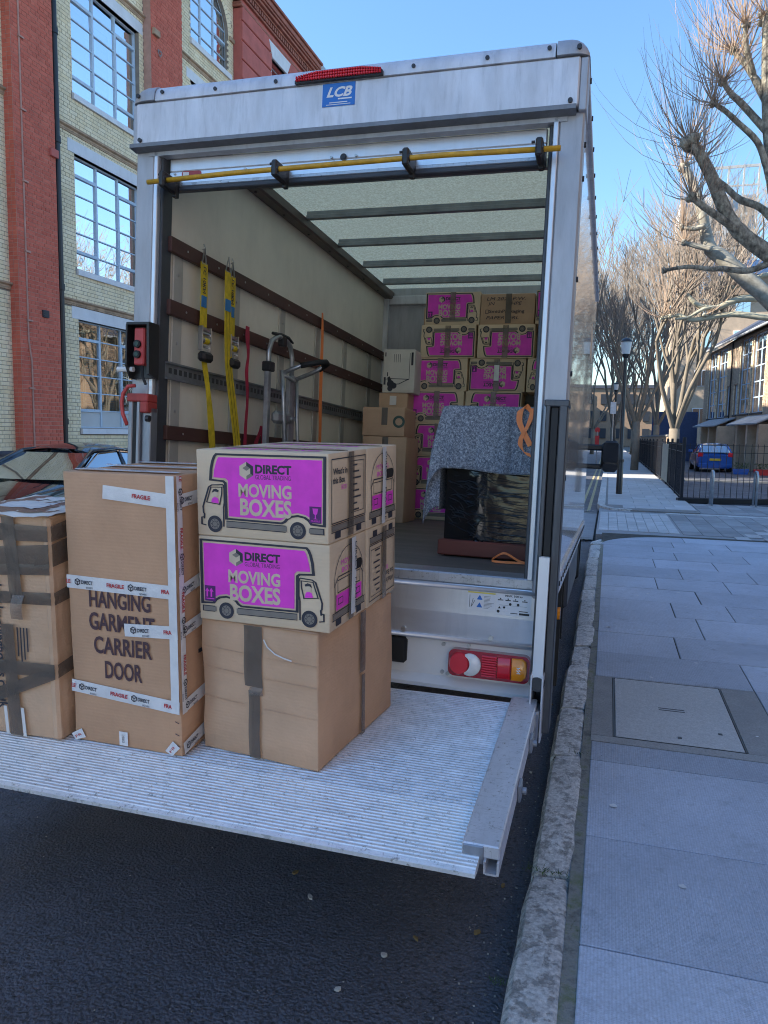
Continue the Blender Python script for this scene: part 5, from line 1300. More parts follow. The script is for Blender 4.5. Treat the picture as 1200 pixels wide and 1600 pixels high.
b=MB(); b.ring((.31,.12),.03,.05,FW); b.build('printed_mark','button_green',c2)
c3=plain('brown_carton',-.70,2.985,.001,.26,.36,1.095,'card_old','slim dark carton under the white vacuum cleaner box',seed=53,tape=False)
b=MB(); b.poly([(.10,.99),(.16,.99),(.16,1.07),(.10,1.07)],FW); b.build('shipping_label','paper_white',c3)
vb=plain('vacuum_cleaner_box',-.672,2.975,1.098,.285,.36,.372,'card_white','white vacuum cleaner box with a black hose picture against the van wall',.0,54,tape=False,group=None)
b=MB(); vn=[(.055,.055)]
b.disc((.075,.075),.032,FW); b.disc((.105,.06),.026,FW); b.disc((.072,.035),.024,FW); b.poly([(.05,.08),(.045,.13),(.065,.14),(.085,.10)],FW); b.stroke([(.012,.10),(.030,.10)],.065,FW); b.stroke([(.03,.115),(.08,.12),(.17,.118),(.24,.115)],.006,FW); b.stroke([(.10,.072),(.15,.075),(.20,.10),(.24,.118)],.007,FW); b.stroke([(.045,.14),(.045,.175)],.008,FW)
b.text('NUMATIC',.265,.350,.022,FW,0,width=.13,rot=-math.pi/2,bold=.03) if False else b.stroke([(.262,.345),(.262,.235)],.018,FW)
for i in range(4): b.stroke([(.10+i*.018,.33),(.10+i*.018,.26)],.003,FW)
b.stroke([(.022,.345),(.022,.31)],.010,FW); b.stroke([(.24,.34),(.24,.12)],.004,FW)
b.build('printed_picture','print_navy',vb)

# ---- shrink wrapped furniture, blanket, wooden base
def felt():
    t=NT('felt'); co=t.coord(); n1=t.noise(co,85,6,.8); n2=t.noise(t.coord((1.5,1,.6)),210,3,.7)
    col=t.ramp(t.math('ADD',t.math('MULTIPLY',n1,.6),t.math('MULTIPLY',n2,.4)),[(.36,(.05,.06,.085)),(.46,(.14,.155,.19)),(.54,(.31,.33,.375)),(.64,(.66,.68,.72))])
    t.base(col); t.set(.95,spec=.15); t.bump(n1,.8,.006)
felt()
def wrapm():
    t=NT('stretch_wrap'); co=t.coord((.35,1,3.2)); t.base(t.mix(t.noise(co,5),(.004,.005,.007),(.009,.010,.014))); t.set(.11,spec=.6)
    h=t.noise(t.coord((.5,1,1.4)),22,4,.6); t.bump(h,.08,.010)
wrapm()
mat('wood_red',(.17,.045,.03),.45,var=.3,sc_=3,stretch=(.3,2,2),bump=.15); mat('webbing_orange',(1.0,.27,.08),.6,var=.1,sc_=40); mat('webbing_yellow',(.72,.52,.02),.6,var=.25,sc_=22,dirt=.2); mat('webbing_red',(.42,.02,.06),.6,var=.15,sc_=30); mat('buckle_steel',(.5,.5,.5),.3,1,var=.15); mat('label_blue',(.03,.22,.55),.5)
mat('webbing_stripe',(.14,.10,.01),.7)
wf=empty('wrapped_furniture',label='piece of furniture wrapped in black stretch film on a wooden plinth',cat='furniture'); wf.matrix_world=TM(.405,.60,.003,-.03)
b=MB(); b.cbox(0,0,.006,.50,.62,.088,.006); b.build('plinth','wood_red',wf)
b=MB(); b.cbox(.03,.03,0,.47,.59,.006,.002); b.build('plinth_foot','black_rubber',wf)
b=MB()
def wr(u,v,s):
    pass
X,Y0,X1,Y1,Z0,Z1=.022,.045,.485,.60,.090,.765
def side(a,b_,nrm,seed):
    def fn(u,v):
        p=Vector(a)+(Vector(b_)-Vector(a))*u; z=Z0+(Z1-Z0)*v
        edge=min(1,min(u,1-u)*10)
        crease=abs(noise.noise((u*6+seed,v*9,seed)))*.0012
        if nrm.y<-.5: crease+=.006*math.exp(-((u-.36)/.08)**2)*(1+.6*noise.noise((u*14,v*11,5)))
        q=p+nrm*crease*edge; return (q.x,q.y,z)
    return fn
b.grid(60,110,side((X,Y0,0),(X1,Y0,0),Vector((0,-1,0)),1.3)); b.grid(30,60,side((X,Y1,0),(X,Y0,0),Vector((-1,0,0)),4.3)); b.grid(8,30,side((X1,Y0,0),(X1,Y1,0),Vector((1,0,0)),6.3)); b.grid(8,30,side((X1,Y1,0),(X,Y1,0),Vector((0,1,0)),9.3))
b.add([(X,Y0,Z1),(X1,Y0,Z1),(X1,Y1,Z1),(X,Y1,Z1)],[(0,1,2,3)]); b.build('wrapped_body','stretch_wrap',wf,smooth=True)
fo=MB(); rf=random.Random(8)
def fold(u0,v0,u1,v1,r):
    n=9; pts=[]
    for i in range(n):
        t=i/(n-1); u=u0+(u1-u0)*t; v=v0+(v1-v0)*t+.012*noise.noise((u*5+v0*9,v0*30,2)); base=.004+.006*math.exp(-((u-.36)/.08)**2)
        pts.append((X+(X1-X)*u,Y0-base+.0005,Z0+(Z1-Z0)*min(.99,max(.005,v))))
    fo.tube(pts,[r*(.25+.75*math.sin(math.pi*min(.97,max(.03,i/(n-1))))) for i in range(n)],5,False)
for i in range(30):
    v=rf.uniform(.02,.62); u0=rf.uniform(.42,.60); fold(u0,v,min(1,u0+rf.uniform(.35,.6)),v-rf.uniform(-.01,.05),rf.uniform(.002,.005))
for i in range(130):
    u0=rf.uniform(.01,.46); v=rf.uniform(.01,.66); l=rf.uniform(.04,.16); an=rf.gauss(-.35,.35); fold(u0,v,min(.6,u0+l*math.cos(an)),v+l*math.sin(an)*.7,rf.uniform(.0013,.0032))
fo.build('film_folds','stretch_wrap',wf,smooth=True)
b=MB(); b.tube([(.19,.03,.098),(.205,.018,.085),(.225,.018,.075),(.24,.024,.088)],[.010,.014,.012,.006],7); b.build('film_knot','stretch_wrap',wf,smooth=True)
# blanket: sheet with a front fall, a left fall and a hanging corner
bk=MB(); LF,FF=.56,.345; nU,nV=70,70; tx0,ty0,tx1,ty1,tz=.425,.615,.93,1.22,.792
def cloth(u,v):
    a=-LF+(LF+(tx1-tx0))*u; c_=-FF+(FF+(ty1-ty0))*v     # a<0 left fall, c_<0 front fall
    if a<0 and c_<0:
        r=math.hypot(a,c_); ang=math.atan2(-c_,-a)       # 0 = left, pi/2 = front
        fold=.055*math.sin(ang*2)*min(1,r/.25)
        dx,dy=-math.cos(ang),-math.sin(ang); k=.02+ .13*r*math.sin(ang*2)+fold*.8
        x=tx0+dx*min(.02,r)-abs(k)*.75*math.cos(ang*.6); y=ty0+dy*min(.02,r)+dy*k*.25; z=tz-max(0,r-.01)*.97
    elif a<0:
        x=tx0-min(.02,-a)-.02*min(1,-a/.4)*(1-.6*min(1,c_/.3)); y=ty0+c_; z=tz-max(0,-a-.01)
    elif c_<0:
        x=tx0+a; y=ty0-min(.02,-c_)-.010*min(1,-c_/.3); z=tz-max(0,-c_-.01)
        y-=.014*math.exp(-((a-.30)/.018)**2)*min(1,-c_/.08)-.012*math.exp(-((a-.333)/.02)**2)*min(1,-c_/.08)
        y-=.016*math.exp(-((a-.02)/.03)**2)*min(1,-c_/.1)
        z+=.010*math.sin(a*11+1)*(-c_/FF); y-=(.007*math.sin(a*31)+.005*math.sin(a*57+2))*min(1,-c_/.2)
    else: x=tx0+a; y=ty0+c_; z=tz+.004*noise.noise((a*7,c_*7,1))
    n_=noise.noise((a*6,c_*6,3))*.006; return (x,y-n_ if c_<0 else y,z+(n_*.5 if c_>=0 and a>=0 else 0))
bk.grid(nU,nV,cloth)
blk=bk.build('moving_blanket','felt',None,smooth=True); blk.matrix_world=MT@Matrix.Translation((.012,-.0,.002)); tag(blk,'grey felt moving blanket draped over the film wrapped furniture','blanket')
sm=blk.modifiers.new('thick','SOLIDIFY'); sm.thickness=.006; sm.offset=1
def ribbon(name,m,pts,wid,label,cat,group=None,parent=None,th=.0022,sub=8,build=True):
    """flat webbing along a Catmull-Rom path; wid: list of width vectors at the points"""
    P=[Vector(p) for p in pts]; Wd=[Vector(w_) for w_ in wid]; n=len(P); path=[];ws=[]
    for i in range(n-1):
        p0,p1,p2,p3=P[max(i-1,0)],P[i],P[i+1],P[min(i+2,n-1)]
        for k in range(sub):
            t=k/sub; path.append(.5*((2*p1)+(p2-p0)*t+(2*p0-5*p1+4*p2-p3)*t*t+(3*p1-p0-3*p2+p3)*t**3)); ws.append(Wd[i].lerp(Wd[i+1],t))
    path.append(P[-1]); ws.append(Wd[-1]); b=MB(); m_=len(path); vs=[]
    for i,(p,w_) in enumerate(zip(path,ws)):
        d=(path[min(i+1,m_-1)]-path[max(i-1,0)]).normalized(); nn=d.cross(w_).normalized()*th/2
        vs+=[p-w_/2-nn,p+w_/2-nn,p+w_/2+nn,p-w_/2+nn]
    fs=[]
    for i in range(m_-1):
        for k in range(4): fs.append((4*i+k,4*i+(k+1)%4,4*i+4+(k+1)%4,4*i+4+k))
    b.add(vs,fs+[(0,1,2,3),(4*m_-1,4*m_-2,4*m_-3,4*m_-4)])
    o=b.build(name,m,parent,ang=30)
    if not parent: o.matrix_world=MT; tag(o,label,cat,group)
    return o
w3=.030
ribbon('orange_strap','webbing_orange',[(.86,.585,.775),(.835,.575,.800),(.808,.570,.775),(.806,.568,.72),(.83,.563,.67),(.852,.56,.63),(.868,.56,.60)],[(.0,-.01,w3),(.012,-.01,w3*.8),(w3,0,.004),(w3,0,.0),(w3*.8,0,.012),(w3*.8,0,.014),(w3*.8,0,.012)],'bright orange strap looped over the top corner of the moving blanket','strap')
ribbon('orange_strap','webbing_orange',[(.872,.580,.79),(.862,.575,.745),(.845,.560,.69),(.822,.558,.645),(.818,.558,.60),(.840,.56,.565),(.872,.562,.552)],[(w3,0,.0),(w3*.9,0,.012),(w3*.8,0,.016),(w3*.8,0,.004),(w3*.8,0,-.008),(w3*.5,0,-.018),(.006,0,-.02)],'orange strap end crossing in front of the moving blanket by the door post','strap')
ribbon('orange_strap','webbing_orange',[(.915,.492,.010),(.875,.470,.012),(.83,.468,.011),(.775,.455,.011),(.735,.462,.011),(.716,.482,.013),(.722,.515,.022),(.745,.545,.038),(.768,.552,.046),(.795,.54,.040),(.825,.512,.028),(.855,.487,.018),(.885,.475,.013),(.915,.470,.010)],[(0,.004,.011)]*14,'orange strap loop lying on the van floor in front of the wooden plinth','strap')

# ---- ratchet straps hung on the lashing rail
XL=-WI+.042
def ratchet(y,label,top,bot,xoff=0,twist=False):
    o=empty('ratchet_strap',label=label,cat='strap',group='yellow ratchet straps on the lashing rail'); o.matrix_world=MT@Matrix.Translation((XL+.006+xoff,y,0))
    h=MB(); h.tube([(0,-.022,top-.035),(.004,0,top+.045),(0,.022,top-.035),(0,-.022,top-.035)],.005,6); h.tube([(-.01,0,top+.04),(.006,0,top+.048),(-.004,.0,top+.07)],.004,6); h.build('wire_hook','buckle_steel',o)
    w=.070; zb=top-.40
    ribbon('strap_webbing','webbing_yellow',[(.002,0,top-.03),(.004,.004,top-.2),(.004,.004,zb+.02)],[(0,w,0)]*3,None,None,parent=o)
    t_=MB(); t_.text('LC 10KN',-.008,0,.028,lambda u,v,h_=0:(.008+h_,.013-v+.0-.0,top-.06-u),0,width=.14,bold=.02); t_.build('strap_lettering','print_navy',o)
    b=MB(); b.box(.0055,-.024,top-.265,.0085,.026,top-.205); b.build('strap_label','label_blue',o)
    bu=MB()
    for yy in (-.044,.044): bu.cbox(.004,yy-.003,zb-.10,.034,yy+.003,zb+.03,.002)
    bu.cyl((.018,-.046,zb-.01),(.018,.046,zb-.01),.012,10); bu.cyl((.016,-.046,zb-.075),(.016,.046,zb-.075),.006,8); bu.cbox(.008,-.04,zb+.004,.030,.04,zb+.024,.003); bu.cyl((.022,-.04,zb-.045),(.022,.04,zb-.045),.016,10)
    bu=bu.build('ratchet_buckle','buckle_steel',o)
    b=MB(); b.cbox(.002,-.054,zb-.158,.050,.054,zb-.105,.014); b.build('ratchet_handle','black_plastic',bu)
    b=MB(); b.cyl((.022,-.022,zb-.045),(.022,.022,zb-.045),.017,10); b.build('webbing_roll','webbing_yellow',bu)
    return o,zb
o,zb=ratchet(.345,'left yellow ratchet strap, its single tail twisting down to the floor rail',1.54,.5)
ribbon('strap_tail','webbing_yellow',[(.01,.01,zb-.14),(.012,.06,zb-.30),(.014,.10,zb-.48),(.016,.13,zb-.66),(.02,.20,zb-.90),(.02,.22,.40)],[(0,.055,.006),(.01,.028,.004),(.0,.065,.004),(.0,.066,.0),(.01,.045,.004),(0,.05,0)],None,None,parent=o)
o,zb=ratchet(.66,'right yellow ratchet strap, half hidden behind the long folded yellow webbing',1.55,.5)
ribbon('long_yellow_webbing','webbing_yellow',[(XL+.030,.565,1.52),(XL+.032,.575,1.30),(XL+.034,.60,1.0),(XL+.034,.66,.80),(XL+.034,.72,.60),(XL+.034,.76,.40)],[(0,.062,0),(0,.075,0),(0,.082,0),(0,.088,0),(0,.084,.0),(0,.08,0)],'long folded yellow webbing hanging beside the right ratchet strap','strap')
st_=bpy.data.objects['long_yellow_webbing']; b=MB()
for off in (-.018,.016): b.tube([(XL+.0335,.575+off,1.30),(XL+.0355,.60+off,1.0),(XL+.0355,.66+off,.80),(XL+.0355,.72+off,.60),(XL+.0355,.76+off,.42)],.0014,4)
b.build('webbing_stripe','webbing_stripe',st_)
b=MB(); b.box(XL+.0335,.54,1.30,XL+.0365,.60,1.365); b.build('strap_label','label_blue',st_)
b=MB(); b.tube([(XL+.03,.54,1.52),(XL+.034,.565,1.60),(XL+.03,.592,1.52),(XL+.03,.54,1.52)],.0035,6); b.build('wire_hook','buckle_steel',st_)
rs=ribbon('red_strap','webbing_red',[(XL+.012,.86,1.27),(XL+.016,.855,1.20),(XL+.016,.872,1.10),(XL+.014,.862,1.0),(XL+.014,.884,.84),(XL+.014,.872,.66),(XL+.014,.872,.45)],[(0,.045,0),(0,.05,0),(0,.03,.01),(.01,.022,.01),(0,.030,0),(0,.036,0),(0,.034,0)],'crimson strap knotted on the second lashing rail and hanging down','strap')
ribbon('strap_end','webbing_red',[(.06,.90,.42),(.065,.96,.52),(.068,1.04,.63),(.064,1.08,.68),(.06,1.10,.60),(.06,1.115,.45)],[(0,.03,.02),(0,.026,-.026),(0,.022,-.03),(.01,.03,0),(0,.036,0),(0,.036,0)],None,None,parent=rs)
bpy.data.objects['strap_end'].location=(-WI+.0,0,0)
ribbon('thin_orange_strap','webbing_orange',[(XL+.008,2.075,1.60),(XL+.012,2.08,1.45),(XL+.012,2.085,1.2),(XL+.012,2.09,.95),(XL+.014,2.105,.7),(XL+.012,2.12,.3)],[(0,.028,0),(.004,.034,0),(.016,.022,0),(.008,.042,0),(0,.055,0),(0,.05,0)],'thin orange strap hanging from the top lashing rail beyond the hand truck','strap')

# ---- hand truck leaning on the wall
ht=empty('hand_truck',label='aluminium sack truck with black handle loop leaning on the van wall',cat='hand truck'); ht.matrix_world=TM(-.80,1.17,0)
mat('ht_alu',(.42,.43,.45),.4,.8,var=.2,sc_=14)
b=MB()
for y in (-.17,.14): b.cbox(-.03+ .03*(y>0),y-.022,.06,.0+.03*(y>0),y+.022,1.03,.004)
rl=b.build('side_rail','ht_alu',ht)
b=MB(); b.tube([(-.02,-.155,1.0),(-.02,-.155,1.15),(-.015,-.13,1.215),(-.005,-.06,1.255),(.0,0.04,1.255),(.005,.11,1.215),(.01,.135,1.14),(.012,.138,.95)],.0165,10); b.build('frame_hoop','ht_alu',ht,smooth=True)
b=MB(); b.tube([(-.01,-.13,1.262),(.0,-.02,1.268),(.01,.06,1.262),(.02,.12,1.24)],[.010,.014,.014,.006],8); b.cbox(-.02,-.03,1.20,.02,.03,1.262,.006); b.build('hoop_grip','black_plastic',ht)
b=MB(); b.cbox(-.045,-.20,1.02,.015,-.13,1.08,.006); b.build('rail_clamp','black_plastic',ht)
b=MB(); b.tube([(.03,-.06,1.02),(.15,-.02,1.08),(.24,.04,1.10)],.014,8); b.tube([(.04,.12,1.0),(.17,.15,1.06),(.25,.13,1.10)],.014,8); b.build('handle_arm','ht_alu',ht,smooth=True)
b=MB(); b.tube([(.14,-.025,1.075),(.24,.03,1.105),(.275,.075,1.112),(.268,.12,1.108),(.20,.155,1.075)],.0185,10); b.build('handle_grip','black_rubber',ht,smooth=True)
b=MB(); b.tube([(.03,-.06,1.02),(.07,.03,.985),(.04,.12,1.0)],.013,8); b.tube([(.03,-.06,1.04),(.045,-.055,.85),(.09,-.03,.06)],.015,8); b.tube([(.05,.13,1.0),(.06,.14,.72),(.10,.16,.06)],.013,8); b.build('strut','ht_alu',ht,smooth=True)
b=MB(); b.cbox(.012,.045,.05,.042,.095,1.0,.004); b.build('centre_rail','ht_alu',ht)
b=MB(); b.cbox(.0,-.15,.70,.05,.10,.78,.02); b.cyl((.05,.07,.74),(.062,.07,.74),.016,10); b.cyl((.04,.10,.745),(.05,.16,.745),.014,8); b.build('hinge_plate','ht_alu',ht)
b=MB(); b.box(-.02,-.2,.0,.30,.2,.012); b.build('toe_plate','ht_alu',ht)
for y in (-.2,.2):
    b=MB(); b.cyl((.02,y-.025,.10),(.02,y+.025,.10),.10,20); b.build('wheel','black_rubber',ht)
# ------------------------------------------------------------------ cars
mat('car_black',(.012,.012,.015),.10,var=.1,coat=1.0,rvar=.02,spec=.6); mat('car_blue',(.015,.10,.42),.18,var=.08,coat=1.0,rvar=.03); mat('car_trim',(.02,.02,.02),.5); mat('chrome',(.7,.7,.72),.12,1,var=.03,rvar=.03); mat('plate_yellow',(.75,.52,.03),.5); mat('plate_white',(.75,.75,.72),.5); mat('car_interior',(.03,.03,.03),.9)
def car(name,label,paint,loc,rotz,L,Wd,H,hood,tail,group=None,rear=False):
    """body lofted from cross sections; local y runs from nose (0) to tail (L)"""
    o=empty(name,loc,(0,0,rotz),label,'car',group)
    hw=Wd/2
    belt=.95*H/1.45
    def sec(y):
        t=y/L
        # lower body half width and deck height
        w=hw*(1-.16*max(0,1-t/.12)**2-.12*max(0,(t-.90)/.10)**2)
        if y<hood: zt=belt*(.72+.26*(y/hood)**.6)
        elif y>L-tail: zt=belt*(1.02-.10*((y-(L-tail))/max(.01,tail)))
        else: zt=belt
        return w,zt
    st=[L*i/26 for i in range(27)]; b=MB(); vs=[]; q=None
    for y in st:
        w,zt=sec(y); e=1 if 0<y<L else .93
        pr=[(0,.20),(w*.86,.20),(w*.965,.30),(w,.50),(w*.995,zt*.80),(w*.955,zt*.955),(w*.86,zt*1.0),(0,zt*1.045)]
        row=[(x,y,.2+(z-.2)*e) for x,z in pr]; row=[(-x,yy,z) for x,yy,z in row[::-1][:-1]][0:0]+row
        vs+=row; q=len(row)
    n=len(st); fs=[]
    for i in range(n-1):
        for j in range(q-1): fs.append((i*q+j,i*q+j+1,(i+1)*q+j+1,(i+1)*q+j))
    m0=len(vs); vs+=[(-x,y,z) for x,y,z in vs]; fs+=[tuple(m0+k for k in f[::-1]) for f in fs]
    fs+=[tuple(range(q-1,-1,-1))+tuple(m0+k for k in range(1,q-1)),tuple((n-1)*q+k for k in range(q))+tuple(m0+(n-1)*q+k for k in range(q-2,0,-1))]
    b.add(vs,fs); body=b.build('body',paint,o,ang=38)
    # greenhouse
    yb0,yb1=hood-.02,L-tail*.35; yt0=hood+.72*(H-belt)/.5; yt1=L-tail-.30 if not rear else L-.62
    def gh(y,k): return None
    wb,wt=hw*.885,hw*.66
    lower=[(yb0,belt*1.0),(yb1,belt*1.0)]; 
    roof=MB(); nr=10
    def rz(v): return H-.045*(2*v-1)**2*1.6
    roof.grid(8,nr,lambda u,v:((2*u-1)*wt,yt0+(yt1-yt0)*v,rz(v)-.05*(2*u-1)**4-.02*(2*u-1)**2)); r_=roof.build('roof',paint,o,smooth=True)
    def gl(name,a,b_,c_,d_,bow=.0,axis=1,m='glass_car'):
        g=MB(); A,B,C_,D=map(Vector,(a,b_,c_,d_))
        def fn(u,v):
            p=A.lerp(B,u).lerp(D.lerp(C_,u),v); k=bow*4*u*(1-u)*(1-.3*v)
            return (p.x+(k if axis==0 else 0),p.y+(k if axis==1 else 0),p.z)
        g.grid(10,4,fn); return g.build(name,m,o,smooth=True)
    zr0=rz(0)-.06; zr1=rz(1)-.06
    gl('windscreen',(-wb*.93,yb0,belt*1.03),(wb*.93,yb0,belt*1.03),(wt*.97,yt0,zr0),(-wt*.97,yt0,zr0),-.10)
    gl('rear_window',(-wb*.93,yb1,belt*1.03),(wb*.93,yb1,belt*1.03),(wt*.97,yt1,zr1),(-wt*.97,yt1,zr1),.06)
    for s in (-1,1):
        mid=(yt0+yt1)/2+.05
        gl('side_window',(s*wb*1.005,yb0+.14,belt*1.01),(s*wb*1.005,mid-.03,belt*1.01),(s*wt*1.02,mid-.03,H-.10),(s*wt*1.02,yt0+.06,zr0+.01),0)
        gl('side_window',(s*wb*1.005,mid+.03,belt*1.01),(s*wb*1.005,yb1-.16,belt*1.01),(s*wt*1.02,yt1-.06,zr1),(s*wt*1.02,mid+.03,H-.10),0)
        p=MB()
        for (a,c_,r) in (((s*wb*.985,yb0+.0,belt*1.0),(s*wt*1.0,yt0,zr0+.02),.035),((s*wb,mid,belt),(s*wt*1.0,mid,H-.085),.030),((s*wb*.985,yb1,belt),(s*wt,yt1,zr1+.02),.045)): p.tube([a,tuple((Vector(a)+Vector(c_))/2+Vector((s*.012,0,.01))),c_],r,6)
        p.tube([(s*wt*1.0,yt0,zr0+.02),(s*wt*1.02,(yt0+yt1)/2,H-.08),(s*wt,yt1,zr1+.02)],.032,6); p.build('pillars',paint,o,smooth=True)
        t_=MB(); t_.tube([(s*(wb+.006),yb0+.16,belt*1.035),(s*(wt+.035),yt0+.10,zr0+.0),(s*(wt+.035),(yt0+yt1)/2,H-.105),(s*(wt+.03),yt1-.1,zr1-.01)],.008,5); t_.build('window_trim','chrome' if not rear else 'car_trim',o)
        m_=MB(); m_.cbox(*sorted((s*hw*.93,s*(hw+.15)))[:1],yb0+.22,belt*.98,sorted((s*hw*.93,s*(hw+.15)))[1],yb0+.36,belt*1.13,.03); m_.build('door_mirror',paint,o)
        lm=MB()
        if rear: lm.cbox(*sorted((s*hw*.66,s*hw*.93))[:1],L-.06,belt*.80,sorted((s*hw*.66,s*hw*.93))[1],L+.012,belt*1.02,.02); lm.build('tail_light','lens_red',o)
        else: lm.cbox(*sorted((s*hw*.5,s*hw*.86))[:1],-.005,belt*.58,sorted((s*hw*.5,s*hw*.86))[1],.10,belt*.74,.02); lm.build('headlight','lens_clear',o)
    i_=MB(); i_.box(-wb*.8,yb0+.35,.35,wb*.8,yb1-.3,belt*.98); 
    for x in (-.36,.36): i_.cbox(x-.22,yt0+.35,.4,x+.22,yt0+.5,belt+.30,.06)
    i_.build('seats','car_interior',o)
    for y in (L*.19,L*.80):
        for s in (-1,1):
            w_=MB(); w_.cyl((s*(hw-.20),y,.315),(s*(hw-.005),y,.315),.315,24); w_=w_.build('wheel','tyre',o); rm=MB(); rm.cyl((s*(hw-.01),y,.315),(s*(hw+.004),y,.315),.21,18); rm.build('rim','alu_rail',w_)
    pl=MB()
    if rear: pl.cbox(-.26,L-.0,.56,.26,L+.022,.67,.004); pl.build('number_plate','plate_yellow',o); pl=MB(); pl.cbox(-hw*.9,L-.04,.24,hw*.9,L+.015,.42,.02); pl.build('bumper',paint,o)
    else: pl.cbox(-.26,-.02,.42,.26,.0,.53,.004); pl.build('number_plate','plate_white',o)
    return o
car('parked_car','glossy black saloon car parked in front of the brick factory','car_black',(-7.55,6.55,.03),0,4.7,1.80,1.43,1.55,1.1)
car('parked_car','blue hatchback parked in the court behind the railings','car_blue',(4.98,43.3,.062),math.pi,3.85,1.70,1.42,.95,.35,rear=True)

# ------------------------------------------------------------------ street furniture
mat('lamp_black',(.016,.016,.02),.35,var=.15,sc_=6,coat=.2); mat('galv',(.45,.46,.48),.4,.8,var=.2,sc_=12); mat('lamp_glass',(.72,.74,.74),.25,var=.04)
mat('rail_paint',(.012,.014,.022),.4,var=.2,sc_=8); mat('sign_white',(.75,.75,.75),.5); mat('sign_red',(.6,.03,.03),.5)
def lamp(x,y,h,label):
    o=empty('street_lamp',(x,y,.12),label=label,cat='street lamp',group='street lamps along the far pavement')
    b=MB(); b.tube([(0,0,0),(0,0,.9),(0,0,.95),(0,0,h-.55)],[.085,.08,.062,.048],14); b.tube([(0,0,.88),(0,0,.96)],.09,14); b.tube([(0,0,h-.55),(0,0,h-.48),(0,0,h-.44)],[.05,.10,.11],14); b.build('post','lamp_black',o,ang=40)
    b=MB(); b.tube([(0,0,h-.44),(0,0,h-.12)],[.105,.155],10); b.build('lantern','lamp_glass',o,ang=50)
    b=MB(); b.tube([(0,0,h-.12),(0,0,h-.09),(0,0,h-.03),(0,0,h)],[.17,.165,.10,.02],14); b.build('lantern_cap','lamp_black',o,ang=50)
    return o
lamp(.31,21.44,4.24,'nearest black street lamp with a clear lantern on the far pavement'); lamp(.22,45.7,4.75,'farther street lamp with a pale lantern, half hidden by the nearest lamp post')
sp=empty('sign_post',(.12,40,.12),label='thin grey post with a small white sign by the road',cat='sign')
b=MB(); b.cyl((0,0,0),(0,0,3.2),.03,8); b.build('post','galv',sp); b=MB(); b.cbox(-.16,-.03,2.75,.12,-.015,3.35,.01); b.build('sign_plate','sign_white',sp)
rs_=empty('red_sign',(-.75,48,.02),label='small red roadside sign far down the street',cat='sign'); b=MB(); b.cyl((0,0,0),(0,0,2.0),.03,8); b.build('post','galv',rs_); b=MB(); b.cyl((0,-.02,2.1),(0,.0,2.1),.16,18); b.build('sign_plate','sign_red',rs_); b=MB(); b.box(-.12,-.03,1.2,.12,-.02,1.75); b.build('sign_plate','sign_red',rs_)
def hoop(x,y,label):
    o=empty('cycle_hoop',(x,y,.095),label=label,cat='bike stand',group='cycle hoops in front of the railings')
    b=MB(); p=[(-.0,-.19,0),(0,-.19,.70),(0,-.17,.77),(0,-.11,.82),(0,.11,.82),(0,.17,.77),(0,.19,.70),(0,.19,0)]; b.tube(p,.026,12); b.build('hoop','galv',o,smooth=True)
    b=MB()
    for yy in (-.19,.19): b.cyl((0,yy,0),(0,yy,.008),.06,14)
    b.build('base_plate','galv',o)
    return o
hoop(2.39,19.25,'left steel cycle hoop in front of the black railings'); hoop(3.36,19.35,'right steel cycle hoop in front of the black railings')
# railings
def fence(name,label,p0,p1,h,sp=.145,posts=None,zb=.09,m='rail_paint',kerb=False,every=2.4,post_h=None):
    a=Vector((p0[0],p0[1],0)); c_=Vector((p1[0],p1[1],0)); L=(c_-a).length; d=(c_-a)/L
    o=empty(name,(a.x,a.y,zb),(0,0,math.atan2(d.y,d.x)),label,'fence')
    b=MB(); b.cbox(-.006,-.006,0,.006,.006,h,.002); bar=b.mesh('railing_bar',m)
    n=int(L/sp)
    for i in range(1,n): link('railing_bar',bar,o,(i*L/n,0,.03))
    for z in (.10,h-.02,h-.20):
        b=MB(); b.cbox(0,-.018,z,L,.018,z+.012,.002); b.build('rail',m,o)
    b=MB(); b.cbox(-.035,-.035,0,.035,.035,(post_h or h+.12),.006); pm=b.mesh('post',m)
    k=int(L/every)
    for i in range(k+1): link('post',pm,o,(i*L/max(1,k),0,0))
    if kerb:
        b=MB(); b.cbox(-.1,-.09,-.03,L+.05,.09,.10,.01); b.build('fence_kerb','pipe_black',o)
    return o
fence('railings','black railings across the parking court behind the cycle hoops',(1.79,20.02),(7.5,21.4),1.44,.15,kerb=True,every=5.5,post_h=1.62)
fence('railings','black railings along the far pavement, nearest stretch at the corner',(1.80,20.06),(1.93,27.5),1.44,.13,every=2.45,post_h=1.58)
fence('railings','black railings along the far pavement, distant stretch beyond the tree',(1.94,27.55),(2.0,62),1.44,.30,every=3,post_h=1.55)
pl_=empty('sunlit_rail_panel',(1.84,26.4,.09),label='pale boards at the corner railings, painted in for their sunlit bars',cat='panel'); 
mat('board_sunlit',(.34,.32,.26),.7,var=.2,sc_=6)
for k in range(6):
    b=MB(); b.cbox(.03,.0+k*.46,.12,.045,.43+k*.46,1.40,.004); b.build('board','board_sunlit',pl_)  # pale colour stands in for railing bars caught by the sun
# low garden wall behind the railings
gw=empty('garden_wall',(0,0,0),label='low brown garden wall behind the far railings',cat='wall'); b=MB(); b.box(2.3,33,0,2.55,62,1.75); b.build('wall','brick_brown',gw); b=MB(); b.cbox(2.26,33,1.75,2.59,62,1.83,.01); b.build('coping','concrete',gw)

# ------------------------------------------------------------------ brick terrace behind the court
A_=Vector((7.86,42.28)); B_=Vector((6.61,54.76)); dv=(B_-A_).normalized(); ang=math.atan2(dv.y,dv.x)
HT=empty('terrace_houses',(A_.x,A_.y,.06),(0,0,ang),'brown brick terrace with tall windows and slate roof behind the court','house')
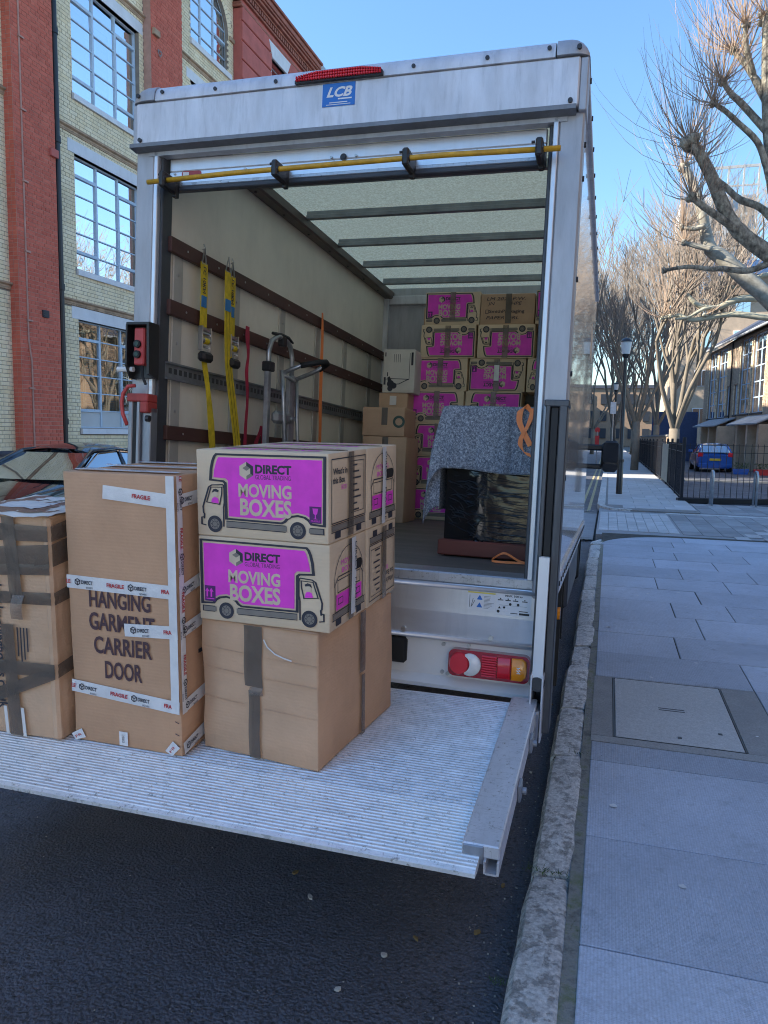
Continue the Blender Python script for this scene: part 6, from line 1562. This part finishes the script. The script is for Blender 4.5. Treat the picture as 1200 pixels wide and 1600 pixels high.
# local: x along the facade (away from camera), y to the left of it = towards the street; facade at y=0
LN,LF_,HE=-9.0,15.6,7.55
wins=[(12.2,14.3,3.0,7.4),(9.6,11.8,3.0,7.4),(4.35,6.5,3.1,7.4),(1.7,3.9,3.1,7.4),(-1.6,.4,3.1,7.4)]; small=[(8.6,9.3,3.1,4.9),(6.8,7.5,3.1,4.9)]
b=MB(); xs_=sorted(set([LN,LF_]+[w[0] for w in wins+small]+[w[1] for w in wins+small]))
for a,c_ in zip(xs_,xs_[1:]):
    hol=[w for w in wins+small if w[0]<=a+1e-6 and w[1]>=c_-1e-6]
    if hol: w=hol[0]; b.box(a,-.3,0,c_,0,w[2]); b.box(a,-.3,w[3],c_,0,HE)
    else: b.box(a,-.3,0,c_,0,HE)
b.box(LF_-.3,-8,0,LF_,-.3,HE); b.box(LN,-8,0,LF_,-7.7,HE); wl=b.build('wall','brick_brown',HT)
cb_=MB(); r=0; z=0.0
while z<HE-.1:     # courses, as far as they can be told apart
    x=LN
    off=.11 if r%2 else 0
    x=-1.5-off
    while x<LF_:
        mx_=x+.11
        if not any(w[0]-.1<mx_<w[1]+.1 and w[2]-.05<z<w[3]+.02 for w in wins+small):
            n=len(cb_.v); p=random.uniform(.004,.012); cb_.v+=[(x,p,z),(x+.21,p,z),(x+.21,p,z+.065),(x,p,z+.065)]; cb_.f+=[(n+3,n+2,n+1,n)]
        x+=.225
    z+=.075; r+=1
tag(cb_.build('brickwork','brick_stock',wl),kind='stuff')
for w in wins+small:
    f=MB(); t=.05
    f.box(w[0],-.15,w[2],w[0]+t,-.08,w[3]); f.box(w[1]-t,-.15,w[2],w[1],-.08,w[3]); f.box(w[0],-.15,w[2],w[1],-.08,w[2]+t); f.box(w[0],-.15,w[3]-t,w[1],-.08,w[3])
    nz=5 if w in wins else 2
    f.box((w[0]+w[1])/2-.03,-.145,w[2],(w[0]+w[1])/2+.03,-.085,w[3])
    for k in range(1,nz): z=w[2]+(w[3]-w[2])*k/nz; f.box(w[0],-.14,z-.03,w[1],-.09,z+.03)
    f=f.build('window','window_paint',HT); g=MB()
    for k in range(nz):
        z0=w[2]+(w[3]-w[2])*k/nz+.03; z1=w[2]+(w[3]-w[2])*(k+1)/nz-.03
        for (a,c_) in ((w[0]+.05,(w[0]+w[1])/2-.03),((w[0]+w[1])/2+.03,w[1]-.05)):
            g=MB(); g.add([(a,-.11,z0),(c_,-.11,z0),(c_,-.11,z1),(a,-.11,z1)],[(3,2,1,0)]); g.build('pane','glass_sky',f)
    g=MB(); g.box(w[0],-.3,w[2],w[1],-.25,w[3]); g.build('room_back','interior_pale',f)  # pale backing brightens the panes in place of reflected sky
    q=MB()
    nq=int((w[3]-w[2])/.22)
    for k in range(nq):
        q.box(w[0]-(.10 if k%2 else .16),-.02,w[2]+k*.22,w[0]-.01,.016,w[2]+k*.22+.2)
        q.box(w[1]+.01,-.02,w[2]+k*.22,w[1]+(.10 if k%2 else .16),.016,w[2]+k*.22+.2)
    tag(q.build('quoins','brick_cream',f),kind='stuff')
    s=MB(); s.cbox(w[0]-.1,-.2,w[2]-.1,w[1]+.1,.06,w[2],.01); s.build('sill','window_dark',f)
rf_=MB(); rf_.add([(LN,.45,HE-.05),(LF_+.2,.45,HE-.05),(LF_+.2,-4,HE+2.6),(LN,-4,HE+2.6),(LN,-8.3,HE-.05),(LF_+.2,-8.3,HE-.05),(LN,.45,HE+.12),(LF_+.2,.45,HE+.12),(LF_+.2,-4,HE+2.8),(LN,-4,HE+2.8),(LN,-8.3,HE+.12),(LF_+.2,-8.3,HE+.12)],[(0,1,2,3),(3,2,5,4),(9,8,7,6),(10,11,8,9),(6,7,1,0),(1,7,8,2),(2,8,11,5),(5,11,10,4)])
mat('slate',(.06,.065,.09),.6,var=.2,sc_=5,bump=.3); rf_=rf_.build('roof','slate',HT)
b=MB(); b.add([(LF_-.28,-.3,HE),(LF_-.01,-.3,HE),(LF_-.01,-7.8,HE),(LF_-.28,-7.8,HE),(LF_-.28,-4,HE+2.55),(LF_-.01,-4,HE+2.55)],[(0,3,4),(1,5,2),(0,1,2,3),(0,4,5,1),(3,2,5,4)]); b.build('gable','brick_brown',HT)
b=MB(); b.tube([(LN,.50,HE-.03),(LF_+.2,.50,HE-.03)],.07,8); b.build('gutter','lead_grey',rf_); b=MB(); b.tube([(8.15,.09,HE-.05),(8.15,.09,0)],.045,8); b.build('downpipe','pipe_black',HT)
for a,c_ in ((6.8,13.2),(-1.5,4.3)):
    n_=max(2,int((c_-a)/1.6))
    for k in range(n_):
        x0=a+(c_-a)*k/n_; x1=a+(c_-a)*(k+1)/n_-.05; b=MB(); b.add([(x0,.0,2.95),(x1,.0,2.95),(x1,1.15,2.45),(x0,1.15,2.45),(x0,0,2.88),(x1,0,2.88),(x1,1.15,2.38),(x0,1.15,2.38)],[(3,2,1,0),(4,5,6,7),(0,1,5,4),(2,3,7,6),(1,2,6,5),(3,0,4,7)]); cn=b.build('porch_canopy','lead_grey',HT)
        b=MB(); b.box(x0,.02,0,x0+.3,1.0,2.4); b.build('porch_pier','brick_stock',cn)
        b=MB(); b.cbox(x0+.45,-.02,0,x0+1.35,.04,2.15,.01); d_=b.build('door','window_dark',HT); b=MB(); b.cyl((x0+1.22,.04,1.0),(x0+1.22,.09,1.0),.03,8); b.build('handle','galv',d_)
# planters by the doors
for x,y,lab,m_ in ((5.9,38.0,'blue planter with low plants beside the houses','car_blue'),(6.75,37.6,'red planter beside the blue planter by the houses','sign_red')):
    o=empty('planter',(x,y,.06),label=lab,cat='planter'); b=MB(); b.prism([(-.30,0),(.30,0),(.36,.26),(-.36,.26)],lambda u,v,h:(u,h,v),-.15,.15); b.build('tub',m_,o)
    b=MB(); random.seed(int(x*10))
    for i in range(220):
        p=Vector((random.uniform(-.33,.33),random.uniform(-.15,.15),.25+random.random()*.28)); e=Vector((random.uniform(-1,1),random.uniform(-1,1),random.uniform(-1,1)))*.05; g_=Vector((random.uniform(-1,1),random.uniform(-1,1),random.uniform(-1,1)))*.05; b.add([p,p+e,p+g_],[(0,1,2)])
    b.build('foliage','weed',o)
# big brick block and tower behind
BB=empty('brick_block',(0,0,0),label='large brown brick block with blue parapet behind the terrace',cat='building')
b=MB(); b.box(5.6,75,0,34,92,14.6); b.build('wall','brick_stock',BB); b=MB(); b.box(8.6,74.4,14.6,34,92,17.4); b.build('upper_storey','brick_brown',BB); mat('blue_clad',(.08,.16,.33),.4,var=.1)
b=MB(); b.cbox(8.2,74.0,16.2,34.4,92.4,17.5,.05); b.build('parapet','blue_clad',BB)
for k in range(7):
    for z in (3,6.5,10,12.9):
        x=7.2+k*3.1; f=MB(); f.box(x,74.9,z,x+1.3,75.02,z+1.5); f=f.build('window','white_paint',BB)
        for q in (0,1): g=MB(); g.box(x+.06+q*.62,74.86,z+.06,x+.62+q*.62,74.9,z+1.44); g.build('pane','glass_sky',f)
TW_=empty('glass_tower',(0,0,0),label='distant glass tower block with open frame balconies on its roof',cat='building')
mat('tower_wall',(.60,.63,.68),.8,var=.1,sc_=.3); b=MB(); b.box(11.6,165,0,20,180,49.5); b.box(20.2,165.4,0,25.2,180,49.5); b.build('core','tower_wall',TW_)
mat('tower_frame',(.42,.42,.42),.6); mat('tower_glass',(.12,.17,.24),.15,var=.2,sc_=.3); mat('tower_panel',(.22,.19,.17),.7)
b=MB()
for i in range(15): b.box(11.4,164.6,i*3.25,25.6,165,i*3.25+.45)
for x in (11.4,14.2,17,19.8,22.6,25.3): b.box(x,164.55,0,x+.3,165,55 if x>16 else 49.5)
b.box(16.8,164.6,54.5,25.6,164.9,55); b.box(16.8,164.6,51,25.6,164.8,51.3); b.build('frame','tower_frame',TW_)
for i in range(15):
    for k,x in enumerate((11.7,14.5,17.3,20.1,22.9)):
        if (i+k)%3==0: b=MB(); b.box(x,164.7,i*3.25+.45,x+1.6,164.95,i*3.25+3.25); b.build('panel','tower_panel',TW_)
        g=MB(); g.box(x+.3,164.8,i*3.25+.9,x+1.9,164.98,i*3.25+2.9); g.build('window','tower_glass',TW_)
# distant street end so the road does not run into the void
DB=empty('distant_houses',(0,0,0),label='dark brick houses closing the far end of the street',cat='building')
b=MB(); b.box(-30,150,0,8,160,11); b.box(-30,90,0,-11,150,13); b.build('wall','brick_brown',DB); b=MB(); b.box(-30.3,149.7,11,8.3,160,11.6); b.build('roof','slate',DB)
for k in range(9):
    for z in (1.5,4.8,8.0): b=MB(); b.box(-15+k*2.6,149.8,z,-13.8+k*2.6,150,z+1.9); b.build('window','window_dark',DB)
mat('hoarding_navy',(.05,.08,.18),.6)
BH_=empty('blue_hoarding',(0,0,0),label='dark blue hoarding with a small red panel behind the far railings',cat='hoarding')
b=MB(); b.box(2.9,58,0,6,58.1,3.6); b.build('panel','hoarding_navy',BH_); b=MB(); b.box(3.0,57.9,1.9,3.3,57.98,3.4); b.build('red_panel','render_red',BH_)

# ------------------------------------------------------------------ plane trees
def bark():
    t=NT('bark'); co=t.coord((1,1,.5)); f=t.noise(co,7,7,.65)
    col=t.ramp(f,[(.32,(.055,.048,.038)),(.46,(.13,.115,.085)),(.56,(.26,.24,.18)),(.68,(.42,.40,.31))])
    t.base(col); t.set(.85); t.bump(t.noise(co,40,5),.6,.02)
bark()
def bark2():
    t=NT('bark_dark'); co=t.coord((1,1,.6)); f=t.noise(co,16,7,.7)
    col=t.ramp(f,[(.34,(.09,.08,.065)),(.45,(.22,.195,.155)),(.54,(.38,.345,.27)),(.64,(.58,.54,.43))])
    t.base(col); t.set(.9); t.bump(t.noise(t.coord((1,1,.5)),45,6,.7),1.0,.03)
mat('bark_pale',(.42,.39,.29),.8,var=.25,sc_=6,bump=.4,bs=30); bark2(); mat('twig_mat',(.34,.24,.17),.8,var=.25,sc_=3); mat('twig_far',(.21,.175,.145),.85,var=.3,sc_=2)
def knob(b,p,r,seed):
    rnd_=random.Random(seed); p=Vector(p)
    for i in range(9):
        q=p+Vector((rnd_.uniform(-1,1),rnd_.uniform(-1,1),rnd_.uniform(-1,1)))*r*.55; rr=r*rnd_.uniform(.45,.85)
        m=bmesh.new(); bmesh.ops.create_icosphere(m,subdivisions=1,radius=rr); vs=[tuple(v.co*rnd_.uniform(.75,1.2)+q) for v in m.verts]; fs=[tuple(v.index for v in f.verts) for f in m.faces]; m.free(); b.add(vs,fs)
def burst(b,p,n,L,r0,seed,up=.9,spread=1.0,bias=(0,0,0)):
    rn=random.Random(seed); p=Vector(p)
    for i in range(n):
        a=rn.uniform(0,6.283); e=rn.uniform(-.25,1.4)
        d=Vector((math.cos(a)*math.cos(e)*spread,math.sin(a)*math.cos(e)*spread,math.sin(e)))+Vector(bias); d.normalize()
        l=L*rn.uniform(.45,1.15); q=p+d*.03; pts=[q]; m=5
        for k in range(m):
            d=(d+Vector((rn.uniform(-.07,.07),rn.uniform(-.07,.07),up*.30))).normalized(); q=q+d*l/m; pts.append(q)
        rr=r0*rn.uniform(.7,1.2); b.tube(pts,[rr*(1-.8*k/m) for k in range(m+1)],3,False)
        if rn.random()<.35:
            k=rn.randint(2,4); d2=(d+Vector((rn.uniform(-.8,.8),rn.uniform(-.8,.8),.2))).normalized(); b.tube([pts[k],pts[k]+d2*l*.18,pts[k]+d2*l*.3+Vector((0,0,l*.06))],[rr*.5,rr*.35,rr*.15],3,False)
def smooth_path(pts,sub=4):
    P=[Vector(p) for p in pts]; out=[]; n=len(P)
    for i in range(n-1):
        p0,p1,p2,p3=P[max(i-1,0)],P[i],P[i+1],P[min(i+2,n-1)]
        for k in range(sub):
            t=k/sub; out.append(.5*((2*p1)+(p2-p0)*t+(2*p0-5*p1+4*p2-p3)*t*t+(3*p1-p0-3*p2+p3)*t**3))
    return out+[P[-1]]
def limb(b,pts,r0,r1,sub=4,n=9,seed=0,wob=.12):
    pp=smooth_path(pts,sub); m=len(pp)
    b.tube(pp,[(r0+(r1-r0)*i/(m-1))*(1+wob*noise.noise((i*.9,seed,2))) for i in range(m)],n)
# near pollard: trunk stands out of frame on the right, limbs lean into the picture
NT_=empty('plane_tree',(2.75,10.2,.12),label='nearest pollarded plane tree, dark knuckled limbs reaching in from the right',cat='tree',group='plane trees along the pavement'); NT_.location=(0,0,0)
tr=MB(); tk=[(2.75,10.2,0),(2.72,10.2,1.2),(2.62,10.15,2.4),(2.41,10.1,3.23)]
limb(tr,tk,.24,.17,5,12); limb(tr,[(2.6,10.15,2.5),(2.3,10.1,3.4),(1.98,10,3.9),(1.76,10,4.42),(1.62,10,5.3),(1.56,10,5.88),(1.52,10,6.53)],.12,.055,4,10,3)
LB_={'A':([(2.41,10.1,3.23),(1.9,10,3.70),(1.70,9.98,3.86),(1.41,9.95,4.08),(1.22,9.9,4.30),(1.01,9.85,4.74),(.86,9.82,5.01),(.74,9.8,5.15)],.115,.055),'B':([(1.44,9.95,4.06),(1.15,9.8,4.24),(.93,9.7,4.37),(.78,9.65,4.48)],.05,.032),'C':([(2.0,10,3.9),(1.66,10.2,4.42),(1.39,10.25,4.58),(1.22,10.3,4.76),(1.08,10.3,4.90),(.95,10.3,5.13)],.05,.026),'D':([(1.80,10,4.3),(1.64,9.9,4.69),(1.60,9.9,4.83),(1.48,9.85,5.10),(1.26,9.8,5.31),(1.11,9.8,5.46),(.98,9.8,5.56)],.045,.026),'E':([(1.65,10,5.2),(1.32,10.1,5.64),(1.20,10.15,5.79),(1.10,10.15,5.94)],.045,.028),'G':([(1.59,10,5.55),(1.47,10.1,5.85),(1.36,10.15,6.07),(1.20,10.2,6.30)],.045,.030),'G2':([(1.43,10.1,5.96),(1.31,10.0,6.26),(1.29,9.95,6.46)],.032,.026),'G3':([(1.50,10.1,5.86),(1.42,10.3,6.10),(1.38,10.35,6.30)],.03,.024),'K':([(1.78,9.99,3.79),(1.5,9.98,3.68),(1.2,10.0,3.72),(1.07,10,3.72),(.82,10,3.76),(.56,10,3.73)],.042,.020)}
tw=MB()
for i,(k,(pts,r0,r1)) in enumerate(LB_.items()):
    limb(tr,pts,r0,r1,4,9,i*3.1); knob(tr,pts[-1],r1*1.75,i+5)
    if k!='K': burst(tw,pts[-1],44 if k in('A','E','G') else 30,1.45 if k in ('A','B') else 1.2,.0052,i+50,.9,1.0,(-.15,0,.05))
knob(tr,(1.52,10,6.53),.09,77); burst(tw,(1.52,10,6.53),45,1.3,.0052,91)
for p_,s in (((.80,9.8,5.06),4),((1.02,9.8,5.54),5),((1.12,10.1,5.9),6),((.88,9.66,4.43),7)): burst(tw,p_,14,1.0,.0045,s)
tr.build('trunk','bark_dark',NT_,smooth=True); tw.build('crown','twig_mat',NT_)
# second pollard, standing where the sun comes through
T2=empty('plane_tree',(0,0,0),label='second pollarded plane tree, pale sunlit limbs behind the nearest one',cat='tree',group='plane trees along the pavement')
def sc2(p,Y): # moved back along the line it was measured on
    return p
import_Y=22.5
def back(pts,y0,y1): return [((x)*y1/y0,y1+(j*.05),1.67+(z-1.67)*y1/y0) for j,(x,z) in enumerate(pts)]
tr=MB(); tw=MB()
Jp=back([(4.04,3.57),(3.43,4.08),(2.94,4.57),(2.46,5.02),(2.06,5.41),(1.82,5.61),(1.72,5.93),(1.64,6.32),(1.51,6.77),(1.24,7.36)],17,19.5)
mat('bark_mid',(.34,.31,.25),.85,var=.35,sc_=8,bump=.6,bs=40)
limb(tr,[(5.1,19.6,.1),(5.05,19.6,2.0)]+Jp,.27,.10,4,10,2); knob(tr,Jp[-1],.14,1); burst(tw,Jp[-1],40,2.6,.009,12)
for pts,r0,r1,sd in (([(1.83,5.55),(1.61,5.62),(1.30,5.73)],.075,.05,3),([(1.68,6.04),(1.47,5.99),(1.26,6.05)],.07,.05,4)):
    q=back(pts,17,19.5); limb(tr,q,r0,r1,3,8,sd); knob(tr,q[-1],r1*1.6,sd); burst(tw,q[-1],30,2.2,.008,sd+20)
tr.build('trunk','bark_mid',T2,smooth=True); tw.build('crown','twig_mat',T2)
T2b=empty('plane_tree',(0,0,0),label='third pollarded plane tree with one long horizontal sunlit limb pointing left',cat='tree',group='plane trees along the pavement')
tr=MB(); tw=MB(); YY=29.5
I1=back([(4.01,4.07),(2.96,4.15),(2.30,4.24),(1.57,4.15),(1.26,4.26),(.96,4.22)],17,YY); I2=back([(2.58,4.54),(2.23,4.48),(1.99,4.38),(1.64,4.45),(1.36,4.73)],17,YY); I2=[(5.0,YY+.3,I2[0][2]+.1)]+I2
I3=back([(3.4,5.35),(2.9,5.0),(2.6,4.9),(2.3,4.78)],17,YY)
limb(tr,[(7.3,YY,.1),(7.2,YY,2.8),(6.9,YY,5.3)],.28,.22,4,10,7); limb(tr,[(6.9,YY,5.2)]+I1,.15,.06,4,9,4); limb(tr,[(6.9,YY,5.3),(5.6,YY+.1,6.5)]+I2[1:],.15,.08,4,9,6); limb(tr,[(6.9,YY,5.2),(6.0,YY,7.4)]+I3[1:],.13,.06,4,8,6.6)
limb(tr,I2[3:4]+back([(1.75,4.36),(1.45,4.20),(1.2,4.17)],17,YY),.08,.04,3,8,6)
for p_,s,n_ in ((I1[-1],1,30),(I2[-1],2,30),((I1[-1][0]+.25,YY,I1[-1][2]),3,18),(I3[-1],4,22),((3.1,YY,I1[2][2]),8,14)): knob(tr,p_,.09,s); burst(tw,p_,n_,3.1,.012,s+70,.75)
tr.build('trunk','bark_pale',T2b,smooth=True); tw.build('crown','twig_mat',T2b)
mat('bark_far',(.21,.175,.135),.9,var=.2,sc_=3,bump=.3)
def vase_tree(name,x,y,H,seed,label,m='bark_far',tm='twig_far',dens=1.0,fork=1.9,tr_r=.2,rt=.006,spread=.42):
    rn=random.Random(seed); o=empty(name,(x,y,.06),label=label,cat='tree',group='plane trees along the pavement'); tr=MB(); tw=MB()
    tr.tube([(0,0,0),(.02,0,fork*.5),(0,0,fork)],[tr_r*1.15,tr_r,tr_r*.95],10)
    def grow(p,d,l,r,lev):
        q=p; pts=[q]; m=4
        for k in range(m):
            d=(d+Vector((rn.uniform(-.16,.16),rn.uniform(-.16,.16),.10))).normalized(); q=q+d*l/m; pts.append(q)
        (tr if lev<2 else tw).tube(pts,[r*(1-.42*k/m) for k in range(m+1)],8 if lev==0 else (5 if lev==1 else 3),False)
        if lev>=4: return
        nb=(3 if lev==0 else 4) if lev<3 else int(4*dens)
        for i in range(nb):
            k=rn.randint(2,m) if i else m; a=rn.uniform(0,6.28); nd=(d+Vector((math.cos(a),math.sin(a),rn.uniform(-.1,.5)))*(spread+.12*lev)).normalized()
            grow(pts[k],nd,l*rn.uniform(.55,.82),max(rt*.6,r*.55),lev+1)
    nl=6
    for i in range(nl):
        a=6.28*i/nl+rn.uniform(-.3,.3); t=rn.uniform(.22,.62); grow(Vector((0,0,fork*.92)),Vector((math.cos(a)*t,math.sin(a)*t,1)).normalized(),H*.36,tr_r*.52,0)
    tr.build('trunk',m,o,smooth=True); tw.build('crown',tm,o); return o
vase_tree('plane_tree',2.42,31.5,10.4,3,'plane tree with forked trunk rising behind the corner railings',tr_r=.21,fork=2.0,dens=.8,rt=.009)
for i,(x,y,H,lab) in enumerate(((1.2,38,10.5,'plane tree behind the nearest street lamp'),(2.6,47,12.5,'tall bare tree left of the terrace gable, second row'),(.2,58,13,'bare tree over the far end of the railings'),(-1.6,74,14,'farthest bare tree beside the van mirror'),(2.2,80,17,'very tall bare tree showing above the others'))):
    vase_tree('bare_tree',x,y,H,20+i,lab,tr_r=.17+.02*(i%3),dens=1.0,fork=2.4,rt=.012+.0002*y,spread=.36)

# ------------------------------------------------------------------ unseen blocks added around the photographer for bounce light, shade and reflections
RB=empty('sun_bounce_block',(0,0,0),label='unseen pale rendered block added behind the van to bounce sunlight',cat='building')
mat('pale_render',(.62,.64,.68),.85,var=.08,sc_=1)
b=MB(); b.box(9.5,-55,0,20,-9,12.5); b.build('wall','pale_render',RB)  # added pale and tall so its sunlit face bounces light forward
for k in range(9):
    for z in (1.0,4.4,7.8):
        f=MB(); f.box(9.44,-53+k*4.6,z,9.5,-51.7+k*4.6,z+1.9); f=f.build('window','window_dark',RB)
RE=empty('dark_reflection_block',(0,0,0),label='unseen dark brick block added far behind the van to darken mirror reflections',cat='building')
b=MB(); b.box(-8.4,-75,0,9.2,-68,10); b.build('wall','brick_blue',RE)  # dark wall put there to keep the mirror's reflection dark

RS=empty('side_shade_block',(0,0,0),label='unseen dark brick block added beside the near pavement to shade the boxes',cat='building')
b=MB(); b.box(5.0,-8.5,0,12,9.5,9.2); b.build('wall','brick_dark',RS)  # added dark and tall to hold light off the cartons' right sides
for k in range(6):
    for z in (.9,4.3): f=MB(); f.box(4.95,-7.6+k*2.8,z,5.0,-6.3+k*2.8,z+1.9); f.build('window','window_dark',RS)
b=MB(); b.cbox(4.85,-8.6,9.2,12.1,9.6,9.4,.02); b.build('coping','concrete',RS)
